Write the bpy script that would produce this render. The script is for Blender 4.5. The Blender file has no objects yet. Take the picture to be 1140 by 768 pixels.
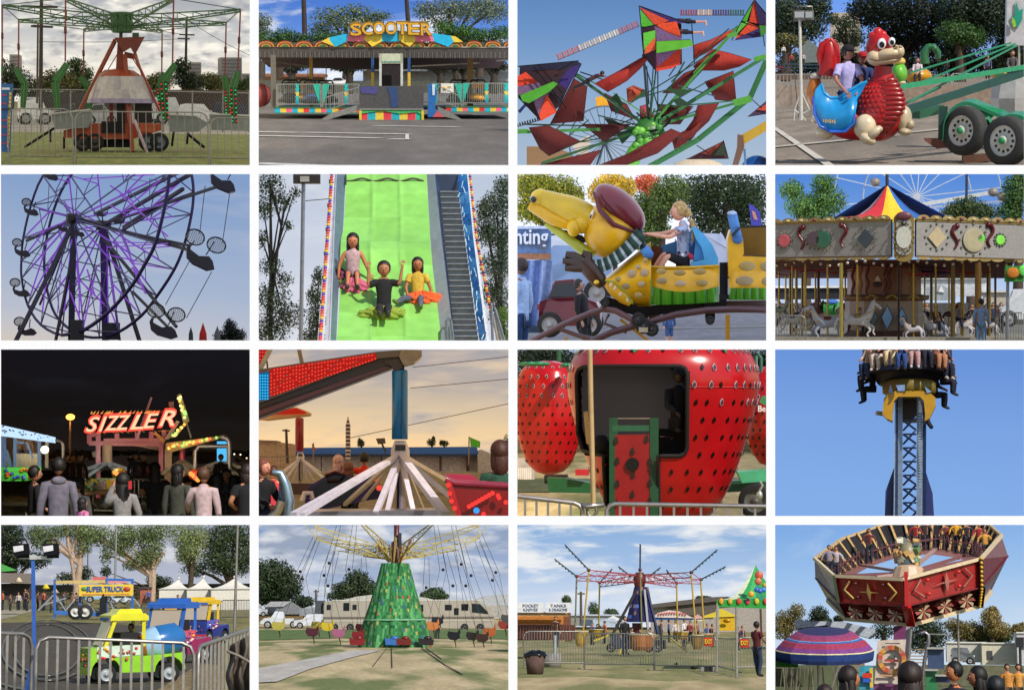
import bpy,bmesh,math,random
from mathutils import Vector as V,Matrix
from math import sin,cos,atan2,asin,sqrt
rg,en,uni,pick,seed0,Rot,newob=range,enumerate,random.uniform,random.choice,random.seed,Matrix.Rotation,bpy.data.objects.new
def link(o):bpy.context.scene.collection.objects.link(o)
seed0(7)
PI=math.pi
sc_=bpy.context.scene
COL=sc_.collection
F_PX=2200.0
CAMZ=V((0,0,6))
FRAME_D=12.0
ROWZ=[500.0,230,120,16.0]
ORD=['first','second','third','fourth','fifth','sixth','seventh','eighth','ninth','tenth','eleventh','twelfth']
def hx(h):
 if not isinstance(h,str):return h
 h=h.lstrip('#')
 o=[]
 for i in(0,2,4):
  c=int(h[i:i+2],16)/255
  o.append(c/12.92 if c<=.04045 else((c+.055)/1.055)**2.4)
 return tuple(o)
lin=hx
MATS={}
KIND=dict(enumerate('paint metal gloss cloth matte fibre'.split()))
def N(nt,k):return nt.nodes.new(k)
def put(n,k,v):n.inputs[k].default_value=v
def lk(nt,a,b):nt.links.new(a,b)
def nodes(name):
 m=bpy.data.materials.new(name);m.use_nodes=True
 nt=m.node_tree;nt.nodes.clear()
 out=N(nt,'ShaderNodeOutputMaterial')
 return m,nt,out
def mat(kind):
 if kind in MATS:return MATS[kind]
 spec=dict(paint=(.42,0,7,.12),gloss=(.22,0,4,.10),cloth=(.9,0,14,.22),metal=(.38,.75,9,.15),steel=(.3,.9,9,.1),matte=(.85,0,5,.22),skin=(.55,0,20,.08),hair=(.6,0,40,.4),leaf=(.6,0,2,.15),glass=(.05,.2,2,.05),rubber=(.8,0,12,.15),fibre=(.27,0,5,.16))[kind]if kind!='glow' else None
 m,nt,out=nodes(kind+'_surface')
 at=N(nt,'ShaderNodeAttribute');at.attribute_name='Col'
 if kind=='glow':
  em=N(nt,'ShaderNodeEmission')
  lk(nt,at.outputs['Color'],em.inputs[0]);lk(nt,em.outputs[0],out.inputs[0])
  MATS[kind]=m;return m
 rough,metal,nsc,namt=spec
 b=N(nt,'ShaderNodeBsdfPrincipled')
 put(b,'Roughness',rough);put(b,'Metallic',metal)
 tc=N(nt,'ShaderNodeTexCoord')
 n=N(nt,'ShaderNodeTexNoise');put(n,'Scale',nsc);put(n,'Detail',5)
 lk(nt,tc.outputs['Object'],n.inputs['Vector'])
 mr=N(nt,'ShaderNodeMapRange');put(mr,1,.3);put(mr,2,.7)
 put(mr,3,1-namt*1.4);put(mr,4,1+namt*.6)
 lk(nt,n.outputs[0],mr.inputs[0])
 mx=N(nt,'ShaderNodeMix');mx.data_type='RGBA';mx.blend_type='MULTIPLY';put(mx,0,1)
 lk(nt,at.outputs['Color'],mx.inputs[6]);lk(nt,mr.outputs[0],mx.inputs[7])
 lk(nt,mx.outputs[2],b.inputs['Base Color'])
 if kind=='leaf':
  g=N(nt,'ShaderNodeNewGeometry')
  m2=N(nt,'ShaderNodeMapRange');put(m2,3,1.1);put(m2,4,3)
  lk(nt,g.outputs['Random Per Island'],m2.inputs[0])
  m3=N(nt,'ShaderNodeMix');m3.data_type='RGBA';m3.blend_type='MULTIPLY';put(m3,0,1)
  lk(nt,mx.outputs[2],m3.inputs[6]);lk(nt,m2.outputs[0],m3.inputs[7])
  lk(nt,m3.outputs[2],b.inputs['Base Color'])
  tr=N(nt,'ShaderNodeBsdfTranslucent');lk(nt,m3.outputs[2],tr.inputs[0])
  ms=N(nt,'ShaderNodeMixShader');put(ms,0,.35)
  lk(nt,b.outputs[0],ms.inputs[1]);lk(nt,tr.outputs[0],ms.inputs[2])
  lk(nt,ms.outputs[0],out.inputs[0])
 else:
  if kind in('cloth','matte','rubber','hair'):
   bp=N(nt,'ShaderNodeBump');put(bp,'Strength',.25)
   lk(nt,n.outputs[0],bp.inputs['Height']);lk(nt,bp.outputs[0],b.inputs['Normal'])
  lk(nt,b.outputs[0],out.inputs[0])
 MATS[kind]=m
 return m
def ground_mat(name,c1,c2,scale,c3=None,scale3=.6,t3=(.5,.62),stretch=(1,.14,1),rough=.95,bump=.3):
 c1,c2,c3=lin(c1),lin(c2),c3 and lin(c3)
 m,nt,out=nodes(name)
 b=N(nt,'ShaderNodeBsdfPrincipled');put(b,'Roughness',rough)
 tc=N(nt,'ShaderNodeTexCoord');mp=N(nt,'ShaderNodeMapping');put(mp,'Scale',stretch)
 lk(nt,tc.outputs['Object'],mp.inputs[0])
 n=N(nt,'ShaderNodeTexNoise');put(n,'Scale',scale);put(n,'Detail',8)
 lk(nt,mp.outputs[0],n.inputs['Vector'])
 cr=N(nt,'ShaderNodeValToRGB');cr.color_ramp.elements[0].position=.35;cr.color_ramp.elements[1].position=.68
 cr.color_ramp.elements[0].color=(*c1,1);cr.color_ramp.elements[1].color=(*c2,1)
 lk(nt,n.outputs[0],cr.inputs[0]);last=cr.outputs[0]
 if c3:
  n2=N(nt,'ShaderNodeTexNoise');put(n2,'Scale',scale3);put(n2,'Detail',6)
  lk(nt,mp.outputs[0],n2.inputs['Vector'])
  mr=N(nt,'ShaderNodeMapRange');put(mr,1,t3[0]);put(mr,2,t3[1])
  lk(nt,n2.outputs[0],mr.inputs[0])
  mx=N(nt,'ShaderNodeMix');mx.data_type='RGBA'
  lk(nt,mr.outputs[0],mx.inputs[0]);lk(nt,last,mx.inputs[6]);put(mx,7,(*c3,1))
  last=mx.outputs[2]
 n3=N(nt,'ShaderNodeTexNoise');put(n3,'Scale',scale*9);put(n3,'Detail',6);put(n3,'Roughness',.75)
 lk(nt,mp.outputs[0],n3.inputs['Vector'])
 m3=N(nt,'ShaderNodeMapRange');put(m3,1,.3);put(m3,2,.7);put(m3,3,.72);put(m3,4,1.25)
 lk(nt,n3.outputs[0],m3.inputs[0])
 m4=N(nt,'ShaderNodeMix');m4.data_type='RGBA';m4.blend_type='MULTIPLY';put(m4,0,1)
 lk(nt,last,m4.inputs[6]);lk(nt,m3.outputs[0],m4.inputs[7]);last=m4.outputs[2]
 lk(nt,last,b.inputs['Base Color'])
 bp=N(nt,'ShaderNodeBump');put(bp,'Strength',bump)
 lk(nt,n.outputs[0],bp.inputs['Height']);lk(nt,bp.outputs[0],b.inputs['Normal'])
 lk(nt,b.outputs[0],out.inputs[0])
 return m
def sky_mat(name,stops,cloud=None,cloud2=None,scale=2.5,lo=.45,hi=.7,stretch=(1,1,2.5),strength=1,seed=0,side=None):
 stops=[(p,lin(c))for p,c in stops];cloud,cloud2=cloud and lin(cloud),cloud2 and lin(cloud2)
 m,nt,out=nodes(name)
 tc=N(nt,'ShaderNodeTexCoord');sp=N(nt,'ShaderNodeSeparateXYZ')
 lk(nt,tc.outputs['Generated'],sp.inputs[0])
 cr=N(nt,'ShaderNodeValToRGB');e=cr.color_ramp.elements
 e[0].position,e[0].color=stops[0][0],(*stops[0][1],1);e[1].position,e[1].color=stops[-1][0],(*stops[-1][1],1)
 for p,c in stops[1:-1]:
  k=e.new(p);k.color=(*c,1)
 if side:
  ad=N(nt,'ShaderNodeMath');ad.operation='MULTIPLY_ADD';put(ad,1,side)
  lk(nt,sp.outputs[0],ad.inputs[0]);lk(nt,sp.outputs[2],ad.inputs[2])
  lk(nt,ad.outputs[0],cr.inputs[0])
 else:
  lk(nt,sp.outputs[2],cr.inputs[0])
 last=cr.outputs[0]
 if cloud:
  mp=N(nt,'ShaderNodeMapping');put(mp,'Scale',stretch);put(mp,'Location',(seed,seed*1.7,seed*.6))
  lk(nt,tc.outputs['Generated'],mp.inputs[0])
  n=N(nt,'ShaderNodeTexNoise');put(n,'Scale',scale);put(n,'Detail',9);put(n,'Roughness',.55)
  put(n,'Distortion',.4)
  lk(nt,mp.outputs[0],n.inputs['Vector'])
  mr=N(nt,'ShaderNodeMapRange');mr.interpolation_type='SMOOTHSTEP';put(mr,1,lo);put(mr,2,hi)
  lk(nt,n.outputs[0],mr.inputs[0])
  mx=N(nt,'ShaderNodeMix');mx.data_type='RGBA'
  lk(nt,mr.outputs[0],mx.inputs[0]);lk(nt,last,mx.inputs[6])
  if cloud2:
   n2=N(nt,'ShaderNodeTexNoise');put(n2,'Scale',scale*1.6);put(n2,'Detail',7)
   mp2=N(nt,'ShaderNodeMapping');put(mp2,'Scale',stretch);put(mp2,'Location',(seed+3,2,5))
   lk(nt,tc.outputs['Generated'],mp2.inputs[0]);lk(nt,mp2.outputs[0],n2.inputs['Vector'])
   mr2=N(nt,'ShaderNodeMapRange');put(mr2,1,.42);put(mr2,2,.62)
   lk(nt,n2.outputs[0],mr2.inputs[0])
   mc=N(nt,'ShaderNodeMix');mc.data_type='RGBA';put(mc,6,(*cloud,1));put(mc,7,(*cloud2,1))
   lk(nt,mr2.outputs[0],mc.inputs[0]);lk(nt,mc.outputs[2],mx.inputs[7])
  else:
   put(mx,7,(*cloud,1))
  last=mx.outputs[2]
 em=N(nt,'ShaderNodeEmission');put(em,1,strength)
 lk(nt,last,em.inputs[0]);lk(nt,em.outputs[0],out.inputs[0])
 return m
class Place:
 def __init__(s,r,c,hz,h,ynear):
  s.r,s.c,s.h=r,c,h
  s.x0=[0,286,574,860][c];s.y0=[0,192,387,582][r];s.k=1140/[280,282,282,280][c]
  s.sc=ROWZ[r]/ynear
  Fd=s.ray(565,hz).normalized()
  Rl=Fd.cross(V((0,0,1))).normalized()
  q=V((Fd.y,-Fd.x,0));q.z=0
  a=V((1,0,0));Rh=(a-Fd*a.dot(Fd)).normalized()
  R=(Rl*.3+Rh*.7).normalized();R=(R-Fd*R.dot(Fd)).normalized()
  U=R.cross(Fd)
  s.R=Matrix((R,Fd,U)).transposed()
  s.Ri=s.R.transposed()
  s.M=Matrix.Translation(CAMZ)@s.R.to_4x4()@Matrix.Diagonal((s.sc,s.sc,s.sc,1))
  s.f=F_PX*s.k
 def ray(s,u,v):
  px,py=s.x0+u/s.k,s.y0+v/s.k
  return V(((px-570)/F_PX,1,(384-py)/F_PX))
 def P(s,u,v,Y):
  d=s.Ri@s.ray(u,v);return d*(Y/d.y)
 def G(s,u,v,z=0):
  d=s.Ri@s.ray(u,v);return d*((z-s.h)/d.z)
 def D(s,v,u=565):return s.G(u,v).y
 def m(s,n,Y):return n*Y/s.f
T=None
def W(n,Y):return T.m(n,Y)
def half(Y,a,b,c,d):return (T.P(a,b,Y)+T.P(c,d,Y))/2
def K(Y,*a):
 return[T.P(a[i],a[i+1],Y)for i in rg(0,len(a),2)]
OBJ=[]
BASE={}
def place(*a):
 global T
 T=Place(*a);return T
def basis(d,up=None):
 d=d.normalized()
 up=V(up)if up is not None else V((0,0,1))
 if abs(d.dot(up.normalized()))>.98:up=V((1,0,0))if abs(d.x)<.9 else V((0,1,0))
 s=d.cross(up).normalized();u=s.cross(d).normalized()
 return s,u
class MB:
 def __init__(s):s.v=[];s.f=[];s.c=[];s.sm=[]
 def add(s,vs,fs,col,smooth=False):
  o=len(s.v);s.v.extend([V(v)for v in vs])
  for i,f in en(fs):
   s.f.append([o+k for k in f]);s.c.append(hx(col[i]if isinstance(col,list)else col));s.sm.append(smooth)
  return s
 def poly(s,pts,col):return s.add(pts,[list(rg(len(pts)))],col)
 def box(s,c,sz,col,rot=None):
  c=V(c);hx_,hy,hz=sz[0]/2,sz[1]/2,sz[2]/2
  vs=[V((x*hx_,y*hy,z*hz))for z in(-1,1)for y in(-1,1)for x in(-1,1)]
  if rot:vs=[rot@v for v in vs]
  return s.add([v+c for v in vs],[[0,2,3,1],[4,5,7,6],[0,1,5,4],[2,6,7,3],[0,4,6,2],[1,3,7,5]],col)
 def beam(s,p,q,w,h=None,col=(.5,)*3,up=None):
  p,q=V(p),V(q)
  if isinstance(h,(str,tuple)):col,h=h,w
  h=h or w
  if(q-p).length<1e-6:return s
  a,u=basis(q-p,up)
  vs=[e+a*(i*w/2)+u*(j*h/2)for e in(p,q)for i,j in((-1,-1),(1,-1),(1,1),(-1,1))]
  return s.add(vs,[[3,2,1,0],[4,5,6,7],[0,1,5,4],[1,2,6,5],[2,3,7,6],[3,0,4,7]],col)
 def tube(s,pts,r,col,n=6,close=False,r2=None):
  pts=[V(p)for p in pts];N=len(pts);rings=[]
  for i,p in en(pts):
   a=pts[(i-1)%N]if(close or i)else p;b=pts[(i+1)%N]if(close or i<N-1)else p
   d=b-a
   if d.length<1e-9:d=V((0,0,1))
   if i==0:x,u=basis(d)
   else:
    u=(u-d.normalized()*u.dot(d.normalized()))
    if u.length<1e-6:x,u=basis(d)
    u.normalize();x=d.normalized().cross(u)
   rr=r if r2 is None else r+(r2-r)*i/max(1,N-1)
   if isinstance(r,(list,tuple)):rr=r[i]
   rings.append([p+x*(cos(2*PI*k/n)*rr)+u*(sin(2*PI*k/n)*rr)for k in rg(n)])
  vs=[v for g in rings for v in g];fs=[]
  for i in rg(N if close else N-1):
   j=(i+1)%N
   for k in rg(n):fs.append([i*n+k,i*n+(k+1)%n,j*n+(k+1)%n,j*n+k])
  s.add(vs,fs,col,n>4)
  if not close:
   s.add(rings[0][::-1],[list(rg(n))],col);s.add(rings[-1],[list(rg(n))],col)
  return s
 def ell(s,c,r,col,rot=None,n=12,m=8,top=1,fn=None):
  c=V(c);r=(r,r,r)if not isinstance(r,(tuple,list))else r
  vs=[];fs=[]
  for i in rg(m+1):
   a=-PI/2+PI*i/m*top
   for k in rg(n):
    b=2*PI*k/n
    w=V((cos(a)*cos(b)*r[0],cos(a)*sin(b)*r[1],sin(a)*r[2]))
    if fn:w=fn(w)
    vs.append(c+(rot@w if rot else w))
  for i in rg(m):
   for k in rg(n):fs.append([i*n+k,i*n+(k+1)%n,(i+1)*n+(k+1)%n,(i+1)*n+k])
  return s.add(vs,fs,col,True)
 def lathe(s,prof,c,col,n=16,a0=0,a1=2*PI,axis=None,smooth=True,up=None):
  c=V(c);ax=V(axis)if axis is not None else V((0,0,1));ax.normalize()
  x,y=basis(ax,up);full=abs(a1-a0-2*PI)<1e-6;m=n if full else n+1
  vs=[c+ax*h+(x*cos(a0+(a1-a0)*k/n)+y*sin(a0+(a1-a0)*k/n))*r for r,h in prof for k in rg(m)]
  fs=[];cs=[]
  for i in rg(len(prof)-1):
   for k in rg(n):
    k2=(k+1)%m
    fs.append([i*m+k,i*m+k2,(i+1)*m+k2,(i+1)*m+k]);cs.append(col(i,k)if callable(col)else col)
  return s.add(vs,fs,cs,smooth)
 def prism(s,pts,d,col,ecol=None):
  n=len(pts);pts=[V(p)for p in pts];d=V((0,d,0)if isinstance(d,(int,float))else d)
  s.add(pts,[list(rg(n))],col);s.add([p+d for p in pts],[list(rg(n))[::-1]],col)
  return s.add(pts+[p+d for p in pts],[[i,(i+1)%n,n+(i+1)%n,n+i]for i in rg(n)],ecol or col)
 def grid(s,fn,nu,nv,col,smooth=True):
  vs=[fn(i/nu,j/nv)for i in rg(nu+1)for j in rg(nv+1)];fs=[];cs=[]
  for i in rg(nu):
   for j in rg(nv):
    a=i*(nv+1)+j
    fs.append([a,a+nv+1,a+nv+2,a+1]);cs.append(col(i,j)if callable(col)else col)
  return s.add(vs,fs,cs,smooth)
 def leaves(s,blobs,n,size,cols,flat=.5):
  w=[b[1][0]*b[1][1]*b[1][2]for b in blobs];w=[x**.7 for x in w]
  rnd=random.random
  for _ in rg(n):
   (c,r)=random.choices(blobs,w)[0]
   d=V((random.gauss(0,1),random.gauss(0,1),random.gauss(0,1))).normalized()
   t=rnd()**.38*(1+random.gauss(0,.1))
   p=V(c)+V((d.x*r[0],d.y*r[1],d.z*r[2]))*t
   a=V((random.gauss(0,1),random.gauss(0,1),random.gauss(0,1))).normalized();b_=a.cross(d+V((.01,.3,.1))).normalized()
   z=size*(.5+rnd())
   col=cols[int(rnd()*len(cols))]
   s.add([p-a*z-b_*z*.6,p+a*z*.2-b_*z*.8,p+a*z+b_*z*.3,p-a*z*.3+b_*z*.8],[[0,1,2,3]],col)
  return s
 def text(s,body,origin,xdir,updir,height,col,depth=.02,width=None,bold=0,shear=0,align='CENTER'):
  cu=bpy.data.curves.new('lettering','FONT');cu.body=body;cu.size=1;cu.extrude=0;cu.offset=bold;cu.shear=shear;cu.resolution_u=3
  cu.align_x=align
  ob=newob('lettering',cu);link(ob)
  dg=bpy.context.evaluated_depsgraph_get();me=bpy.data.meshes.new_from_object(ob.evaluated_get(dg))
  xs=[v.co.x for v in me.vertices];ys=[v.co.y for v in me.vertices]
  if xs:
   X,U=V(xdir).normalized(),V(updir).normalized();N=X.cross(U).normalized()
   wx=max(xs)-min(xs);k=height/(max(ys)-min(ys));kx=(width/wx)if width else k
   mx=(max(xs)+min(xs))/2 if align=='CENTER' else min(xs)
   my=min(ys)
   tf=lambda v:V(origin)+X*((v.co.x-mx)*kx)+U*((v.co.y-my)*k)
   vv=[tf(v)+N*depth for v in me.vertices]
   s.add(vv,[list(p.vertices)for p in me.polygons],col)
   bd={}
   for p in me.polygons:
    L=list(p.vertices)
    for i in rg(len(L)):
     e=(L[i],L[(i+1)%len(L)]);bd[e]=1
   o=[tf(v)for v in me.vertices]
   for(a,b)in bd:
    if(b,a)not in bd:s.add([o[a],o[b],vv[b],vv[a]],[[0,1,2,3]],col)
  bpy.data.objects.remove(ob);bpy.data.curves.remove(cu);bpy.data.meshes.remove(me)
  return s
 def truss(s,p,q,dz,r,col,n=6,col2=None,up=None):
  p,q=V(p),V(q);dz0,dz1=dz if isinstance(dz,tuple)else(dz,dz)
  u=V(up)if up is not None else V((0,0,1))
  s.beam(p,q,r*2,col);s.beam(p+u*dz0,q+u*dz1,r*2,col)
  for i in rg(n+1):
   t=i/n;a=p.lerp(q,t);b=a+u*(dz0+(dz1-dz0)*t)
   s.beam(a,b,r*1.3,col2 or col)
   if i<n:
    t2=(i+1)/n;a2=p.lerp(q,t2);s.beam(b,a2,r*1.2,col2 or col)
  return s
 def o(s,name,kind='paint',parent=None,label=None,cat=None,group=None,loc=None,stuff=False,struct=False,material=None):
  if parent is not None:base=BASE[parent]
  elif loc is not None:base=V(loc)
  else:
   n=max(1,len(s.v));xs=sum(v.x for v in s.v)/n;ys=sum(v.y for v in s.v)/n
   base=V((xs,ys,min(v.z for v in s.v)))if s.v else V((0,0,0))
   if struct:base=V((0,0,0))
  me=bpy.data.meshes.new(name)
  me.from_pydata([tuple(v-base)for v in s.v],[],s.f)
  if s.f:
   at=me.color_attributes.new('Col','FLOAT_COLOR','CORNER');buf=[]
   for f,c in zip(s.f,s.c):buf.extend((c[0],c[1],c[2],1)*len(f))
   at.data.foreach_set('color',buf)
   me.polygons.foreach_set('use_smooth',s.sm)
  me.materials.append(material or mat(KIND.get(kind,kind)));me.update()
  o=newob(name,me);link(o)
  if parent is not None:o.parent=parent
  else:o.matrix_world=T.M@Matrix.Translation(base)
  BASE[o]=base;OBJ.append((o,T));tag(o,label,cat,group)
  if stuff:o['kind']='stuff'
  if struct:o['kind']='structure'
  return o
def tag(o,label=None,cat=None,group=None):
 if label:o['label']=label
 if cat:o['category']=cat
 if group:o['group']=group
 return o
def thing(name,label,cat,loc,group=None):
 o=newob(name,None);o.empty_display_size=.3;link(o)
 o.matrix_world=T.M@Matrix.Translation(V(loc));BASE[o]=V(loc);OBJ.append((o,T));return tag(o,label,cat,group)
def sky(Yb,material,dome_from=None,vb=768):
 mb=MB();a,b,c,d=T.P(-12,vb,Yb),T.P(1148,vb,Yb),T.P(1148,-8,Yb),T.P(-12,-8,Yb)
 mb.add([a,b,c,d],[[0,1,2,3]],(1,1,1))
 if dome_from:
  Y=dome_from;e,f_,g,h_=T.P(-12,vb,Y),T.P(1148,vb,Y),T.P(1148,-8,Y),T.P(-12,-8,Y)
  mb.add([d,c,g,h_],[[0,1,2,3]],(1,1,1));mb.add([a,d,h_,e],[[0,1,2,3]],(1,1,1));mb.add([c,b,f_,g],[[0,1,2,3]],(1,1,1))  # unseen roof and side sheets, added to keep the sun off the place
 return mb.o('sky',struct=True,material=material)
def ground(y0,y1,material,name='ground',z=0):
 mb=MB();w=y1*.2
 mb.add([(-w,y0,z-T.h),(w,y0,z-T.h),(w,y1,z-T.h),(-w,y1,z-T.h)],[[0,1,2,3]],(1,1,1))
 return mb.o(name,struct=True,material=material)
def patch(name,uv,material,z=.02,Ylim=None):
 mb=MB();mb.poly([T.G(u,v,z)for u,v in uv],(1,1,1))
 return mb.o(name,struct=True,material=material)
def stripe(name,segs,w,col,z=.03):
 mb=MB()
 for a,b in segs:
  p,q=T.G(*a,z),T.G(*b,z);d=(q-p).normalized();n=V((-d.y,d.x,0))*w/2
  mb.poly([p-n,p+n,q+n,q-n],col)
 return mb.o(name,4,struct=True)
GREEN=['3f4d28','2f3d20','4a5a2c','37452a']
DARKG=['27331e','1f2a18','303d22','222c1b']
OLIVE=['5a5a34','4a4c2c','6a6638','3e4226']
BRIGHT=['4f6a2c','3f5a26','63803a','38502a']
def tree(name,label,u,v0,Y,blobs,n=900,size=None,cols=GREEN,trunk=True,group=None,cat='tree',bark='4a3c30',tw=None,limbs=None,kind='leaf'):
 bl=[(T.P(a,b,Y+uni(-.15,.15)*W(ru,Y)*2),(W(ru,Y),W(min(ru,rv)*1.1,Y),W(rv,Y)))for a,b,ru,rv in blobs]
 base=T.P(u,v0,Y)
 t=thing(name,label,cat,base,group)
 mb=MB().leaves(bl,int(n*3.2),(size or W(7,Y))*.5,cols)
 mb.o('crown',kind,t)
 if trunk:
  tm=MB();top=min(bl,key=lambda b:abs(b[0].x-base.x))[0];w=tw or W(9,Y);bc=hx(bark)
  mid=base.lerp(top,.5)+V((w*.4,0,0))
  tm.tube([base-V((0,0,w)),mid,top],[w,w*.75,w*.4],bc,7)
  for c,r in bl:
   if c is not top:tm.tube([mid,mid.lerp(c,.5)+V((0,0,w*.5)),c],[w*.5,w*.35,w*.15],bc,5)
  if limbs:
   for L in limbs:tm.tube([T.P(a,b,Y)for a,b in L],w*.5,bc,5)
  tm.o('trunk',4,t)
 return t
def barrier(label,p,q,ht,nb,col='9a9a98',r=.022,group=None,foot=True,rb=None,legs=True,name='crowd_barrier'):
 p,q=V(p),V(q);t=thing(name,label,'barrier',(p+q)/2,group)
 z=V((0,0,1));d=(q-p);L=d.length;e=d.normalized();rr=min(.15*ht,L*.2)
 b0=.16*ht
 pts=[p+z*b0*0,p+z*(ht-rr),p+z*(ht-rr*.3)+e*rr*.3,p+z*ht+e*rr,q+z*ht-e*rr,q+z*(ht-rr*.3)-e*rr*.3,q+z*(ht-rr),q]
 fm=MB().tube(pts,r,col,5);fm.tube([p+z*b0,q+z*b0],r,col,5);fm.o('frame',1,t)
 bm_=MB();rb=rb or r*.55
 for i in rg(1,nb):
  a=p+d*(i/nb);bm_.beam(a+z*b0,a+z*(ht-(.3*rr if i in(1,nb-1)else 0)),rb*2,col)
 bm_.o('bars',1,t)
 if foot:
  s_,u_=basis(e)
  for a in(p+e*L*.08,q-e*L*.08):
   MB().beam(a-s_*.3+z*.02,a+s_*.3+z*.02,.05,.03,col).o('foot',1,t)
 return t
def wheel(c,r,w,axis,par,name='wheel',rim='d8d8d4',tyre='1c1c1c',hub='8a8a88',holes=0):
 c=V(c);ax=V(axis).normalized()
 o=MB().lathe([(r*.62,-w/2),(r*.9,-w/2),(r,-w*.32),(r,w*.32),(r*.9,w/2),(r*.62,w/2)],c,tyre,24,axis=ax).o(name,'rubber',par)
 MB().lathe([(r*.64,w*.42),(r*.5,w*.3),(r*.2,w*.34),(r*.2,w*.5),(0,w*.52)],c,rim,20,axis=ax).lathe([(r*.64,-w*.42),(r*.5,-w*.3),(0,-w*.34)],c,rim,20,axis=ax).o('rim','metal' if rim<'#e' else 'paint',o)
 if holes:
  x,y=basis(ax);hm=MB()
  for k in rg(holes):
   a=2*PI*k/holes;hm.lathe([(0,w*.345),(r*.06,w*.345),(r*.06,w*.2)],c+(x*cos(a)+y*sin(a))*r*.42,'202020',8,axis=ax)
  hm.lathe([(r*.14,w*.3),(r*.14,w*.62),(0,w*.64)],c,hub,10,axis=ax)
  hm.o('hub',0,o)
 return o
def car(name,label,base,L,H,col,heading=0,body='sedan',group=None,W=1.75):
 base=V(base);t=thing(name,label,'car' if body!='pickup' else 'pickup truck',base,group);c=hx(col)
 R=Rot(heading,3,'Z');g=H*.16
 if body=='sedan':side=[(-.5,.42),(-.48,.62),(-.36,.66),(-.24,.97),(.06,1),(.22,.68),(.44,.6),(.5,.45),(.5,.2),(-.5,.2)]
 elif body=='van':side=[(-.5,.3),(-.49,.9),(-.42,1),(.2,1),(.34,.62),(.48,.52),(.5,.3),(.5,.2),(-.5,.2)]
 elif body=='pickup':side=[(-.5,.55),(-.5,.58),(-.1,.58),(-.06,.97),(.14,1),(.24,.64),(.47,.58),(.5,.45),(.5,.25),(-.5,.25)]
 else:side=[(-.5,.4),(-.49,.62),(-.44,.95),(-.3,1),(.1,.98),(.24,.64),(.46,.57),(.5,.42),(.5,.2),(-.5,.2)]
 f=lambda x,y,z:base+R@V((x*L,y,z*H))
 bm_=MB();n=len(side)
 def w(z):return W/2*(1 if z<.66 else .82)
 vs=[f(x,-w(z),z)for x,z in side]+[f(x,w(z),z)for x,z in side]
 bm_.add(vs,[list(rg(n)),list(rg(n,2*n))[::-1]]+[[i,i+n,(i+1)%n+n,(i+1)%n]for i in rg(n)],c)
 bm_.o('body',2,t)
 gl=[p for p in side if p[1]>.6];cx=sum(p[0]for p in gl)/len(gl);cz=.8
 for sy in(-1,1):
  q=[f(cx+(x-cx)*.86,sy*(w(.8)+.012+(.05 if z<.7 else 0)),cz+(z-cz)*.72)for x,z in gl]
  MB().add(q,[list(rg(len(q)))],'20262a').o('side_window','glass',t)
 top=sorted(gl,key=lambda p:-p[1])[:2]
 fr=[p for p in gl if p[0]>cx];a,b=sorted(fr,key=lambda p:-p[1])[0],sorted(fr,key=lambda p:-p[1])[-1]
 MB().add([f(a[0]+.012,-w(.8)*.9,a[1]-.03),f(a[0]+.012,w(.8)*.9,a[1]-.03),f(b[0]-.005,w(.8)*1.02,b[1]+.03),f(b[0]-.005,-w(.8)*1.02,b[1]+.03)],[[0,1,2,3]],'2a3238').o('windscreen','glass',t)
 for sx in(-.32,.32):
  for sy in(-1,1):wheel(f(sx,sy*(W/2-.06),0)+V((0,0,H*.22)),H*.22,.2,R@V((0,sy,0)),t,rim='9a9a9a')
 for sy in(-1,1):
  MB().box(f(.497,sy*W*.34,.5),(.06,.3,H*.1),'e8e8e0',R).o('headlight',2,t)
  MB().box(f(-.497,sy*W*.36,.52),(.06,.22,H*.1),'901818',R).o('tail_light',2,t)
 return t
def pole(name,label,u0,v0,u1,v1,Y,w,col,cat='pole',group=None,arms=(),kind='matte'):
 p,q=T.P(u0,v0,Y),T.P(u1,v1,Y)
 mb=MB().tube([p,q],w/2,col,7,r2=w/2*.8)
 if not arms:return mb.o(name,kind,label=label,cat=cat,group=group,loc=p)
 t=thing(name,label,cat,p,group);mb.o('post',kind,t)
 for au0,av0,au1,av1 in arms:
  MB().beam(T.P(au0,av0,Y),T.P(au1,av1,Y),w*.5,col).o('crossarm',kind,t)
 return t
def wires(name,label,lines,Y,r,col='303030',sag=0):
 for i,(a,b)in en(lines):
  pts=[T.P(a[0]+(b[0]-a[0])*t/8,a[1]+(b[1]-a[1])*t/8+sag*4*(t/8)*(1-t/8),Y)for t in rg(9)]
  MB().tube(pts,r,col,4).o(name,4,label=label[i]if isinstance(label,list)else label,cat='cable')
def skin_mesh(verts,edges,radii,sub=1,root=0):
 me=bpy.data.meshes.new('s');me.from_pydata([tuple(v)for v in verts],edges,[])
 ob=newob('s',me);link(ob)
 ob.modifiers.new('k','SKIN');sl=me.skin_vertices[0].data
 for i,r in en(radii):
  sl[i].radius=r if isinstance(r,tuple)else(r,r)
  sl[i].use_root=(i==root)
 ob.modifiers['k'].use_smooth_shade=True
 if sub:m=ob.modifiers.new('u','SUBSURF');m.levels=sub
 dg=bpy.context.evaluated_depsgraph_get();out=bpy.data.meshes.new_from_object(ob.evaluated_get(dg))
 vs=[v.co.copy()for v in out.vertices];fs=[list(p.vertices)for p in out.polygons]
 bpy.data.objects.remove(ob);bpy.data.meshes.remove(me);bpy.data.meshes.remove(out)
 return vs,fs
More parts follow.
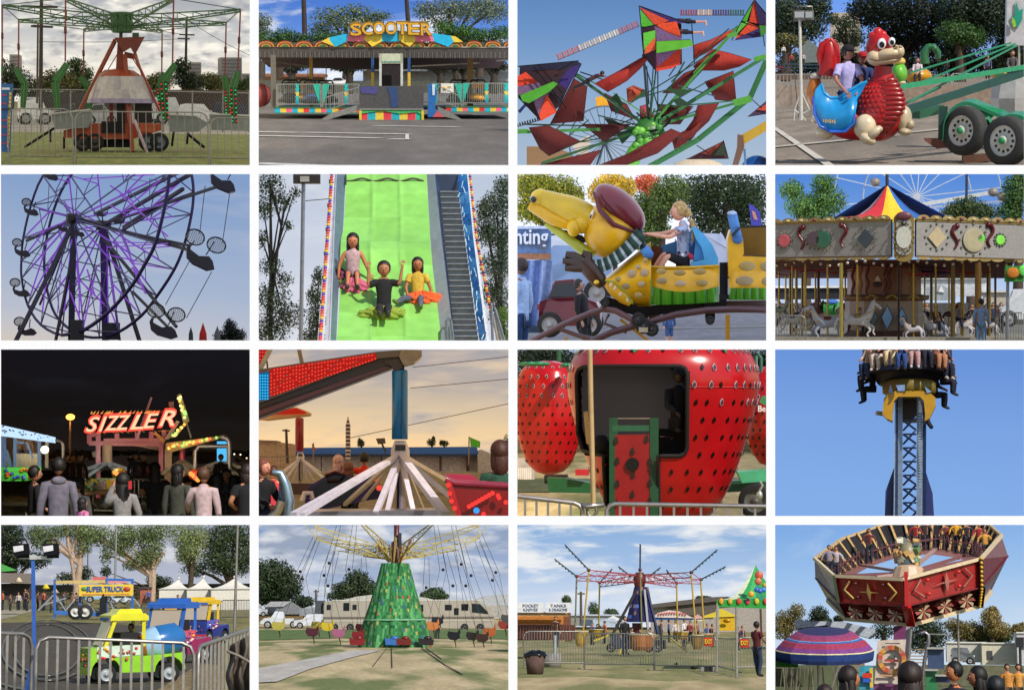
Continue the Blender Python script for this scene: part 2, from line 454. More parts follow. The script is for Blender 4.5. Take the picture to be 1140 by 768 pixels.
STAND=dict(pel=(0,0,.5),wai=(0,0,.6),che=(0,0,.72),nb=(0,.005,.8),nk=(0,0,.86),hd=(0,-.005,.93),sL=(-.098,0,.785),eL=(-.135,.01,.64),wL=(-.145,-.03,.5),sR=(.098,0,.785),eR=(.135,.01,.64),wR=(.145,-.03,.5),hL=(-.05,0,.49),kL=(-.055,-.015,.27),aL=(-.055,.01,.045),tL=(-.065,-.08,.02),hR=(.05,0,.49),kR=(.055,-.015,.27),aR=(.055,.01,.045),tR=(.065,-.08,.02))
SIT=dict(STAND,kL=(-.07,-.23,.51),aL=(-.07,-.25,.29),tL=(-.075,-.32,.27),kR=(.07,-.23,.51),aR=(.07,-.25,.29),tR=(.075,-.32,.27),eL=(-.13,-.05,.66),wL=(-.1,-.17,.6),eR=(.13,-.05,.66),wR=(.1,-.17,.6))
TUB=dict(SIT,kL=(-.06,-.16,.56),aL=(-.06,-.1,.45),tL=(-.06,-.15,.44),kR=(.06,-.16,.56),aR=(.06,-.1,.45),tR=(.06,-.15,.44))
def person(label,loc,H,pose=None,base=STAND,rot=0,skin='b98462',top='555555',legs='2a2e3a',shoes='222222',hair='2a1c14',hairlen=0,sleeve=1,hood=False,cap=None,child=0,lean=0,fingers=False,shorts=False,group=None,sub=1,bottom=True,turn=0,name='person',hoodcol=None):
 J=dict(base)
 if pose:J.update(pose)
 hs=1.06+.45*child
 R=Rot(rot,3,'Z')@Rot(lean,3,'X')
 loc=V(loc);w=lambda p:loc+(R@V(p))*H
 t=thing(name,label,'person',loc,group)
 def chain(keys,links,rad,sub_=sub,extra=None):
  vs=[w(J[k])for k in keys];es=[(keys.index(a),keys.index(b))for a,b in links];rs=[rad[k]*H if not isinstance(rad[k],tuple)else(rad[k][0]*H,rad[k][1]*H)for k in keys]
  if extra:
   for(src,pts,rr)in extra:
    prev=keys.index(src)if isinstance(src,str)else src
    for i,p in en(pts):
     vs.append(w(p));rs.append(rr[i]*H);es.append((prev,len(vs)-1));prev=len(vs)-1
  return skin_mesh(vs,es,rs,sub_)
 B=['pel','wai','che','nb','nk','sL','eL','wL','sR','eR','wR','hL','kL','aL','tL','hR','kR','aR','tR']
 LK=[('pel','wai'),('wai','che'),('che','nb'),('nb','nk'),('nb','sL'),('sL','eL'),('eL','wL'),('nb','sR'),('sR','eR'),('eR','wR'),('pel','hL'),('hL','kL'),('kL','aL'),('aL','tL'),('pel','hR'),('hR','kR'),('kR','aR'),('aR','tR')]
 RD=dict(pel=(.062,.05),wai=(.056,.045),che=(.07,.05),nb=.045,nk=.026,sL=.032,eL=.023,wL=.016,sR=.032,eR=.023,wR=.016,hL=.046,kL=.032,aL=.02,tL=.016,hR=.046,kR=.032,aR=.02,tR=.016)
 ex=[]
 for s_,wk,ek in(('L','wL','eL'),('R','wR','eR')):
  a=V(J[wk]);d=(a-V(J[ek])).normalized();sgn=-1 if s_=='L' else 1
  sd=d.cross(V((0,1,0)));
  if sd.length<.1:sd=V((1,0,0))
  sd.normalize();up_=sd.cross(d)
  palm=a+d*.035
  if fingers:
   ex.append((wk,[palm],[.017]))
  else:ex.append((wk,[palm,a+d*.07+up_*.01],[.019,.013]))
 ks=B;vs,fs=chain(ks,LK,RD,sub,ex)
 body=MB();body.add(vs,fs,skin,True)
 if fingers:
  for s_,wk,ek in(('L','wL','eL'),('R','wR','eR')):
   a=V(J[wk]);d=(a-V(J[ek])).normalized();sd=d.cross(V((0,1,0))).normalized()if abs(d.y)<.95 else V((1,0,0));up_=sd.cross(d)
   for k,ln in en((.036,.042,.04,.032)):
    o=a+d*.045+sd*(.012*(k-1.5));body.tube([w(o),w(o+d*ln*.5+up_*.004),w(o+d*ln*.85+up_*.016)],[.0062*H,.0056*H,.004*H],skin,6)
   o=a+d*.02+sd*.016;body.tube([w(o),w(o+d*.015+sd*.016),w(o+d*.032+sd*.019+up_*.006)],[.0075*H,.0066*H,.005*H],skin,6)
 hd=V(J['hd']);HR=Rot(turn,3,'Z');q=lambda x,y,z:w(hd+HR@V((x*hs,y*hs,z*hs)))
 RR=R@HR
 def face(v):
  v=v.copy()
  if v.z<0:v.x*=1+v.z/(H*.062*hs)*.22
  return v
 body.ell(w(hd),(.047*H*hs,.053*H*hs,.061*H*hs),skin,RR,12,10,fn=face)
 sk2=tuple(c*.8 for c in hx(skin))
 body.ell(q(0,-.052,-.008),(.007*H*hs,.012*H*hs,.012*H*hs),sk2,RR,6,5)
 for sx in(-1,1):
  body.ell(q(sx*.017,-.047,.004),(.0075*H*hs,.005*H*hs,.004*H*hs),'c8c0b8',RR,6,5)
  body.ell(q(sx*.017,-.0515,.004),(.0045*H*hs,.004*H*hs,.0045*H*hs),'1c1410',RR,6,5)
  body.ell(q(sx*.043,0,-.004),(.006*H*hs,.012*H*hs,.015*H*hs),sk2,RR,6,5)
 body.ell(q(0,-.044,-.032),(.017*H*hs,.007*H*hs,.005*H*hs),'8a3a34',RR,8,5)
 body.o('body','skin',t)
 hm=MB()
 hm.ell(q(0,.009,.014),(.054*H*hs,.057*H*hs,.059*H*hs),hair,RR,32,10,fn=lambda v:V((v.x,max(v.y,-.03*H*hs)if v.z<.012*H*hs else v.y*.96,v.z))*(1+.03*sin(atan2(v.y,v.x)*13+v.z*30/H)))
 if hairlen:
  hm.ell(q(0,.03,-.03-hairlen*.4),(.047*H*hs,.028*H*hs,(.05+hairlen*.5)*H*hs),hair,RR,28,10,fn=lambda v:v*(1+.06*sin(atan2(v.y,v.x)*9+v.z*20/H)))
  for sx in(-1,1):hm.ell(q(sx*.04,.008,-.02-hairlen*.3),(.014*H*hs,.026*H*hs,(.04+hairlen*.4)*H*hs),hair,RR,8,6)
 hm.o('hair','hair',t)
 if cap:
  cm=MB().ell(q(0,0,.03),(.052*H*hs,.058*H*hs,.045*H*hs),cap,RR,12,6)
  cm.ell(q(0,-.06,.022),(.04*H*hs,.035*H*hs,.006*H*hs),cap,RR,10,4);cm.o('cap',3,t)
 sm=MB();Jv={k:V(v)for k,v in J.items()}
 sh=(Jv['sL']+Jv['sR'])/2;ax_=(Jv['sR']-Jv['sL']).normalized()
 secs=[(Jv['pel']+V((0,0,-.012)),.082,.064),(Jv['pel'].lerp(Jv['wai'],.6),.078,.06),(Jv['wai'].lerp(Jv['che'],.5),.08,.06),(Jv['che'],.088,.062),(sh.lerp(Jv['che'],.25),.1,.06),(sh+V((0,0,.02)),.092,.052),(sh.lerp(Jv['nb'],.5)+V((0,.003,.033)),.05,.04),(Jv['nk']+V((0,.004,-.012)),.034,.034)]
 n_=14;vs_=[];fs_=[]
 for i,(c_,rx_,ry_)in en(secs):
  nx=secs[min(i+1,len(secs)-1)][0]-secs[max(i-1,0)][0]
  x_=(ax_-nx.normalized()*ax_.dot(nx.normalized())).normalized()if i<4 or True else ax_;y_=nx.normalized().cross(x_)
  for k in rg(n_):vs_.append(w(c_+x_*(cos(2*PI*k/n_)*rx_)+y_*(sin(2*PI*k/n_)*ry_)))
 for i in rg(len(secs)-1):
  for k in rg(n_):fs_.append([i*n_+k,i*n_+(k+1)%n_,(i+1)*n_+(k+1)%n_,(i+1)*n_+k])
 fs_.append(list(rg(n_))[::-1]);sm.add(vs_,fs_,top,True)
 for s_ in 'LR':
  S_,E_,W_=Jv['s'+s_],Jv['e'+s_],Jv['w'+s_];inn=S_.lerp(sh,.35)
  if sleeve>=1:sm.tube([w(inn),w(S_),w(S_.lerp(E_,.5)),w(E_),w(E_.lerp(W_,.5)),w(E_.lerp(W_,.96))],[.04*H,.042*H,.037*H,.032*H,.028*H,.024*H],top,10)
  elif sleeve>0:sm.tube([w(inn),w(S_),w(S_.lerp(E_,sleeve*.5)),w(S_.lerp(E_,sleeve))],[.04*H,.042*H,.039*H,.04*H],top,10)
 sm.o('shirt',3,t)
 if hood:
  MB().ell(w(V(J['nb'])+V((0,.03,.02))),(.06*H,.04*H,.035*H),hx(hoodcol or top),R,10,6).o('hood',3,t)
 if bottom:
  K=['pel','hL','kL','hR','kR'];SL=[('pel','hL'),('hL','kL'),('pel','hR'),('hR','kR')]
  rr=dict(pel=.062,hL=.054,kL=.042,aL=.03,hR=.054,kR=.042,aR=.03)
  if not shorts:K+=['aL','aR'];SL+=[('kL','aL'),('kR','aR')]
  vs,fs=chain(K,SL,rr);MB().add(vs,fs,legs,True).o('shorts' if shorts else 'trousers',3,t)
  for s_ in 'LR':
   a,b=V(J['a'+s_]),V(J['t'+s_]);MB().tube([w(a.lerp(b,-.25)),w(a.lerp(b,.3)),w(a.lerp(b,.8)),w(a.lerp(b,1.2))],[.022*H,.028*H,.025*H,.014*H],shoes,8).o('shoe','rubber',t)
 return t
place(0,0,450,2.3,64);P,G=T.P,T.G
sky(1500,sky_mat('overcast_sky',[(.45,'e3d6bd'),(.6,'d8d2c6'),(.8,'b3b4b6'),(1,'9a9da3')],'e9e4d8','8f9297',5,.38,.62,(1.2,1,2.2),1.25),dome_from=57)
ground(60,1500,ground_mat('lawn_grass','5a6a2c','808646',2.2,'6d6a3c',.5,(.55,.7)),'lawn')
patch('road',[(-60,598),(1200,612),(1200,500),(-60,500)],ground_mat('worn_asphalt','8e8b86','a6a29b',1.2),.01)
for i,(u,v,bl,cols,lab)in en([(40,470,[(20,330,60,60),(90,360,60,50),(130,400,60,40),(40,400,80,50)],DARKG,'dark rounded tree at the far left behind the swing ride'),(240,470,[(250,360,60,50),(200,390,60,50),(300,380,60,50)],OLIVE,'olive tree behind the utility pole left of the swing ride'),(350,470,[(345,290,45,28),(330,350,50,45),(385,340,40,40),(360,400,60,40)],GREEN,'spiky topped tree left of the swing ride tower'),(720,470,[(730,370,60,40),(690,390,50,45)],OLIVE,'pale tree just right of the ride tower behind the fence'),(835,470,[(825,300,42,40),(830,350,50,45),(870,380,60,50)],DARKG,'tall dark tree under the small utility pole'),(950,470,[(950,370,60,40),(1000,385,60,40)],OLIVE,'bushy tree below the pale high rise block'),(1090,470,[(1080,400,70,35),(1130,390,40,40)],GREEN,'low tree at the right edge beyond the white sedan')]):
 tree('tree',lab,u,v,200+i*3,bl,1100,W(8,200),cols,bark='3a3028',tw=.5)
for u0,v0,u1,v1,Y,lab in[(1002,262,1096,450,260,'pale high rise block with rows of windows on the right skyline'),(862,284,912,450,262,'small pale tower block beside the dark tree'),(46,248,84,400,262,'pale chimney like block above the far left tree'),(1096,335,1140,450,258,'low grey block at the right edge of the skyline')]:
 a,b=P(u0,v1,Y),P(u1,v0,Y);mb=MB().box((a+b)/2+V((0,4,0)),(b.x-a.x,8,b.z-a.z),'a29c98')
 for j in rg(int((v1-v0)/16)):mb.box(P((u0+u1)/2,v0+12+j*16,Y-.05),(W(u1-u0-10,Y),.1,W(6,Y)),'75787c')
 mb.o('tower_block',4,None,lab,'building',loc=P((u0+u1)/2,v1,Y))
w=thing('boundary_wall','dark brown boundary wall behind the parked cars','wall',P(640,470,200))
MB().box(half(200,690,415,1150,500),((P(1150,500,200)-P(690,415,200)).x,.4,W(85,200)),'3c302a').o('panel',4,w)
MB().box(half(200,690,412,1150,412),((P(1150,500,200)-P(690,415,200)).x,.6,.12),'5a4a40').o('coping',4,w)
w=thing('boundary_wall','dark slatted wall at the left behind the white van','wall',P(300,470,202))
MB().box(half(202,100,420,690,500),((P(690,500,202)-P(100,415,202)).x,.4,W(80,202)),'46433f').o('panel',4,w)
fn=thing('chain_link_fence','tall chain link fence with pipe rail behind the swing ride','fence',P(560,600,118))
MB().tube(K(118,-10,406,560,412,1150,424),.05,'86888a',5).o('rail',1,fn)
for u in(10,185,320,470,610,740,872,1010,1128):MB().tube(K(118,u,410,u,600),.05,'86888a',5).o('post',1,fn)
mb=MB()
for i in rg(100):
 u=-10+i*11.6;mb.beam(*K(118,u,412,u+90,600),.008,.008,'8a8c8e');mb.beam(*K(118,u,600,u+90,412),.008,.008,'8a8c8e')
mb.o('mesh',1,fn)
pole('utility_pole','tall dark utility pole with two crossarms left of the swing ride',184,500,188,-20,140,.3,'3a332e','utility pole',arms=[(96,30,262,34),(140,120,240,124)])
pole('utility_pole','slim second utility pole standing close beside the tall dark one',168,470,172,110,142,.16,'4a443e','utility pole',arms=[(150,116,192,120)])
pole('utility_pole','distant utility pole with two crossarms right of the swing ride',842,300,846,80,220,.3,'3a332e','utility pole',arms=[(808,92,880,92),(812,158,882,160),(806,176,860,178)])
wires('cable',['power cable sagging highest across the swing ride sky','power cable sagging below the highest one','power cable running down from the right pole to the edge','power cable crossing low behind the ride tower'],[((184,20),(846,90)),((184,34),(846,160)),((846,92),(1150,260)),((172,190),(846,176))],141,.018,'4a4a4a',8)
car('parked_car','white sedan parked right of the swing ride behind the fence',G(905,572),3.75,1.95,'d8dade',0,'hatch')
car('parked_van','white van parked at the left by the utility pole',G(155,566),2.6,2.4,'d4d8da',.2,'van')
car('parked_car','dark car with grey bonnet parked left of the ride',G(325,566),2.9,1.9,'3a3e44',0,'sedan')
car('parked_car','silver car parked directly behind the ride tower left leg',G(460,566),2.8,1.9,'a8acae',0,'sedan')
car('parked_car','navy car parked at the right edge beyond the light strips',G(1075,566),4.6,2.1,'1a2036',0,'hatch')
car('parked_van','white van just right of the ride tower',G(762,564),2.6,2.5,'c8ccce',.3,'van')
for i in rg(2):barrier(['low barrier behind the ride at the left by the road','low barrier behind the ride at the right by the road'][i],G(*[(20,590),(880,590)][i]),G(*[(420,590),(1180,592)][i]),1.05,34,'b4b6b6',.02)
Y=90;gr='2c5a30';red='8a3a22';dkr='6a2a1c'
ride=thing('swing_ride','green armed swing carousel on an orange braced tower and trailer','carousel ride',P(560,680,Y))
mb=MB().lathe([(0,0),(.42,0),(.44,.06),(.44,.82),(.40,.9),(0,.92)],P(553,150,Y),gr,18)
for k in rg(12):
 a=k*PI/6;mb.beam(P(553,150,Y)+V((.45*cos(a),.45*sin(a),.06)),P(553,62,Y)+V((.45*cos(a),.45*sin(a),0)),.04,.03,'3a6e3c')
mb.o('hub',0,ride)
ends=[(10,25,-2.1),(85,92,2.1),(297,-5,-5),(380,135,5),(735,140,5),(787,-5,-5),(1025,105,2.1),(1090,45,-2.1)]
E=[]
for u,v,dy in ends:
 e=P(u,v,Y+dy);E.append(e)
 d=(e-P(553,100,Y));d.z=0;d.normalize();a=P(553,128,Y)+d*.4
 am=MB().truss(a,e-V((0,0,.1)),(.55,.12),.028,'3f6640',7)
 s_=V((-d.y,d.x,0))*.25
 am.beam(a+s_+V((0,0,.1)),e,.05,'355a38');am.o('arm',0,ride)
order=[0,1,3,4,6,7,5,2]
for i in rg(8):
 a,b=E[order[i]],E[order[(i+1)%8]];MB().beam(a,b,.035,'4a5a48').o('tie_rod',1,ride)
rods=[(10,25,10,300),(85,92,84,330),(297,-5,296,280),(380,135,378,345),(735,140,733,350),(787,-5,782,290),(1025,105,1020,345),(1090,45,1078,320)]
legs=[[(10,300),(-30,380),(-40,500)],[(70,310),(112,380),(104,490)],[(305,290),(250,372),(262,498)],[(362,350),(402,395),(406,500)],[(745,330),(722,400),(735,520)],[(795,292),(740,372),(752,545)],[(1018,345),(1030,410),(1034,520)],[(1078,325),(1056,400),(1062,560)]]
for i,((a,b,c,d),L)in en(zip(rods,legs)):
 dy=ends[i][2]
 r=MB().tube(K(Y+dy,a,b,c,d),.035,'7a3230',5)
 r.lathe([(0,0),(.06,.05),(.06,.3),(0,.35)],P((a+c)/2,(b+d)/2+20,Y+dy),'5a2a2a',8)
 ro=r.o('hanging_rod',0,ride)
 g=MB();pts=[P(p,q,Y+dy)for p,q in L]
 wds=[W(26,Y),W(34,Y),W(22,Y)]
 for k in rg(2):
  a_,b_=pts[k],pts[k+1];s_=(b_-a_).cross(V((0,1,0))).normalized()
  g.prism([a_-s_*wds[k]/2+V((0,-.12,0)),a_+s_*wds[k]/2+V((0,-.12,0)),b_+s_*wds[k+1]/2+V((0,-.12,0)),b_-s_*wds[k+1]/2+V((0,-.12,0))],(0,.24,0),'2f6a34','1e4424')
  g.beam(a_+V((0,-.14,0)),b_+V((0,-.14,0)),.05,.03,'4d8a50')
 so_=g.o('seat_carriage',0,ride)
 if i in(4,5,6,7):
  lm=MB();bk=MB()
  for q in(-1,1):
   a_,b_=pts[1]+V((q*.09,-.17,0)),pts[2]+V((q*.09,-.17,0));bk.beam(a_,b_,.09,.03,'141414')
   for k in rg(8):lm.ell(a_.lerp(b_,(k+.5)/8)+V((0,-.03,0)),.034,['ff3040','30e080'][(k//2+(q>0))%2],None,6,4)
  bo=bk.o('light_strip',4,so_);lm.o('bulbs','glow',ride)
MB().prism(K(Y-.6,518,172,656,168,612,250,592,215,560,235),1.2,dkr).prism(K(Y-.2,540,150,556,150,556,180,540,180),.3,'303030').prism(K(Y-.2,600,150,630,150,630,180,600,180),.3,'2c5a30').o('top_bracket',0,ride)
for a,b,dy,w_ in[((520,180),(362,498),-.6,.12),((566,250),(600,690),-2.0,.17),((605,245),(724,505),-.6,.1),((524,190),(438,360),.6,.08),((600,200),(648,350),.8,.08)]:
 MB().beam(P(a[0],a[1],Y-.3),P(b[0],b[1],Y+dy),w_,red).o('leg',0,ride)
MB().beam(P(610,545,Y-2),P(672,706,Y-2.5),.09,'b0a0a8').o('prop',1,ride)
mb=MB().prism(K(Y,534,180,556,180,562,330,524,330),.4,red).prism(K(Y,564,235,608,245,608,270,564,262),.3,'8a2a1c')
mb.beam(*K(Y,590,250,655,350),.04,.04,red).beam(*K(Y,560,200,470,350),.04,.04,red);mb.o('column',0,ride)
MB().lathe([(1.06,0),(.62,.3),(.4,.32),(.18,.36)],P(540,350,Y),'9a4528',8).o('cone_cover',0,ride)
sk=MB();c0=P(545,468,Y)
def skf(a,b):
 th=a*2*PI;R_=1.5*(1-b)+1.05*b;sq=1/max(abs(cos(th)),abs(sin(th)))*.5+.5
 R_*=.82+.18*sq;R_+=.04*sin(th*14)*(1-abs(b-.5))
 return c0+V((cos(th)*R_+.05,sin(th)*R_,b*1.17))
sk.grid(skf,48,6,lambda i,j:'8c84a8'if j<1 else['b8b6ba','aeacb2','a09da8','b4b2b6'][(i//2+j//3)%4])
sk.o('tarpaulin_skirt',5,ride)
mb=MB()
for u in(505,575):mb.box(half(Y,u,470,u,555),(.17,.2,.9),'8a2e22')
mb.box(half(Y,555,470,555,555)+V((0,.3,0)),(.5,.4,.9),'181818');mb.box(half(Y,650,470,650,555)+V((0,.3,0)),(.75,.4,.9),'20181c');mb.o('motor_housing',0,ride)
a,b=P(288,595,Y),P(735,560,Y)
MB().prism(K(Y-1.1,288,592,432,560,730,562,735,590,600,632,288,625),2.2,'a04420','8a3a1e').o('deck',0,ride)
MB().box(half(Y-1,464,555,560,600),(1,.4,.5),'101216').box(half(Y-1,700,560,640,600),(.7,.3,.4),'b05a3a').o('battery_box',4,ride)
for u in(375,430):wheel(P(u,645,Y-1),.4,.25,(0,-1,0),ride,rim='303030')
for u in(672,722):wheel(P(u,645,Y-1),.42,.25,(0,-1,0),ride,rim='5a6a80')
MB().box(P(500,650,Y),(1.9,1.2,.35),'121212').o('axle_beam',4,ride)
for pts in[[(245,582),(112,666)],[(228,600),(228,640)],[(850,606),(925,668)],[(852,606),(848,650)],[(290,625),(290,670)],[(788,600),(780,660)]]:
 MB().beam(P(*pts[0],Y-.5),P(*pts[1],Y-1.2),.1,'18181a').o('outrigger',1,ride)
for i,(q,lab)in en([([(232,520),(410,500),(420,520),(400,580),(250,588)],'grey folded platform left of the ride trailer'),([(756,522),(890,528),(945,560),(900,598),(770,600)],'grey folded platform right of the ride trailer'),([(950,520),(1145,528),(1145,596),(960,590)],'long grey platform at the right behind the front barriers'),([(340,505),(415,505),(415,578),(335,560)],'small pale grey platform beside the left tower leg')]):
 t=thing('ride_platform',lab,'platform',P(q[0][0],q[0][1]+60,Y))
 MB().prism([P(u,v,Y-1.5+i*.3)for u,v in q],(0,.5,0),'7c8488','a8aeb0').o('panel',0,t)
 MB().beam(P(*q[0],Y-1.6+i*.3)+V((0,0,.03)),P(*q[1],Y-1.6+i*.3)+V((0,0,.03)),.06,'c4c8c8').o('edge_rail',1,t)
b=thing('notice_board','tall blue notice board with yellow stripe and red lines at the left edge','sign',P(30,690,76))
MB().prism(K(76,-6,378,60,382,46,692,-6,688),.06,'1f63a8').o('panel',0,b)
mb=MB()
for k in rg(14):
 v=420+k*18;mb.prism(K(75.95,36+6-k*.8,v,52-k*.8,v,52-k*.8,v+14,42-k*.8,v+14),.02,'e0c040')
for v in(432,470,545,575,612,650):mb.box(P(18,v,75.95),(.2,.02,.05),'b04060')
mb.prism(K(75.95,8,398,44,398,44,408,8,408),.02,'d8e0f0');mb.box(P(26,497,75.94),(.5,.03,.06),'203040')
mb.o('lettering',0,b)
labs=['steel crowd barrier at the left in front of the swing ride','steel crowd barrier in the middle in front of the ride trailer','steel crowd barrier at the right in front of the swing ride','steel barrier hidden half behind the blue board at the left']
def bar0(l,u0,v0,u1,v1,top0,n):
 p,q=G(u0,v0),G(u1,v1);ht=W(v0-top0,p.y);return barrier(l,p,q,ht,n,'8e908e',.025,rb=.013)
bar0(labs[0],40,748,332,752,503,11);bar0(labs[1],345,752,945,752,515,17);bar0(labs[2],955,752,1180,752,540,7)
place(0,1,378,1.75,60);P,G=T.P,T.G
sky(2500,sky_mat('blue_cloudy_sky',[(.3,'a9c4ee'),(.65,'7fa5e4'),(.85,'5c88d6'),(1,'4a78cc')],'eef2f8','c3cfe2',2.6,.46,.6,(1.1,1,2.2),1.05,7.3))
ground(36,2500,ground_mat('parking_asphalt','5d5854','6e6864',1.5,'534e4b',.25,(.5,.7)),'asphalt')
YF=100
stripe('painted_line',[((-20,593),(186,597)),((204,596),(684,604)),((-20,610),(552,622)),((596,626),(684,627)),((-20,734),(400,750)),((530,566),(910,572))],.7,'c8c6c2')
stripe('painted_line',[((676,604),(676,628))],.12,'c8c6c2')
tree('tree','feathery wide tree above the left half of the bumper car pavilion',400,340,150,[(330,80,90,50),(440,60,100,40),(500,90,90,40),(400,110,130,40),(280,130,60,30),(560,70,50,25)],1500,W(7,150),['4c5a38','3c4a2c','5c6844'],bark='4a4238',tw=.3)
tree('tree','spreading grey green tree above the right half of the pavilion',900,340,152,[(760,50,70,45),(860,40,100,55),(960,60,110,45),(1060,50,90,60),(820,100,90,30),(980,20,120,30)],2200,W(7,150),['56604a','465238','66705a'],bark='4a4238',tw=.3)
tree('tree','grey tree at the left edge beside the white cloud',20,340,154,[(20,100,50,40),(10,140,60,30)],500,W(7,150),['56645a','465448'],bark='4a4238',tw=.3)
tree('hedge_trees','dense dark green row of trees topping the pavilion at the left',100,330,140,[(40,180,70,40),(130,165,70,38),(200,180,60,30),(280,175,60,35),(100,210,120,30)],1700,W(7,140),['2f4a24','3c5a2c','263c1e'],tw=.3,cat='trees')
tree('hedge_trees','dense bright green row of trees topping the pavilion at the right',1000,330,140,[(850,140,60,45),(930,150,70,40),(1010,160,70,35),(1100,155,70,40),(960,190,160,25)],1800,W(7,140),['35551f','45652a','2b451c'],tw=.3,cat='trees')
tree('hedge_trees','dark tree mass behind the lettering of the pavilion',500,330,141,[(340,165,60,25),(430,170,60,25),(560,180,90,20),(720,175,80,25)],900,W(7,140),['2f4a24','3c5a2c'],tw=.3,cat='trees')
for u,lab in[(150,'trunk and low branches of a tree seen under the left canopy'),(410,'dark round tree seen under the canopy left of the booth'),(930,'forked tree seen under the right canopy'),(1060,'dark leaning tree at the right seen under the canopy'),(820,'thin tree seen under the canopy beside the booth')]:
 tree('tree',lab,u,400,145,[(u,300,60,30),(u-50,305,40,18),(u+45,300,40,20)],450,W(7,145),DARKG,bark='3a322a',tw=.35)
pole('palm_trunk','tall bare palm trunk rising left of the white cloud',216,180,210,-20,160,.45,'3c332e','palm tree')
pole('palm_trunk','second bare palm trunk rising behind the lettering',682,120,672,-20,160,.4,'3c332e','palm tree')
t=thing('low_building','low tan building with red brown base behind the left railing','building',P(60,400,190))
MB().box(P(90,370,190),(9,4,1.6),'b89a78').o('wall',4,t);MB().box(P(90,342,189),(9.4,5,.25),'8a5a48').o('roof',4,t)
t=thing('low_building','pale grey building behind the right half of the pavilion','building',P(760,400,192))
MB().box(P(830,345,192),(15,4,2.3),'9a9c9c').o('wall',4,t);MB().box(P(830,318,191),(15.4,4.4,.2),'74767a').o('roof',4,t)
car('parked_car','white car parked far behind the ride left of the booth',P(375,392,150),1.7,.7,'d4d6d8',0,'sedan')
MB().box(P(565,392,185),(24,.3,1.1),'55584e').o('boundary_fence',4,None,'dim low boundary fence seen through the pavilion','fence')
pv=thing('pavilion','open bumper car pavilion with scalloped red and gold cornice','pavilion',P(565,505,YF))
W0,W1=P(-20,213,YF).x,P(1160,213,YF).x
mb=MB()
zt,zm,zb=P(565,213,YF).z,P(565,236,YF).z,P(565,262,YF).z
mb.box(((W0+W1)/2,YF,(zt+zm)/2),(W1-W0,.12,zt-zm),'4a4642');mb.box(((W0+W1)/2,YF-.07,zt),(W1-W0,.06,.035),'b8b098')
mb.o('fascia',0,pv)
mb=MB();n=116
for i in rg(n):
 x0=W0+(W1-W0)*i/n;x1=W0+(W1-W0)*(i+.82)/n
 mb.poly([(x0,YF-.08,zm+.02),(x1,YF-.08,zm+.02),(x1,YF-.09,zb+.03),((x0+x1)/2,YF-.09,zb-.02),(x0,YF-.09,zb+.03)],'5e5a56'if i%2 else '4b4744')
mb.o('valance',3,pv)
yb=YF+14
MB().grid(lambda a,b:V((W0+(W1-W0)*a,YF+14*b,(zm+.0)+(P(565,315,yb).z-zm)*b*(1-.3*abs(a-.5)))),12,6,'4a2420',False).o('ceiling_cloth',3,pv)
MB().grid(lambda a,b:V((W0+(W1-W0)*a,YF+14*b,zt+.05+.3*b)),12,6,'8a8888',False).o('roof',4,pv)
mb=MB();R1=W(44,YF)
for i,u in en(rg(22,1160,85)):
 c=P(u+20,212,YF-.1)
 for rr,col,dy in((1,'8e2f28',0),(.82,'c9953a',-.012),(.68,'7a2b26',-.024),(.5,'b88a3a',-.036),(.34,'3f6e3a',-.048)):
  pts=[c+V((cos(a)*R1*rr,dy,sin(a)*R1*.62*rr))for a in[PI*j/10 for j in rg(11)]]
  mb.prism(pts,(0,.03,0),col)
 c2=P(u+62,206,YF-.1);mb.prism([c2+V((-.14,0,-.06)),c2+V((.14,0,-.06)),c2+V((.1,0,.14)),c2+V((-.1,0,.14))],(0,.04,0),'3a5a48')
mb.o('scalloped_cornice',0,pv)
sb=[[(290,188),(325,170),(330,188),(352,212)],[(325,170),(412,152),(405,188),(354,212),(330,188)],[(412,152),(490,140),(484,188),(405,188)],[(484,160),(565,140),(562,188),(520,212),(484,180)],[(562,140),(640,138),(640,188),(562,188)],[(636,140),(712,145),(712,188),(688,212),(636,180)],[(712,145),(788,150),(796,188),(712,188)],[(788,150),(872,162),(886,190),(862,212),(796,188)],[(872,162),(895,166),(928,190),(886,192)]]
mb=MB()
for q,col in zip(sb,['e8c840','22b4e0','f07890','f0d040','22b4e0','f0d040','f07890','22b4e0','e8c840']):mb.prism([P(u,v,YF-.2)for u,v in q],(0,.05,0),col)
mb.o('sunburst_panel',0,pv)
sg=thing('letter_sign','big gold outlined letters reading SCOOTER standing on the cornice','sign',P(610,170,YF-.5))
for i,(ch,u,v)in en(zip('SCOOTER',[446,497,550,604,655,705,762],[166,162,160,160,160,162,165])):
 MB().text(ch,P(u,v,YF-.3),(1,0,0),(0,0,1),W(62 if i not in(0,6)else 66,YF),'8a6a28',.1,W(58,YF),.05).o('letter',0,sg,label=None)
 MB().text(ch,P(u,v-4,YF-.42),(1,0,0),(0,0,1),W(52,YF),'e0a830',.03,W(48,YF),.012).o('letter_face',0,sg)
MB().beam(*K(YF,480,165,480,82),.05,.05,'9a9a98').o('mast',1,sg)
for u,c1,w_ in[(75,'6a665e',.26),(245,'d0a030',.2),(960,'8a6a30',.3)]:
 MB().box(half(YF+(2 if u!=75 else 0),u,250,u,480),(w_,.2,W(230,YF)),c1).o('post',0,pv)
for u in(521,685):
 m_=MB();
 for j in rg(4):m_.box(P(u,262+j*33+16,YF-.1),(.14,.14,W(33,YF)),'28508a'if j<2 else 'd8b43a')
 m_.o('post',0,pv)
mb=MB()
for q in[((20,272),(230,300)),((1080,275),(1150,270)),((700,300),(1000,285))]:mb.beam(P(*q[0],YF+1),P(*q[1],YF+3),.07,'a8a49c')
mb.o('roof_brace',1,pv)
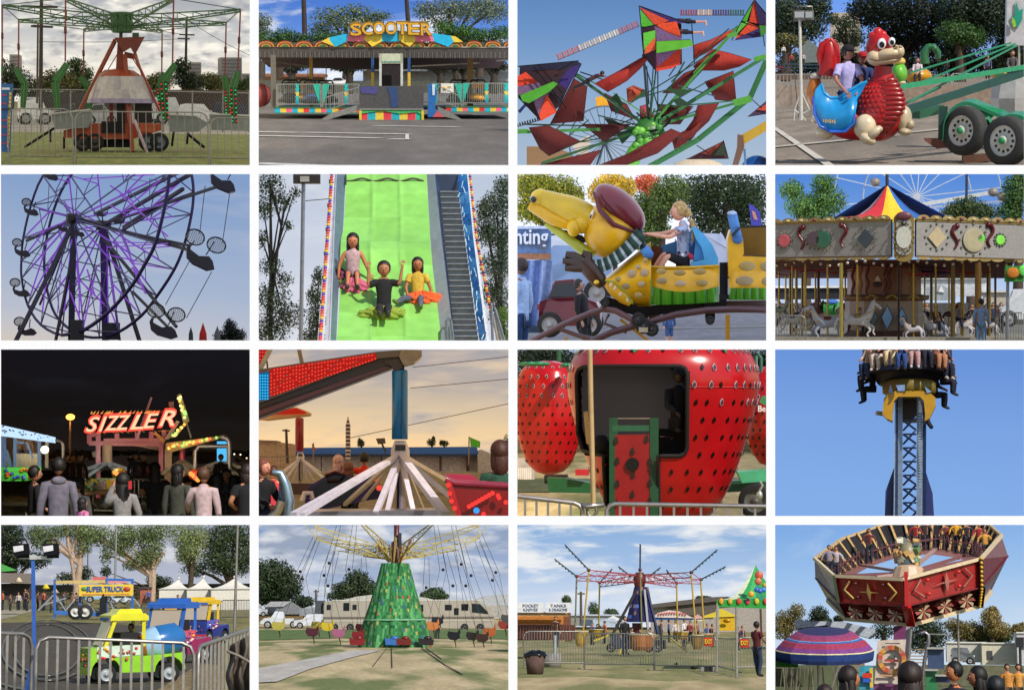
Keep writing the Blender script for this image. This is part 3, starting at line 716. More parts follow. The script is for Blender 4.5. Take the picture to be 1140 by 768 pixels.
def plinth(u0,u1,v0,v1,n,name='skirting',Y=YF-.3,off=0):
 mb=MB();z0,z1=P(565,v1,Y).z,P(565,v0,Y).z;x0,x1=P(u0,v0,Y).x,P(u1,v0,Y).x
 seq=['20b0d0','f0cc40','ee6a86','20b0d0','f0cc40','e03c40']
 for i in rg(n):
  a,b=x0+(x1-x0)*i/n,x0+(x1-x0)*(i+1)/n;mb.box(((a+b)/2,Y,(z0+z1)/2),(b-a,.08,z1-z0),hx(seq[(i+off)%6]))
 mb.box(((x0+x1)/2,Y-.02,z1+.02),(x1-x0,.1,.05),'3a7a48');mb.box(((x0+x1)/2,Y-.02,z0),(x1-x0,.06,.05),'2a8a7a');return mb.o(name,0,pv)
plinth(80,470,487,510,15);plinth(850,1150,482,504,12,off=5)
fl=MB();a,b=P(75,484,YF),P(1160,484,YF);fl.box(((a.x+b.x)/2,YF+6.5,a.z-.05),(b.x-a.x,12.5,.1),'4a4c4e');fl.o('floor',1,pv)
def railing(u0,u1,v0,v1,nb,lab,tris,Y=YF-.3):
 t=thing('railing',lab,'railing',P((u0+u1)/2,v1,Y));g='a8aaa6'
 MB().beam(*K(Y,u0,v0,u1,v0),.05,.05,g).beam(*K(Y,u0,v1,u1,v1),.05,.05,g).beam(*K(Y,u0,v0,u0,v1+14),.07,.07,g).beam(*K(Y,u1,v0,u1,v1+14),.07,.07,g).o('frame',1,t)
 mb=MB()
 for i in rg(1,nb):u=u0+(u1-u0)*i/nb;mb.beam(*K(Y,u,v0,u,v1),.022,.022,'b4b6b2')
 mb.o('bars',1,t);mb=MB()
 for u,w_,kind in tris:
  if kind=='s':
   for j in rg(5):mb.prism(K(Y-.04,u-w_,v0+(v1-v0)*j/5,u+w_,v0+(v1-v0)*j/5,u+w_*.4,v0+(v1-v0)*(j+1)/5,u-w_*.4,v0+(v1-v0)*(j+1)/5),.02,hx(['28b8b0','28b8b0','d8c860','28b8b0','20a0b0'][j]))
  else:mb.prism(K(Y-.04,u-w_,v0,u+w_,v0,u+(w_*.8 if kind=='r' else-w_*.8),v1),.02,'2fb49c')
 mb.o('coloured_panel',0,t);return t
railing(90,288,380,470,22,'grey railing with turquoise panels at the left end of the pavilion',[(182,10,'s'),(268,16,'r')])
railing(296,460,380,470,18,'grey railing with turquoise panels just left of the centre platform',[(312,16,'l'),(402,11,'s')])
railing(790,922,378,466,15,'grey railing right of the centre platform with white notice',[(803,12,'s'),(905,16,'r')])
railing(930,1140,376,464,22,'grey railing with turquoise panels at the right end of the pavilion',[(942,16,'l'),(1034,10,'s'),(1124,14,'s')])
n_=MB().box(P(857,398,YF-.42),(W(56,YF),.03,W(42,YF)),'e8e6da');n_.lathe([(0,0),(.09,0),(.09,.02),(0,.02)],P(845,398,YF-.45),'e0b030',14,axis=(0,-1,0));n_.box(P(866,392,YF-.44),(.16,.02,.1),'c8b890');n_.o('safety_notice',0,None,'white safety notice with yellow disc on the right railing','sign')
for i,(u,v,col,dy)in en([(150,470,'3a3c44',2.5),(228,470,'d89a30',1.6),(310,472,'30343a',3),(250,474,'3a5a86',.8),(905,470,'30343a',2.6),(995,470,'d89a30',1.8),(960,470,'2a2c30',3.2)]):
 c=P(u,v,YF+dy);t=thing('bumper_car',['black framed bumper car behind the left end railing','yellow bumper car behind the left railing','dark bumper car nearer the booth on the left','blue bumper car low behind the left railing','black bumper car right of the white notice','yellow bumper car behind the right end railing','second black bumper car between notice and yellow one'][i],'bumper car',c,'bumper cars')
 MB().ell(c+V((0,0,.3)),(.55,.8,.28),col,None,14,8).lathe([(.6,.1),(.66,.16),(.66,.26),(.6,.3)],c,'181818',16).o('body',2,t)
 MB().tube([c+V((-.38,.1,.4)),c+V((-.4,.1,1.08)),c+V((-.3,.1,1.22)),c+V((.3,.1,1.22)),c+V((.4,.1,1.08)),c+V((.38,.1,.4))],.05,'202226',6).o('seat_frame','rubber',t)
 MB().box(c+V((0,.05,.95)),(.6,.1,.32),hx(col)if i in(1,5)else '26282c').o('backrest',2,t)
 MB().tube([c+V((0,.3,.4)),c+V((.05,.5,3.2))],.025,'555555',5).o('pick_up_pole',1,t)
bt=thing('ticket_booth','white framed booth with green lettered panel in the middle of the pavilion','booth',P(604,385,YF-1))
Yb=YF-.6;wt='c8ccc4'
MB().beam(*K(Yb,556,244,556,388),.12,.12,wt).beam(*K(Yb,652,244,652,388),.12,.12,wt).o('frame',0,bt)
MB().box(P(604,265,Yb),(W(104,Yb),.12,W(44,Yb)),'c6ccb0').o('panel',0,bt)
mb=MB()
for k in rg(9):mb.box(P(566+k*9.6,279,Yb-.08),(.07,.02,.06),'3aa080'if k%2 else '4a9ab0')
mb.o('lettering',0,bt)
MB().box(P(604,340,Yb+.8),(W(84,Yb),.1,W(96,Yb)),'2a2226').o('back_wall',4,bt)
Yp=YF-2.2
cp=thing('entrance_platform','grey metal entrance platform with coloured block skirt in front of the pavilion','platform',P(605,552,Yp))
z1,z0=P(605,388,Yp).z,P(605,490,Yp).z;x0,x1=P(461,440,Yp).x,P(750,440,Yp).x
MB().box(((x0+x1)/2,Yp+.05,(z0+z1)/2),(x1-x0,.06,z1-z0),'6c6c70').o('screen_panel',1,cp)
MB().prism([P(586,392,Yp-.02),P(632,392,Yp-.02),P(636,480,Yp-.02),P(604,486,Yp-.02),(P(598,430,Yp-.02))],(0,.04,0),'2f4a78').prism(K(Yp-.02,462,392,545,392,540,425,470,420),.03,'4a4a88').o('painted_emblem',0,cp)
MB().box(((x0+x1)/2,Yp+.6,z0-.03),(x1-x0,1.5,.06),'b4b6b4').o('deck',1,cp)
seq=['e04050','28b4c8','e8cc48','e04050','28b4c8','e8cc48','e04050','28c0a8']
mb=MB()
for i in rg(8):
 a,b=x0+(x1-x0)*i/8,x0+(x1-x0)*(i+1)/8;zt_,zb_=P(605,500,Yp).z,P(605,551,Yp).z
 mb.box(((a+b)/2,Yp-.02,(zt_+zb_)/2),(b-a,.06,zt_-zb_),seq[i])
mb.prism([P(462,494,Yp-.1),P(748,494,Yp-.1),P(748,520,Yp-.1),P(720,506,Yp-.1),(P(640,512,Yp-.1)),P(560,500,Yp-.1),P(470,512,Yp-.1)],(0,.04,0),'4fc070')
mb.box(P(466,524,Yp-.1),(.12,.06,W(54,Yp)),'e0c83a').box(P(746,524,Yp-.1),(.12,.06,W(54,Yp)),'e0c83a');mb.o('skirt',3,cp)
for q,r_,lab in[([(462,470),(462,498),(300,545),(288,540),(330,512)],[(462,392),(310,440)],'sloping grey entrance ramp with handrail at the left'),([(815,480),(870,505),(925,540),(905,540),(815,520)],[(815,388),(905,430)],'short grey exit ramp at the right of the platform')]:
 t=thing('ramp',lab,'ramp',P(q[2][0],q[2][1],Yp))
 MB().prism([P(u,v,Yp+.2)for u,v in q],(0,1.1,0),'a8aaa8','8c8e8c').o('deck',1,t)
 a,b=P(*r_[0],Yp+.3),P(*r_[1],Yp+.3);mb=MB().beam(a,b,.05,'b0b2ae')
 for k in rg(9):
  c=a.lerp(b,k/8);mb.beam(c,c-V((0,0,.62)),.025,'b0b2ae')
 mb.beam(a-V((0,0,.62)),b-V((0,0,.62)),.04,'b0b2ae');mb.o('handrail',1,t)
mb=MB().prism(K(Yp-.1,770,378,800,378,812,420,800,470,815,528,770,528),.5,'2468b0')
mb.prism(K(Yp-.14,788,380,802,380,800,430,790,430),.03,'c8dce8').prism(K(Yp-.14,812,500,846,528,790,528),.1,'c85a60')
mb.o('ride_figure_panel',0,None,'blue painted cut out panel at the right of the entrance platform','panel')
MB().ell(P(15,430,YF+1),(.55,.5,.6),'9a4a48',None,12,8).o('ride_tub',2,None,'dull red round ride tub at the left edge beside the pavilion','ride tub')
place(0,2,760,2,62);P,G=T.P,T.G
sky(400,sky_mat('clear_kite_sky',[(.1,'a8bcd2'),(.45,'8fadd0'),(.8,'6f96c8'),(1,'6289bf')]))
Y=80;dgr='24502a';lgr='4f9a34'
rd=thing('kite_ride','tilted green wheel of the flying kite ride with dark red sails','kite ride',P(530,745,Y))
def pan(pts,Yd,col,th=.05):return MB().prism([P(u,v,Yd)for u,v in pts],(0,th,0),col)
def sail(pts,Yd,col='6a1c18',bow=.4):
 c=V((0,0,0));q=[P(u,v,Yd+uni(-.3,.3))for u,v in pts]
 for p in q:c+=p/len(q)
 mb=MB();n=len(q);rings=[q]
 for t_ in(.66,.33):rings.append([p.lerp(c,1-t_)+V((0,-bow*(1-t_*t_),0))for p in q])
 vs=[p for r in rings for p in r]+[c+V((0,-bow,0))];fs=[]
 for r in rg(2):
  for i in rg(n):fs.append([r*n+i,r*n+(i+1)%n,(r+1)*n+(i+1)%n,(r+1)*n+i])
 for i in rg(n):fs.append([2*n+i,2*n+(i+1)%n,3*n])
 mb.add(vs,fs,col,True)
 mb.tube(q,.014,'2a1a1a',4,close=True)
 return mb.o('sail',3,rd)
sails=[([(355,378),(470,318),(560,265),(628,232),(560,310),(500,365),(415,415)],79,'a82c20'),([(265,355),(322,390),(305,545),(155,560)],80,'57140f'),([(800,205),(880,180),(1000,122),(940,175),(860,238),(800,268)],82,'b03424'),([(885,222),(960,240),(1062,270),(1010,300),(940,318),(812,318),(800,300),(850,255)],83,'a02a1e'),([(850,370),(980,320),(992,450),(950,455),(900,450)],83,'6e1c16'),([(820,475),(915,465),(870,545),(780,628),(755,600),(800,540)],81,'7a1f18'),([(60,575),(145,565),(290,635),(150,702),(110,670)],77,'571410'),([(90,748),(385,675),(330,750)],77,'5e1612'),([(360,750),(500,695),(600,640),(700,580),(748,600),(640,690),(480,750)],78,'631813'),([(400,420),(500,470),(540,540),(430,500)],81,'5e1814'),([(660,420),(760,330),(840,300),(740,420)],83.5,'6a1c16'),([(640,470),(800,480),(740,560),(660,560)],81.5,'5a1612'),([(300,560),(520,560),(400,640)],79.5,'4e130f'),([(700,620),(800,570),(860,520),(800,620),(720,690)],81,'742018'),([(500,400),(530,386),(578,405),(556,440),(505,465)],82,'b0492c'),([(560,480),(590,470),(650,560),(590,585),(560,540)],80.5,'a83a4a')]
for p,yd,c in sails:sail(p,yd,c)
hub=(600,575)
spokes=[((270,340),78,.1,dgr),((5,596),77,.12,'3a7a34'),((120,735),76,.09,dgr),((575,245),79,.08,'1c2c24'),((640,250),82,.06,dgr),((760,280),83,.05,dgr),((1000,120),82,.09,'3f8434'),((1110,265),82,.12,'2d6a3a'),((1045,450),82,.09,'2f6e30'),((800,640),81,.11,'1f2a2c'),((30,560),79,.06,dgr),((370,520),80,.05,dgr),((890,260),84,.05,dgr),((620,300),84,.05,'22343a'),((980,330),84,.05,'2a4a38')]
for(u,v),yd,w_,c in spokes:
 MB().beam(P(hub[0]+(u-hub[0])*.08,hub[1]+(v-hub[1])*.08,Y),P(u,v,yd),w_,c).o('spoke',0,rd)
mb=MB()
for a,b,c in[((270,330),(420,410),'2f6e30'),((290,325),(470,385),'20242c'),((205,655),(540,595),'2a5a2c'),((150,700),(560,520),'264a2a'),((700,400),(560,440),'1e4a22'),((570,250),(640,480),'20303a'),((860,370),(600,520),'2a5430'),((905,225),(560,440),'1e3c24'),((720,300),(690,345),'20303a'),((730,385),(900,435),'3a4a58'),((700,480),(1050,450),'2f6e30'),((690,545),(900,470),'2d5a34'),((1000,120),(800,330),'4f8a3a'),((960,130),(700,370),'24402c'),((590,300),(600,470),'222c34'),((640,320),(640,500),'222c34'),((150,610),(230,545),'2a4a2c'),((230,620),(330,540),'2a4a2c'),((560,500),(440,420),'57a038')]:
 mb.beam(P(*a,81),P(*b,81),.05,c)
for k in rg(16):
 a=k*.39;u,v=600+75*cos(a),560+75*sin(a);mb.beam(P(600,560,80.5),P(u,v,79.6),.05,hx('4a8a44' if k%2 else '2c5a30'))
mb.o('brace_rods',0,rd)
for q,c in[([(430,440),(455,420),(485,470),(450,520)],'1f4a20'),([(395,530),(440,540),(480,560),(430,575)],'16341a'),([(520,460),(590,395),(580,430),(505,475)],'22522a'),([(680,400),(800,405),(740,440)],'1d451f'),([(705,450),(740,440),(795,475),(730,480)],'183a1c'),([(450,600),(560,570),(480,650)],'1d451f')]:
 pan(q,80,c,.08).o('gusset',0,rd)
rim=[((1128,275),(1056,440),82),((1056,440),(820,630),81.5),((820,630),(600,752),80)]
for a,b,yd in rim:MB().beam(P(*a,yd),P(*b,yd),.3,.22,'2b6a38').beam(P(a[0]-6,a[1]-4,yd-.12),P(b[0]-6,b[1]-4,yd-.12),.06,.04,'4f8f50').o('rim_beam',0,rd)
for(u,v),s_ in(((1020,455),60),((130,585),40),((1100,262),40),((30,592),40),((975,160),34)):
 a=P(u,v,79);MB().box(a,(.009*s_*1.3,.2,.009*s_*.5),lgr,Rot(-.25 if u>900 else 0,3,'Y')).o('rim_joint',0,rd)
for a,b,cols,w_ in[((190,272),(558,118),['c86a60','e0c8a8','e8d8b8','b06060'],26),((740,70),(1030,70),['a04048','e0b890','503060','2f5a40'],24),((5,572),(130,536),['40303a','40303a','40303a','2a2a30'],14)]:
 mb=MB();n=int(abs(b[0]-a[0])/11);p,q=P(*a,80),P(*b,80);mb.beam(p,q,.05,.03,'3a3034')
 up_=(q-p).cross(V((0,1,0))).normalized()*-1
 if up_.z<0:up_=-up_
 for i in rg(n):
  c=p.lerp(q,(i+.5)/n)+up_*W(w_/2,80);k=hx(cols[min(3,int(i/n*4))]);mb.beam(c-up_*W(w_/2,80),c+up_*W(w_/2,80),W(8,80),.06,k if i%2 else tuple(x*.75 for x in k))
 mb.o('light_strip',0,rd)
def kite(lab,panels,frame,Yk,extra=()):
 t=thing('kite_canopy',lab,'kite',P(*panels[0][0][0],Yk))
 for i,(q,c)in en(panels):pan(q,Yk+i*-.06,c,.04).o('canopy_panel',3,t)
 mb=MB()
 for a,b in frame:mb.beam(P(*a,Yk-.5),P(*b,Yk-.5),.035,'16181c')
 mb.o('frame',1,t)
 for q,c in extra:pan(q,Yk-.7,c,.25).o('padded_rail',2,t)
 return t
for q,yd,c in[([(562,36),(745,110),(748,290),(632,322),(577,246)],78.2,'3a1a30'),([(20,302),(290,284),(196,480),(110,542),(12,440)],78.6,'2a1420'),([(1075,4),(1126,120),(990,182),(1018,100)],81,'2a1828')]:sail(q,yd,c)
kB=kite('orange purple and green kite at the top centre with two riders lying in it',[([(558,30),(770,105),(640,110)],'35246a'),([(560,35),(690,95),(640,115),(620,108)],'d04a2c'),([(562,45),(625,118),(566,122)],'4fae2c'),([(625,110),(725,98),(745,168),(690,150)],'e04a24'),([(625,118),(690,150),(748,172),(745,190),(635,190)],'7a5a88'),([(632,235),(744,215),(740,290),(700,310),(632,322)],'d23a22'),([(632,238),(735,220),(640,300)],'8a6090'),([(575,150),(628,138),(630,215),(578,240)],'5fbe38'),([(585,215),(628,170),(630,225),(580,245)],'d8582c')],[((556,28),(576,250)),((556,28),(780,108)),((565,128),(640,112)),((792,95),(805,290)),((785,180),(630,190)),((576,250),(632,320))],77,[([(634,188),(790,180),(800,205),(740,222),(634,240)],'5aa832')])
kA=kite('dark purple kite with orange and lilac wings at the left',[([(8,300),(275,275),(296,288),(205,315),(60,320)],'1e1c38'),([(296,288),(230,405),(190,372),(240,310)],'35246a'),([(8,345),(45,325),(100,372),(8,390)],'e2452c'),([(8,392),(105,372),(120,400),(8,430)],'7a5a80'),([(80,455),(128,425),(150,425),(112,540)],'8a6488'),([(140,425),(188,505),(115,545),(105,520)],'e24a2c'),([(60,318),(205,312),(190,345),(150,350)],'3a1a20')],[((5,300),(285,275)),((296,288),(160,560)),((80,300),(230,490)),((100,290),(210,420)),((190,320),(260,280))],77.5,[([(20,430),(170,368),(190,378),(150,415),(60,465),(30,455)],'4a9a30'),([(10,500),(38,470),(48,478),(20,512)],'1c2c60')])
kC=kite('red green and purple kite at the upper right corner',[([(1075,0),(1020,95),(1040,100)],'4fae2c'),([(1075,0),(1050,100),(1100,110)],'d0402a'),([(1075,0),(1128,60),(1128,120),(1095,108)],'2c2050'),([(1015,105),(1050,100),(990,160),(975,180)],'5fb838'),([(1050,105),(1100,125),(1000,172),(985,178)],'d84a28'),([(1100,125),(1118,165),(980,184)],'3a2860')],[((1075,0),(1015,100)),((1075,0),(1130,70)),((1015,100),(1110,130)),((1110,110),(1120,210)),((972,184),(1015,100))],80.5,[([(1098,115),(1126,118),(1128,150),(1104,165)],'3c8030')])
kite('small dark kite tip at the right edge below the green rim',[([(1045,525),(1128,455),(1128,512)],'4a3050'),([(1085,495),(1128,470),(1128,500)],'c84a30')],[((1045,525),(1128,512)),((1060,445),(1110,490))],83)
kite('small red and dark kite pointing left under the green rim',[([(770,716),(935,635),(955,714)],'4a2428'),([(830,690),(930,640),(880,700)],'8a3a28'),([(880,700),(938,645),(950,700)],'2a3a28')],[((768,716),(955,714)),((935,632),(958,716)),((815,655),(868,690))],83)
LIE=dict(STAND,wL=(-.1,-.1,.95),eL=(-.15,-.04,.85),wR=(.1,-.1,.95),eR=(.15,-.04,.85))
for u,v,lab,top in[(862,100,'rider lying in the top centre kite with bare legs stretched right','2a2a30'),(850,148,'lower rider in the top centre kite beside the green rail','503038')]:
 person(lab,P(u,v,77.9),1.5,base=LIE,rot=-PI/2,lean=PI/2*.97,shorts=True,skin='d0907a',top=top,legs='22242c',shoes='d8a890',sub=1)
person('rider in the left kite lying under its dark canopy',P(255,400,78.2),1.4,base=LIE,rot=PI/2,lean=PI/2*.7,skin='8a5a48',top='4a2a2a',legs='1c1c24')
mb=MB();seed0(3)
for k in rg(46):
 a=uni(0,6.28);r=uni(0,75);u,v=600+r*cos(a),625+r*.9*sin(a);s_=uni(.07,.2)
 mb.ell(P(u,v,79.3),(s_,s_,s_*.8),hx(pick(['5aa838','3f8430','2a5a24','78c048'])),None,8,5)
mb.lathe([(0,-.2),(.5,-.2),(.62,0),(.6,.25),(.3,.4),(0,.4)],P(600,600,80),'2f6a2c',14,axis=(.1,-1,.3)).o('hub',0,rd)
MB().lathe([(.68,-.05),(.78,0),(.68,.08)],P(615,560,80),'1c2018',20,axis=(-.3,-.5,1)).o('slew_ring',1,rd)
mb=MB().tube(K(79.5,505,760,540,680,590,620),[.38,.3,.28],'5fae30',9);mb.o('column',0,rd)
w2=thing('ferris_wheel','pale distant fair wheel showing through the lower left of the ride','ferris wheel',P(330,750,140))
mb=MB()
for k in rg(14):
 a=k*PI/14;c=P(400,640,140);r=2.5;mb.beam(c-V((cos(a)*r,0,sin(a)*r)),c+V((cos(a)*r,0,sin(a)*r)),.05,'5a6a78')
mb.tube([P(400,640,140)+V((cos(k*PI/12)*2.5,0,sin(k*PI/12)*2.5))for k in rg(24)],.06,'6a7684',5,close=True).o('rim',1,w2)
MB().tube(K(140,400,640,360,760),.08,'44505a',5).tube(K(140,400,640,450,760),.08,'44505a',5).o('leg',1,w2)
pan([(250,650),(330,610),(335,670),(300,720)],150,'c8b8a0',2).o('tent_roof',3,None,'cream tent roof showing between the red sails at the lower left','tent')
pan([(50,660),(160,660),(250,690),(250,750),(50,750)],150,'8a6a48',2).o('brown_awning',3,None,'brown awning at the bottom left below the kites','awning')
pan([(360,440),(400,430),(430,475),(362,478)],140,'e0a020',.5).o('yellow_canopy',3,None,'small yellow canopy seen left of the green hub','canopy')
t=thing('ride_boom','yellow box arm on a brown leg at the lower right corner','ride arm',P(1000,745,95))
pan([(1005,615),(1128,545),(1128,590),(1020,655)],95,'b8942c',.6).o('arm',0,t)
pan([(1000,605),(1024,610),(1030,660),(1000,750),(976,750),(998,665)],94.8,'6a4a3a',.5).o('leg',0,t);MB().beam(*K(95,1035,750,1030,670),.1,.1,'6a90b8').o('strut',1,t)
MB().ell(P(1085,760,98),(.75,.75,.65),'1c4a8a',None,16,10).o('blue_dome',2,None,'blue dome at the bottom right corner under the yellow arm','dome')
MB().ell(P(820,760,97),(1.3,.8,.5),'c8b8a0',None,16,10).o('tent_roof',3,None,'cream tent top along the bottom edge right of the hub','tent')
place(0,3,335,1.62,34);P,G=T.P,T.G
sky(2500,sky_mat('park_sky',[(.3,'b8d0f4'),(1,'6c9cf0')]))
ground(20,2500,ground_mat('fair_asphalt','786d61','918475',2,'6a6056',.5),'asphalt')
patch('lawn',[(-40,352),(1200,352),(1200,343),(-40,343)],ground_mat('park_grass','5a5c30','78743e',.2),.02)
stripe('painted_line',[((-20,560),(275,760))],.17,'c8c0b4');stripe('painted_line',[((-20,668),(560,612)),((600,602),(780,584))],.3,'b8b0a4')
tree('tree','big dark tree filling the upper left corner behind the floodlight',60,345,230,[(60,60,110,110),(160,110,90,90),(30,160,80,60),(210,30,60,60)],3600,W(9,230),DARKG,tw=.6)
tree('tree','huge near black tree filling the top behind the dinosaur head',600,345,235,[(420,50,90,80),(540,60,120,110),(680,70,130,120),(560,190,150,70),(700,190,110,70)],6000,W(9,230),['141c12','1c2618','10170e'],tw=.8)
tree('tree','dark green tree right of the middle behind the green arms',850,345,232,[(840,60,120,110),(880,170,110,80),(960,60,110,120),(800,230,80,40)],5200,W(9,230),['1a2616','243420','141e12'],tw=.7)
tree('tree','lighter green tree in front of the dark trees at the right',850,345,225,[(830,150,90,60),(900,170,70,50)],1200,W(8,225),['2f4a22','3a5428'],tw=.5)  # crown leaves lighter green than the trees behind
tree('tree','dark tree at the far right behind the white centre pole',1060,345,236,[(1050,80,90,110),(1110,160,80,120),(1060,230,80,60)],3200,W(9,230),DARKG,tw=.6)
tree('tree','small dark tree over the pale building left of the boy',340,345,215,[(330,110,45,40),(370,170,50,50),(300,170,35,35),(270,90,40,30)],900,W(7,215),DARKG,tw=.3)
tree('shrub','low sunlit olive shrub left of the floodlight pole',50,345,220,[(60,180,60,30),(30,220,50,30),(120,190,40,30)],900,W(7,220),OLIVE,tw=.3,cat='shrub')
tree('hedge_trees','continuous dark filler foliage, covering the sky gap along the far side of the park lawn',565,345,240,[(100+115*i,290,90,60)for i in rg(10)],5200,W(10,240),DARKG,trunk=False,cat='trees')  # leaf mass added to cover the sky gap among the tree trunks
t=thing('park_building','pale cream building glimpsed between the trees above the boy','building',P(320,330,250))
MB().box(P(330,190,250),(3.6,3,7),'c8bca8').o('wall',4,t);MB().box(P(370,195,247),(.9,.2,1),'50504a').box(P(310,150,247),(.6,.2,1.2),'50504a').o('window','glass',t)
t=thing('park_shed','grey green gabled shed behind the floodlight pole','shed',P(165,300,200))
MB().prism(K(200,132,285,132,215,160,182,205,215,205,285),2,'76807e').o('wall',4,t)
mb=MB().box(P(110,348,160),(9,.5,.5),'6a5444');mb.o('low_wall',4,None,'low brown wall in the park at the left','wall')
for u,v,s_,lab in[(95,292,1,'blue picnic table on the lawn left of the pole'),(165,295,.8,'second blue picnic table on the lawn behind the pole')]:
 c=P(u,v,120);t=thing('picnic_table',lab,'table',c)
 MB().box(c+V((0,0,0)),(1.3*s_,.6,.08),'2c4a5c').o('tabletop',0,t);MB().box(c+V((0,-.5,-.2)),(1.3*s_,.2,.06),'2c4a5c').o('seat',0,t)
 for q in(-.4,.4):MB().beam(c+V((q,0,0)),c+V((q*1.3,0,-.45)),.08,'24343e').o('leg',0,t)
t=thing('park_bench','dark red bench at the left edge of the lawn','bench',P(30,325,110));MB().box(P(28,305,110),(.5,.06,.14),'6a2c30').o('backrest',0,t);MB().box(P(28,318,109.8),(.5,.2,.05),'5a2428').o('seat',0,t);MB().box(P(28,330,110),(.4,.1,.12),'2a2020').o('leg',0,t)
for u,v,c,lab in[(85,300,'a83040','distant person in red by the first picnic table'),(140,298,'c8c8d0','distant person in white beside the floodlight pole'),(50,262,'e0e0e0','distant person in white at the far left of the lawn')]:
 person(lab,P(u,v,121),.75,top=c,sub=0)
tl=[('distant person in dark clothes behind the right crowd barrier',790,'282a34'),('distant person in navy leaning right of the thin arms',965,'30405a')]
for lab,u,c in tl:person(lab,P(u,330,120),.8,top=c,sub=0)
z='b4aea6'
def bar3(l,u0,v0,u1,v1,top0,n):
 p,q=G(u0,v0),G(u1,v1);return barrier(l,p,q,W(v0-top0,p.y),n,z,.022,rb=.014)
bar3('white barrier at the left running behind the floodlight stand',-20,548,175,530,345,12)
bar3('white barrier behind the red dinosaur tail',190,530,420,500,345,16)
bar3('grey barrier between the dinosaur neck and the green trailer',560,470,800,458,345,20);bar3('grey barrier behind the green arms at the right',805,458,1020,455,340,18)
for u0,u1,lab in((-20,190,'brown fence panel beyond the left barriers'),(600,1010,'long brown fence panel beyond the right barriers')):
 p,q=P(u0,478,75),P(u1,478,75);MB().box((p+q)/2+V((0,0,.35)),((q-p).x,.05,.75),'a08c7c').o('fence_panel',4,None,lab,'fence')
Yf=52;fl=thing('floodlight_stand','white telescopic floodlight mast with two grey lamp heads','floodlight',P(130,545,Yf))
MB().tube(K(Yf,130,545,130,400,124,90),[.045,.04,.036],'d0ccc4',8).o('mast',0,fl)
for a,b in[((128,420),(100,500)),((100,500),(98,548)),((132,420),(168,500)),((168,500),(130,520)),((100,500),(130,520)),((130,520),(150,548))]:MB().tube([P(*a,Yf),P(*b,Yf)],.02,'c8c4bc',6).o('leg',0,fl)
MB().tube(K(Yf,98,95,98,30,180,32,185,95),.025,'8a8880',6,close=True).o('bracket',1,fl)
for u,w_ in((122,52),(166,40)):
 hd=MB().prism(K(Yf-.1,u-w_/2,50,u+w_/2,48,u+w_/2+2,92,u-w_/2,88),.2,'8e8e8a').o('lamp_head',1,fl)
 MB().box(P(u,68,Yf-.13),(w_*.0045,.02,.15),'b8bcc0').o('lens','glass',hd)
MB().tube(K(Yf,98,90,100,340,118,530),.01,'3a3834',4).o('cable','rubber',fl)
Y=37
ctr=thing('ride_centre','white centre column, faceted drum and green swing arms of the dinosaur ride','ride centre',P(1080,520,44))
MB().box(half(44,1062,0,1150,200)+V((0,0,.2)),(W(90,44),.6,W(205,44)+.4),'d0ccd0').o('column_panel',0,ctr)
mb=MB().prism(K(43.65,1103,8,1118,50,1135,40,1132,90,1112,128,1095,110,1084,75,1098,80),.03,'2aa088');mb.prism(K(43.6,1088,80,1100,95,1104,122,1092,125,1084,100),.03,'a8d848');mb.o('leaf_emblem',0,ctr)
MB().tube(K(43.8,1118,200,1118,300),.025,'d8d8d0',6).o('rod',1,ctr)
dr=MB();dc=P(1130,520,44)
dr.lathe([(0,0),(.62,0),(.68,.35),(.6,.78),(.25,.82),(0,.82)],dc,lambda i,k:['dcdad4','c6c4c0','e4e2dc','b8b6b2'][(i*3+k*5)%4],11,smooth=False);dr.o('drum',0,ctr)
for a,b,w_,c,ya,yb in[((560,398),(1150,304),20,'2f9a6a',Y+.3,42),((600,503),(1150,328),30,'1f4c44',Y+.3,42),((604,470),(760,395),10,'2a6a52',Y+.3,39),((650,520),(760,495),38,'1f5a40',40,41),((1110,206),(605,470),7,'3a8a6a',43,Y+.3),((1100,200),(690,368),7,'2f8a64',43,40),((1080,196),(620,332),7,'2f8a64',43,40),((1010,345),(1150,335),16,'4a7a50',42,42)]:
 MB().beam(P(*a,ya),P(*b,yb),W(w_,39),c).o('arm' if w_>9 else 'stay_rod',0,ctr)
tr=thing('ride_trailer','green mudguarded trailer with two white rimmed wheels at the right','trailer',P(950,745,Y))
g='2f8a64'
def arc(c,rx,ry,a0,a1,n=10):return[(c[0]+rx*cos(a0+(a1-a0)*k/n),c[1]-ry*sin(a0+(a1-a0)*k/n))for k in rg(n+1)]
o1=arc((878,590),105,128,PI,PI*.42);o2=arc((1090,650),115,132,PI*.62,PI*.1)
outer=[(770,640)]+o1+o2;
mb=MB();n=len(outer);q0=[P(u,v,Y-.05)for u,v in outer]
for i in rg(n-1):
 a,b=q0[i],q0[i+1];mb.add([a,b,b+V((.12,.5,.05)),a+V((.12,.5,.05))],[[0,1,2,3]],g);mb.add([a,b,b+V((0,0,-.07)),a+V((0,0,-.07))],[[0,1,2,3]],'2a7a5a')
mb.prism(K(Y,905,470,1000,488,1062,500,1010,520,990,540,958,530,930,500),.05,'3aa878');mb.o('mudguard',2,tr)
MB().beam(*K(Y+.6,790,560,1150,600),.25,.3,'1f4a3c').box(P(772,560,Y+.3),(.16,.2,.62),'234a40').beam(*K(Y-.1,975,530,995,560),.05,.05,'4ab888').o('chassis',0,tr)
ax=V((-.62,-.78,.06))
wheel(P(872,594,Y-.1),.445,.26,ax,tr,rim='d6d2c6',tyre='3a3a38',hub='2f9a5c',holes=12);wheel(P(1062,640,Y-1.0),.44,.26,ax,tr,rim='d6d2c6',tyre='3a3a38',hub='2f9a5c',holes=12)
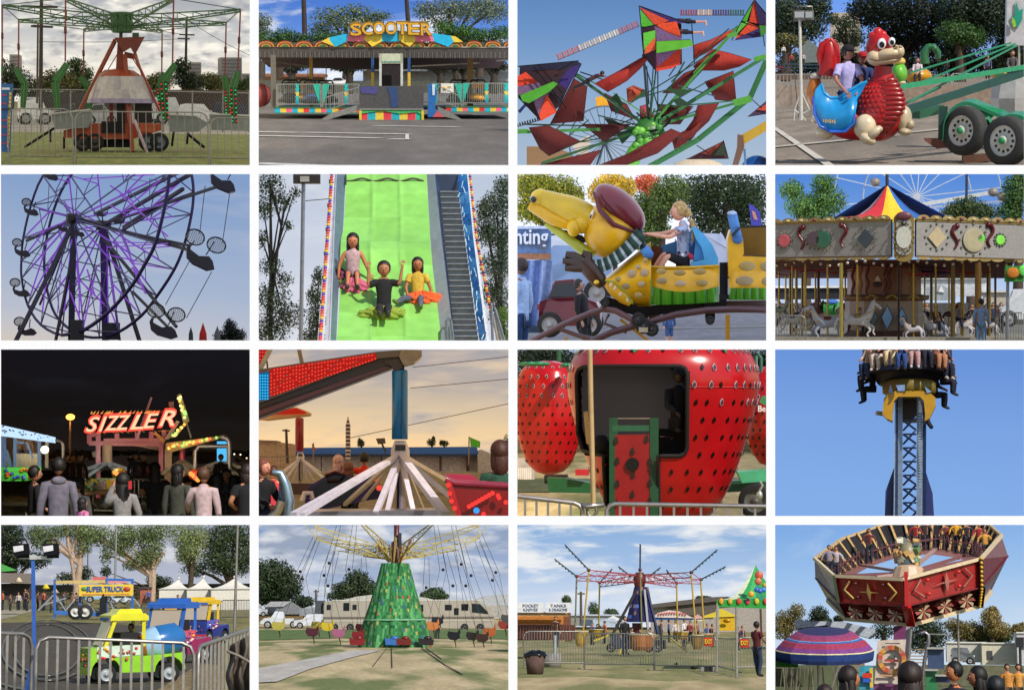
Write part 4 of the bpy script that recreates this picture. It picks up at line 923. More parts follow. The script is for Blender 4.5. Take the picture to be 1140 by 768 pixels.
for q,lab,c in[([(862,708),(985,700),(985,730),(890,742),(862,735)],'long brown timber block under the rear trailer wheel','6a4a3a'),([(686,630),(800,632),(810,668),(745,675),(690,640)],'stack of red and brown boards under the trailer frame','7a4a40')]:
 MB().prism([P(u,v,Y+.1)for u,v in q],(0,.5,0),c).o('timber_block',4,None,lab,'timber')
t=thing('green_dragon_car','small green dragon ride car with yellow tub carrying a girl','ride car',P(660,380,60))
MB().ell(P(660,345,60),(W(60,60),.5,W(36,60)),'c89020',None,14,8).o('tub',2,t)
hp=[(690,290),(688,240),(705,214),(730,212),(750,240),(752,268)]
MB().tube([P(u,v,60.4)for u,v in hp],[.14,.13,.1,.1,.1,.07],'2f6a44',8).ell(P(712,214,60.4),.1,'3a7a4c',None,8,6).ell(P(735,220,60.3),.08,'3a7a4c',None,8,6).o('neck',2,t)
t=thing('green_monster_car','lime spotted ride car half hidden behind the dinosaur muzzle','ride car',P(575,380,58))
MB().ell(P(574,335,58),(W(36,58),.4,W(50,58)),'6ab83c',None,14,8).o('body',2,t);MB().ell(P(572,280,58),(W(30,58),.3,W(20,58)),'e0c060',None,12,8).ell(P(582,376,58),(W(24,58),.3,W(12,58)),'c8b898',None,12,6).o('trim',2,t)
t=thing('yellow_boat_car','yellow and orange ride car behind the centre drum at the right','ride car',P(1040,360,52))
MB().ell(P(1025,340,52),(W(36,52),.4,W(20,52)),'e0a028',None,14,8).ell(P(1110,345,52),(W(50,52),.4,W(16,52)),'c8c040',None,14,8).o('body',2,t)
person('girl in white riding the small green dragon car',P(655,420,59.6),1,base=SIT,skin='c08a78',top='d8c8cc',hair='3a2620',hairlen=.05,child=.4)
person('boy in grey riding at the right below the centre column',P(1084,405,51.5),.95,base=SIT,skin='c08a70',top='5a5458',hair='4a3020',child=.4)
person('person in blue and white bending behind the thin arms',P(975,360,70),.8,top='4a5a8a',sub=0)
R1='b01c1e';CR='d8c09a'
dn=thing('dinosaur_ride_car','glossy red dinosaur ride car with blue tub and big cream feet','ride car',P(420,730,Y))
def E(u,v,ru,rv,rd_,col,dy=0,rot=0,n=20,m=14,fn=None):
 return MB().ell(P(u,v,Y+dy),(W(ru,Y),rd_,W(rv,Y)),col,Rot(rot,3,'Y'),n,m,fn=fn)
bd=E(485,495,118,142,.52,R1,0,0,32,24)
bd.ell(P(420,560,Y+.05),(W(170,Y),.5,W(75,Y)),R1,Rot(-.08,3,'Y'),28,18)
bd.o('body',5,dn)
sc3=MB();seed0(5)
for i in rg(16):
 for j in rg(10):
  a=math.radians(-80+i*10.6+(j%2)*5)-.55;b=math.radians(-40+j*9)
  c=P(485,495,Y)+V((W(118,Y)*cos(b)*sin(a),-.52*cos(b)*cos(a),W(142,Y)*sin(b)))
  if a<.25:sc3.ell(c,(.034,.008,.034),'9a1a1c',None,6,4)
sc3.o('scales',5,dn)
bl=MB()
for i in rg(13):
 v=345+i*21;wv=[38,46,54,60,64,66,66,64,58,50,42,34,24][i];off=[0,6,10,14,18,20,22,22,20,14,6,-4,-14][i]
 zc=(495-v)/142;dep=.52*sqrt(max(.05,1-min(1,zc*zc)))
 bl.ell(P(515+off,v,Y-dep*.8),(W(wv,Y),.11,W(19,Y)),'8e1a1c',None,18,8)
bl.o('belly_plate',5,dn)
E(497,385,50,70,.26,R1,-.05).tube(K(Y-.1,505,300,498,350,495,410),[W(38,Y),W(44,Y),W(64,Y)],R1,18).o('neck',5,dn)
hd=E(484,215,58,66,.27,R1,-.1,0,24,16);hd.o('head',5,dn)
cr=MB()
for u,v,r in[(455,165,20),(478,148,22),(500,158,18),(446,190,16),(468,158,18)]:cr.ell(P(u,v,Y-.1),W(r,Y),'c8282c',None,12,8)
cr.o('crest',5,dn)
mz=E(470,262,42,38,.24,CR,-.2,.1).ell(P(530,245,Y-.3),(W(62,Y),.2,W(26,Y)),CR,Rot(-.12,3,'Y'),18,12).ell(P(575,235,Y-.32),(W(22,Y),.14,W(28,Y)),CR,None,14,10).ell(P(520,278,Y-.26),(W(64,Y),.18,W(15,Y)),'c8ae88',Rot(-.14,3,'Y'),16,10)
mz.ell(P(562,212,Y-.42),(W(8,Y),.05,W(8,Y)),'b09a7c',None,8,6).ell(P(580,214,Y-.4),(W(8,Y),.05,W(8,Y)),'b09a7c',None,8,6);mz.o('muzzle',5,dn)
MB().tube([P(440,268,Y-.46),P(470,276,Y-.5),P(520,268,Y-.5),P(585,262,Y-.5)],.012,'6a4a3a',5).o('mouth_line',4,dn)
for u,v,r in((495,200,19),(541,190,15)):
 e=MB().ell(P(u,v,Y-.36),(W(r,Y),.06,W(r*1.25,Y)),'e8e8ea',None,16,10).o('eye',2,dn);MB().ell(P(u+1,v+4,Y-.415),(W(r*.62,Y),.02,W(r*.75,Y)),'101014',None,12,8).o('pupil',2,e)
ft=E(420,575,50,56,.2,'d2c2a2',-.42,.15).ell(P(430,630,Y-.52),(W(40,Y),.2,W(24,Y)),'c8b898',Rot(.5,3,'Y'),14,10).ell(P(462,602,Y-.6),(W(40,Y),.14,W(20,Y)),'c8b898',Rot(-.75,3,'Y'),14,10).ell(P(482,586,Y-.6),(W(18,Y),.1,W(15,Y)),'c8b898',None,12,8);ft.o('foot',5,dn)
ft=E(594,540,36,58,.2,'c2b294',-.1,.1).ell(P(600,598,Y-.2),(W(30,Y),.18,W(18,Y)),'b8a88a',None,14,10).ell(P(625,565,Y-.2),(W(18,Y),.1,W(22,Y)),'b8a88a',None,12,8);ft.o('foot',5,dn)
E(238,600,40,30,.15,'d8c4a0',0,.3).o('foot',5,dn);E(192,538,18,22,.1,'d8c4a0',.1,0,12,8).o('foot',5,dn)
tl=MB().tube(K(Y+.35,250,345,262,270,256,200,250,175),[W(48,Y),W(40,Y),W(30,Y),W(14,Y)],R1,14)
tl.tube(K(Y+.3,255,190,228,205,215,250,218,300),[W(14,Y),W(18,Y),W(18,Y),W(8,Y)],R1,12).tube(K(Y+.3,262,180,286,210,294,270,290,330),[W(12,Y),W(16,Y),W(15,Y),W(8,Y)],R1,12)
tl.o('tail',5,dn)
tb=MB();rim_=[(220,380),(232,420),(262,446),(300,442),(350,412),(400,382),(430,372)];low=[(186,440),(190,520),(215,572),(262,598),(330,598),(368,560),(372,470)]
mid=[(196,405),(208,470),(238,512),(285,522),(342,505),(385,465),(404,420)]
rows_=[[P(u,v,Y-.42)for u,v in rim_],[P(u,v,Y-.6)for u,v in mid],[P(u,v,Y-.56)for u,v in low]]
rows_.append([p+V((.06,.5,.06))for p in rows_[2]])
N_=6
tb.add([p for r in rows_ for p in r],[[r*7+k,r*7+k+1,(r+1)*7+k+1,(r+1)*7+k]for r in rg(3)for k in rg(6)],'1a8ed0',True)
tb.tube(rows_[0],.03,'2aa0e0',8).tube(rows_[2],.025,'3a6ad0',8);tbo=tb.o('tub',5,dn)
mb=MB()
for k in rg(6):mb.box(P(232+k*10,548+k*.8,Y-.66),(.022,.02,.05+.02*(k%2)),'c8a860')
mb.o('gold_lettering',0,tbo)
E(190,410,34,66,.2,'c8742a',.45,.1).ell(P(196,345,Y+.4),(W(26,Y),.12,W(16,Y)),'c8beae',None,12,8).o('seat_back',5,dn)
person('boy in black cap and lilac white shirt riding the red dinosaur',P(335,648,Y-.1),1.75,base=dict(SIT,eL=(-.17,-.06,.66),wL=(-.12,-.2,.53),eR=(.12,-.1,.65),wR=(.02,-.22,.54),kL=(-.07,-.1,.42),aL=(-.07,.0,.34),tL=(-.07,-.04,.33),kR=(.07,-.1,.42),aR=(.07,.0,.34),tR=(.07,-.04,.33)),rot=.5,skin='a8705a',top='b4aee0',legs='2a3a6a',cap='17171c',child=.35,sleeve=.7,fingers=True,turn=.4,hair='151210')
person('second child in red cap and navy shirt behind the boy on the dinosaur',P(402,610,Y+.45),1.5,base=dict(SIT,kL=(-.07,-.1,.42),aL=(-.07,.0,.34),tL=(-.07,-.04,.33),kR=(.07,-.1,.42),aR=(.07,.0,.34),tR=(.07,-.04,.33)),rot=.2,skin='a8705a',top='28386a',cap='b02028',child=.35,hair='151210')
place(1,0,900,1.7,52);P,G=T.P,T.G
sky(300,sky_mat('dusk_sky',[(.06,'dccab0'),(.24,'c3c4cc'),(.5,'a6b6d0'),(1,'84a0ca')],'b4bcd0',None,2.2,.5,.8,side=.16),dome_from=44)
nav,grey='33306c','5c5c98'
wh=thing('ferris_wheel','dark ferris wheel with purple lit spokes filling the dusk sky','ferris wheel',P(400,760,60))
def yd(u):return 64-u*.011
r1=[(390,-130),(300,-90),(195,15),(140,150),(105,300),(97,400),(98,480),(125,600),(185,690),(280,737),(380,715),(500,625),(600,510),(660,410),(705,320),(748,150),(768,0),(760,-100),(700,-180)]
r2=[(560,-150),(430,-100),(320,15),(258,130),(215,280),(200,430),(225,580),(270,670),(360,735),(450,748),(540,722),(640,650),(712,560),(790,440),(835,330),(868,190),(877,90),(866,0),(830,-120)]
def smooth(pts):
 o=[]
 n=len(pts)
 for i in rg(n-1):
  p0,p1,p2,p3=[V((*pts[max(0,min(n-1,i+k))],0))for k in(-1,0,1,2)]
  for t in(0,.33,.66):
   o.append(.5*((2*p1)+(p2-p0)*t+(2*p0-5*p1+4*p2-p3)*t*t+(3*p1-p0-3*p2+p3)*t**3))
 o.append(V((*pts[-1],0)));return o
MB().tube([P(p.x,p.y,yd(p.x)-.6)for p in smooth(r1)],.04,nav,6,r2=.04).o('rim',0,wh)
MB().tube([P(p.x,p.y,yd(p.x)+.6)for p in smooth(r2)],.045,nav,6).o('rim',0,wh)
MB().tube([P(p.x,p.y,yd(p.x)-.7)for p in smooth(r1[9:])],.055,'33306c',6).o('rim',0,wh)
h1,h2=P(335,210,59.5),P(468,240,60.5)
MB().lathe([(0,-.2),(.15,-.2),(.15,.2),(0,.2)],h1,'14161f',10,axis=(1,.3,0)).tube([h1,h2],.08,'1c2030',8).lathe([(0,-.2),(.15,-.2),(.15,.2),(0,.2)],h2,'14161f',10,axis=(1,.3,0)).o('hub',0,wh)
seed0(11)
for pts,hub,off in((r1,h1,-.6),(r2,h2,.6)):
 for i,(u,v)in en(pts[1:-1]):
  e=P(u,v,yd(u)+off);isp=i%2==0
  MB().beam(hub,e,.034,grey).o('spoke',0,wh)
  m=hub.lerp(e,.55);n=hub.lerp(e,.8);u2,v2=pts[(i+2)%len(pts)];e2=P(u2,v2,yd(u2)+off);m2=hub.lerp(e2,.6)
  mb=MB().beam(m,e2,.022,grey).beam(n,m2,.02,grey).beam(m,m2,.022,grey)
  mb.o('brace',0,wh)
  if i%3!=1:MB().beam(hub.lerp(e,.18)+V((0,-.08,0)),hub.lerp(e,.8)+V((0,-.08,0)),.035,.03,'7646b8').beam(m+V((0,-.05,0)),m.lerp(e2,.8)+V((0,-.05,0)),.035,.03,'7a44b8').o('light_tube','glow',wh)
for(u,v),(u2,v2)in zip(r1[1:],r2[1:]):
 MB().beam(P(u,v,yd(u)-.6),P(u2,v2,yd(u2)+.6),.035,grey).o('cross_bar',0,wh)
for a,b,w_,c in[((335,205),(850,350),.08,'262b3a'),((470,250),(850,330),.07,'262b3a'),((468,235),(1000,60),.07,'2c3040'),((335,205),(180,165),.06,'262b3a'),((335,215),(120,310),.07,'262b3a'),((560,250),(830,75),.09,'343046'),((470,240),(860,10),.09,'3a3350'),((560,260),(740,150),.06,'2c3040'),((430,190),(830,-10),.08,'4a4a5e'),((330,240),(180,600),.05,'2c3040'),((470,300),(800,700),.07,'22283a'),((600,540),(760,700),.06,'22283a')]:
 MB().beam(P(*a,yd(a[0])),P(*b,yd(b[0])),w_,c).o('spoke',0,wh)
for a,b in[((545,100),(760,290)),((500,150),(570,190)),((560,200),(740,140)),((540,260),(660,550)),((490,340),(760,322)),((600,130),(500,60)),((380,30),(700,10)),((345,400),(380,700)),((395,440),(430,560)),((440,420),(380,690)),((200,330),(290,240)),((280,400),(260,640)),((290,130),(350,230)),((600,430),(655,540)),((700,90),(780,70))]:
 MB().beam(P(*a,yd(a[0])-.4),P(*b,yd(b[0])-.4),.04,.03,'8050bc').o('light_tube','glow',wh)
for a,b,w_,c in[((335,215),(322,775),.18,'242a4a'),((335,230),(66,775),.11,'2a2e50'),((468,250),(478,775),.2,'44287a'),((478,270),(636,775),.1,'242a40'),((350,260),(250,775),.07,'2a2a44'),((480,300),(545,775),.07,'222236')]:
 MB().beam(P(*a,59.6),P(*b,60),w_,c).o('leg',0,wh)
MB().beam(P(485,320,59.4),P(492,775,59.6),.06,.04,'6a3ab0').o('light_tube','glow',wh)
mb=MB()
for k in rg(7):mb.beam(P(330,250+75*k,59.7),P(474,280+75*k,59.9),.03,'3a3a58')
mb.box(P(350,715,59.5),(.4,.4,.6),'1a1c34').box(P(505,720,59.5),(.5,.4,.5),'1a1c34');mb.o('leg_brace',0,wh)
def cabin(lab,u,v,s_,tilt=0,flip=1,canopy=1,small=False):
 Yc=yd(u)-.9;c=P(u,v,Yc);k=W(s_*.8,Yc);t=thing('gondola',lab,'gondola',c,'ferris wheel gondolas');R=Rot(tilt,3,'Y')
 q=lambda x,z,y=0:c+R@V((x*k*flip,y*k,z*k))
 MB().prism([q(-.5,.2,-.3),q(-.42,-.02,-.3),q(-.1,-.12,-.3),q(.2,-.02,-.3),q(.36,-.12,-.3),q(.5,-.34,-.3),q(.3,-.46,-.3),q(-.2,-.42,-.3),q(-.45,-.28,-.3),q(-.56,0,-.3)],(0,.6*k,0),'20223a').o('tub',0,t)
 if small:return t
 cm=MB()
 for dx in(-.42,)if not canopy>1 else(-.42,.3):
  c2=q(dx,.42,0);Rd=.3*k;cm.tube([c2+R@V((Rd*cos(p),-.1*k*sin(p),Rd*.8*sin(p)))for p in[PI*j/8 for j in rg(16)]],.02,'3a3e48',5,close=True)
  for a in rg(9):
   x_=-Rd+Rd*2*(a+.5)/9;h_=sqrt(max(0,Rd*Rd-x_*x_))*.8
   cm.beam(c2+R@V((x_,0,-h_)),c2+R@V((x_,0,h_)),.012,'8a8e96');cm.beam(c2+R@V((-h_*1.2,0,x_*.8)),c2+R@V((h_*1.2,0,x_*.8)),.012,'8a8e96')
 cm.o('canopy',1,t)
 MB().beam(q(-.4,.3),q(-.5,-.1),.03,'20222c').beam(q(.2,.5),q(.1,0),.03,'20222c').o('frame',1,t)
 return t
cabin('gondola highest on the left side of the ferris wheel',145,165,80,.1);cabin('gondola second from the top on the left side',105,350,85,.1)
cabin('gondola third from the top on the left side',100,530,90,0);cabin('gondola lowest on the left side by the thin leg',125,705,95,-.1)
cabin('big gondola with two round mesh canopies out at the right',920,370,175,.35,1,2);cabin('gondola with red seat cut off by the upper right corner',1020,30,150,.3);cabin('gondola at the bottom right of the wheel with mesh canopies',750,690,160,.2,1,2)
for u,v,lab in[(462,178,'small far gondola above the rear hub'),(540,212,'small far gondola just right of the rear hub'),(288,246,'small far gondola left of the front hub'),(362,268,'small far gondola under the front hub'),(235,5,'gondola cut off by the top edge at the left')]:cabin(lab,u,v,60 if u!=235 else 80,.1,-1 if u>450 else 1,small=True)
wires('support_cable',['thin cable hanging right of the wheel','second thin cable hanging right of the wheel','long thin cable from the big gondola to the lower right','long thin cable below the big gondola'],[((930,60),(905,280)),((1045,70),(1008,320)),((860,400),(750,600)),((960,450),(845,660))],58,.012,'58606e')
tree('tree','dark tree top in the bottom right corner beyond the ferris wheel',1040,790,80,[(1045,715,35,50),(1010,745,45,30),(1080,740,40,35),(1035,690,15,30)],1200,W(6,80),['1c2a2a','141e20'],tw=.1)
for u,w_,top,c,lab in[(920,20,680,'c8302c','red cone topped flag beside the corner tree'),(865,12,700,'404a50','grey pointed post left of the red cone'),(985,16,695,'6a747c','grey cone standing between the red cone and the tree')]:
 MB().lathe([(W(w_,75),0),(W(w_*.8,75),W(60,75)),(0,W(790-top,75))],P(u,790,75),c,10).o('cone_top',3,None,lab,'cone')
place(1,1,600,3,30);P,G=T.P,T.G
sky(300,sky_mat('pale_slide_sky',[(0,'d8dce8'),(1,'bcc8dc')],'dfe2ea',None,2,.4,.8))
def yy(v):return 38.5-v*.0066
sl=thing('giant_slide','giant bright green slide with grey side walls and metal stairs','slide',P(590,770,yy(770)))
L=[(-10,400),(100,398),(200,394),(260,388),(300,378),(345,376),(420,375),(560,372),(640,368),(790,356)]
Rr=[(-10,764),(100,768),(200,774),(260,778),(300,780),(345,783),(420,790),(560,808),(640,818),(790,834)]
def at(tab,v):
 for(v0,u0),(v1,u1)in zip(tab,tab[1:]):
  if v0<=v<=v1:return u0+(u1-u0)*(v-v0)/(v1-v0)
 return tab[-1][1]
def slf(a,b):
 v=-10+800*b;l,r=at(L,v),at(Rr,v);u=l+(r-l)*a
 hump=.28*math.exp(-((v-350)/60)**2)+.12*math.exp(-((v-60)/50)**2)
 ridge=.05*(math.exp(-((a-.333)/.02)**2)+math.exp(-((a-.667)/.02)**2))
 return P(u,v,yy(v)-ridge-hump)
MB().grid(slf,54,60,lambda i,j:hx(['8ccc62','86c45c','90d068','89c860'][(i//18*3+j//8)%4])).o('slide_bed',2,sl)
mb=MB()
for v in(34,):mb.tube([P(u,v+6*cos((u-415)/115*2*PI),yy(v)-.15)for u in rg(400,760,9)],.02,'4a4a34',5)
mb.tube([P(400,v_,yy(v_)-.15)for v_ in rg(10,60,5)],.015,'38402a',4);mb.o('joint_strip','rubber',sl)
def strip(name,A,B,col,kind='paint',dy=(0,0),th=.05):
 mb=MB();n=16
 def f(a,b):
  v=-10+790*b;return P(at(A,v)+(at(B,v)-at(A,v))*a,v,yy(v)+dy[0]+(dy[1]-dy[0])*a)
 mb.grid(f,1,n,col if callable(col)else hx(col));return mb.o(name,kind,sl)
LW0=[(-10,354),(790,322)];LW1=[(-10,400),(260,388),(345,376),(790,356)]
strip('side_wall',LW0,LW1,'5a6c7c',dy=(-.4,0));strip('side_rail',[(-10,342),(790,306)],[(-10,360),(790,330)],'c4ccd8',dy=(-.3,-.42))
mb=MB();seed0(2)
if 1:
 for k in rg(66):
  v=-5+k*12;u=at([(-10,343),(790,286)],v)-4;mb.ell(P(u,v,yy(v)-.42),(.036,.03,.026),hx(['e8c030','d84a30','4a4ab8','e87838','c83a60'][k*7%5]),None,7,5)
  if k%9==4:mb.prism(K(yy(v)-.43,u-12,v-12,u+12,v,u-10,v+14),.03,'20304a')
 mb.o('light_bulbs',2,sl);strip('bulb_board',[(-10,330),(790,270)],[(-10,352),(790,300)],'c8c4cc',dy=(-.37,-.38))
strip('side_wall',[(-10,764),(260,778),(420,790),(640,818),(790,834)],[(-10,800),(250,826),(500,856),(790,890)],'9aa2aa',dy=(0,-.35));strip('stair_wall',[(-10,800),(250,826),(500,856),(790,890)],[(-10,808),(80,826),(300,846),(790,898)],'2c3c5e',dy=(-.3,.25))
SA,SB=[(-10,806),(80,824),(790,894)],[(-10,905),(80,908),(790,1004)]
n=28
for k in rg(n):
 v=84+k*25;a,b=at(SA,v),at(SB,v);d=.02
 MB().prism(K(yy(v)-.1,a,v,b,v,b,v+4,a,v+4),.3,'a8b0b8').prism(K(yy(v),a,v+4,b,v+4,b,v+26,a,v+26),.04,'7a848e').o('stair_tread',1,sl)
MB().prism(K(yy(0)-.05,806,-10,908,-10,908,84,824,84),.3,'26364e').o('top_landing_panel',0,sl)
BA,BB=[(-10,906),(84,908),(790,1006)],[(-10,944),(300,975),(790,1040)]
seed0(8)
strip('painted_side',BA,BB,lambda i,j:['3a8ed0','2a78c0','5aa8e0'][j%3],dy=(-.05,-.4))
mb=MB()
for k in rg(60):
 v=k*13;a=at(BA,v);b=at(BB,v);u=a+(b-a)*random.random();mb.beam(*K(yy(v)-.46,u,v,u+uni(-12,12),v+uni(14,34)),.03,.015,hx(pick(['a8d8f0','1c5aa8','d0ecf8','2050a0'])))
mb.o('painted_waves',0,sl);strip('side_rail',[(-10,944),(300,974),(790,1038)],[(-10,952),(300,984),(790,1050)],'d8dce0',dy=(-.4,-.42))
mb=MB()
for k in rg(58):
 v=-5+k*12;u=at([(-10,952),(300,984),(640,1052)],min(v,640))+4;mb.ell(P(u,v,yy(v)-.42),(.032,.03,.026),hx(['e8c030','c83a30','2a2a60','e87838'][k*7%4]),None,7,5)
mb.o('light_bulbs',2,sl)
for pts in([(858,780),(852,670),(862,655),(874,670),(886,780)],[(1120,780),(1070,610),(1062,600),(1056,620),(1062,780)]):MB().tube([P(u,v,yy(v)-.5)for u,v in pts],.025,'9aa0a4',6).o('handrail',1,sl)
MB().tube(K(34,1110,780,1075,640),.04,'b0b4b4',6).tube(K(34,1090,780,1062,640),.03,'b0b4b4',6).o('handrail',1,sl)
lp=thing('lamp_post','slim grey lamp post with dark box head left of the slide','lamp post',P(205,790,44))
MB().tube(K(44,197,790,210,40),.045,'7c8084',8).o('post',1,lp)
MB().box(P(225,25,44),(W(120,44),.3,W(52,44)),'16140f').box(P(215,30,43.8),(.2,.05,.12),'8a8a80').o('lamp_head',0,lp)
tree('tree','tall dark leaved tree with bare limbs left of the lamp post',60,800,62,[(60,60,70,70),(30,160,60,60),(110,130,60,50),(140,240,30,30),(20,300,40,50),(60,420,60,50),(120,480,50,40),(60,560,100,70),(120,650,110,80),(40,720,110,80),(170,90,30,30)],2600,W(8,62),['2e3a26','3a472e','232c1e','4d5a3c'],bark='3c3834',tw=.08,limbs=[[(70,560),(95,330),(110,240),(60,60)],[(95,330),(120,180),(150,110)]])
tree('tree','bushy tree between the lamp post and the slide edge',270,800,60,[(275,470,30,50),(260,560,40,60),(270,660,50,70),(250,740,60,50)],1300,W(7,60),['38452e','465436','2a3424'],tw=.06)
tree('tree','big grey green tree to the right of the slide stairs',1090,800,66,[(1080,150,80,80),(1040,260,70,80),(1110,300,70,90),(1090,420,90,80),(1070,540,80,70),(1110,60,50,50),(1020,170,40,50),(1100,640,70,60)],3600,W(8,66),['2f3d2a','3c4c34','252f22','4a5840'],tw=.12)
tree('shrub','yellow green shrub in the lower right corner',1110,800,50,[(1110,650,40,50),(1120,730,50,50)],500,W(7,50),['5a7030','48602a'],tw=.05,cat='shrub')
wires('power_cable',['pale cable crossing the sky high at the left','dark cable crossing lowest behind the left tree','dark cable crossing behind the right tree'],[((200,130),(340,118)),((0,640),(290,612)),((990,455),(1140,430))],58,.012,'4a4e54')
def sack(lab,u,v,ru,rv,col,dy,seed):
 seed0(seed);ph=[uni(0,6)for _ in rg(6)]
 k=W(ru,yy(v));mb=MB()
 def fn(w):
  a=atan2(w.y,w.x);f=1+.13*sin(a*5+ph[0])+.1*sin(a*9+ph[1])+.12*sin(w.z*60+ph[2]+w.x*25)+.08*sin(w.x*80+w.z*30);return V((w.x*f,w.y*f*1,w.z*(1+.2*sin(a*7+ph[3]))))
 mb.ell(P(u,v,yy(v)+dy),(k,.14,W(rv,yy(v))),col,None,72,30,fn=fn)
 return mb.o('riding_sack',3,None,lab,'sack')
sack('pink riding sack under the girl on the left lane',440,525,66,46,'c8607e',.02,1);sack('dark pink fold of sack behind the left girl',375,470,26,34,'7a3458',.05,4)
sack('green and yellow riding sack under the boy in black',575,640,105,34,'8aa038',-.05,2);sack('orange red riding sack under the girl in yellow',745,575,92,36,'e8622c',.02,3)
S=W(1,35);H1=1.5
SLD=dict(SIT,kL=(-.05,-.2,.56),aL=(-.06,-.3,.38),tL=(-.06,-.36,.4),kR=(.05,-.2,.56),aR=(.06,-.3,.38),tR=(.06,-.36,.4))
person('girl with long dark hair and pink shorts sitting in the left lane',P(432,662,yy(430)-.35),H1,base=dict(SLD,eL=(-.16,.0,.64),wL=(-.17,-.02,.52),eR=(.16,-.0,.64),wR=(.2,-.02,.54)),skin='b8744e',top='b89a9e',legs='5a4450',shoes='4a4438',hair='17100e',hairlen=.09,child=.8,sleeve=0,shorts=True,fingers=True)
person('boy in loose black shirt with both arms raised in the middle lane',P(572,820,yy(560)-.5),1.6,lean=-.12,base=dict(SLD,eL=(-.17,-.03,.75),wL=(-.165,-.05,.93),eR=(.17,-.03,.77),wR=(.2,-.05,.95),kL=(-.045,-.22,.5),aL=(-.04,-.36,.38),tL=(-.05,-.4,.42),kR=(.045,-.22,.5),aR=(.04,-.36,.38),tR=(.05,-.4,.42)),skin='a8704a',top='18191c',legs='222028',shoes='3a3c30',hair='251812',hairlen=0,child=.75,sleeve=.8,fingers=True)
person('girl in yellow top and grey trousers sitting in the right lane',P(724,752,yy(520)-.35),1.42,lean=-.1,base=dict(SLD,kL=(-.16,-.2,.5),aL=(-.26,-.3,.43),tL=(-.3,-.34,.45),kR=(.03,-.2,.5),aR=(.03,-.32,.36),tR=(.03,-.38,.38),eL=(-.15,-.04,.64),wL=(-.12,-.1,.52),eR=(.16,0,.64),wR=(.19,-.02,.5)),skin='a8683c',top='c8a83a',legs='565a6e',shoes='5a7030',hair='17100e',hairlen=.04,child=.75,sleeve=.5,fingers=True)
place(1,2,430,1.7,14.5);P,G=T.P,T.G
sky(900,sky_mat('shaded_sky',[(0,'c8ccd8'),(1,'a8b0c4')],strength=2.4),dome_from=17.4)
ground(17,900,ground_mat('coaster_asphalt','50535c','676a74',3,'5a5c60',.4),'asphalt')
stripe('painted_line',[((600,702),(1150,690))],.25,'9a9ca0')
YG=['8a8420','a09428','6a7220','54641e']
tree('tree','yellow green autumn tree filling the upper left corner',150,430,58,[(80,60,110,90),(200,90,110,80),(60,170,100,60),(160,200,110,50),(270,130,50,60)],4200,W(9,58),YG,tw=.2)
tree('tree','golden yellow tree behind the maroon cap',430,430,60,[(430,60,80,70),(500,70,50,50),(360,90,40,50)],1500,W(9,60),['b8982a','c8a838','8a8424'],tw=.2)
tree('tree','orange red autumn tree at the top left of the middle',590,430,62,[(590,50,60,45),(620,90,35,30)],800,W(8,62),['b8603a','c87848','8a4a2c'],tw=.2)
tree('tree','olive green tree behind the girl',640,430,57,[(640,150,90,90),(560,170,60,80),(700,90,90,90),(620,260,80,60),(600,330,60,60)],3400,W(9,57),['4a5a24','5c6a2c','38481e'],tw=.2)
tree('tree','dark green tree spreading over the upper right',930,430,59,[(820,110,110,110),(950,80,120,100),(1060,110,110,110),(880,230,110,80),(1020,220,120,90),(1100,290,60,60)],6500,W(9,59),['2e3c1e','3c4a26','242f1a'],tw=.25)
bn=thing('stall_banner','blue and white banner with the white letters nting at the left edge','banner',P(80,400,34))
MB().box(half(34,-10,240,160,395),(W(170,34),.05,W(152,34)),'6f8fc0').box(P(75,378,33.95),(W(165,34),.02,W(26,34)),'a87858').box(P(75,248,33.9),(W(172,34),.08,W(12,34)),'c8d4e8').o('panel',3,bn)
MB().text('nting',P(70,352,33.9),(1,0,0),(0,0,1),W(88,34),'5a6478',.02,W(150,34),.05).o('letter_shadow',0,bn);MB().text('nting',P(72,345,33.85),(1,0,0),(0,0,1),W(88,34),'dce6f6',.02,W(150,34),.02).o('lettering',0,bn)
def drape(a,b):
 return P(-10+175*a,395+300*b,34+.1*sin(a*22+b*3))
st=thing('stall_cloth','pale blue white cloth wall of the stall under the banner','stall',P(80,700,34))
MB().grid(drape,40,6,lambda i,j:'9fb4da'if i>28 else '8aa6dc').o('cloth_wall',3,st)
MB().box(P(80,705,34),(W(170,34),.4,W(30,34)),'2c4460').o('base',3,st)
car('parked_car','maroon car parked low behind the brown hand',P(250,735,33),1,.95,'5e1a24',0,'sedan')
car('parked_van','blue and white van parked above the maroon car',P(250,600,38),1.6,1.15,'7a94b8',PI,'van')
car('parked_van','white van with dark windows behind the yellow jaw',P(240,470,44),1.4,1,'c4ccd8',0,'van')
car('parked_car','pale car far behind the gap between the two coaster cars',P(900,480,48),1.3,1.1,'a8b0c4',0,'hatch')
person('blurred passer by in pale blue shirt at the left edge',P(25,930,27),1.65,rot=-2.0,skin='7a5a50',top='9ab8e4',legs='1c3a6a',hair='2a2024',base=dict(STAND,wR=(.1,-.16,.62)))
person('passer by in black bending down behind the track',P(335,860,29),1.25,rot=1.2,lean=-.15,skin='a07868',top='0f1016',legs='12141c',hair='101014')
person('passer by in blue shorts walking under the coaster car',P(690,800,32),.78,rot=.6,skin='c09880',top='3a5a94',legs='3a5a94',shorts=True,hair='7a4a30')
MB().prism(K(50,1050,142,1072,150,1100,180,1108,242,1062,242),.04,'4a48a8').prism(K(49.97,1062,170,1078,180,1090,215,1072,210),.02,'c88a70').o('feather_flag',3,None,'small purple feather flag above the rear coaster car','flag')
Y=20;k_=lambda n:W(n,Y);YEL='d6a414';SP='8a7a4a';seed0(21)
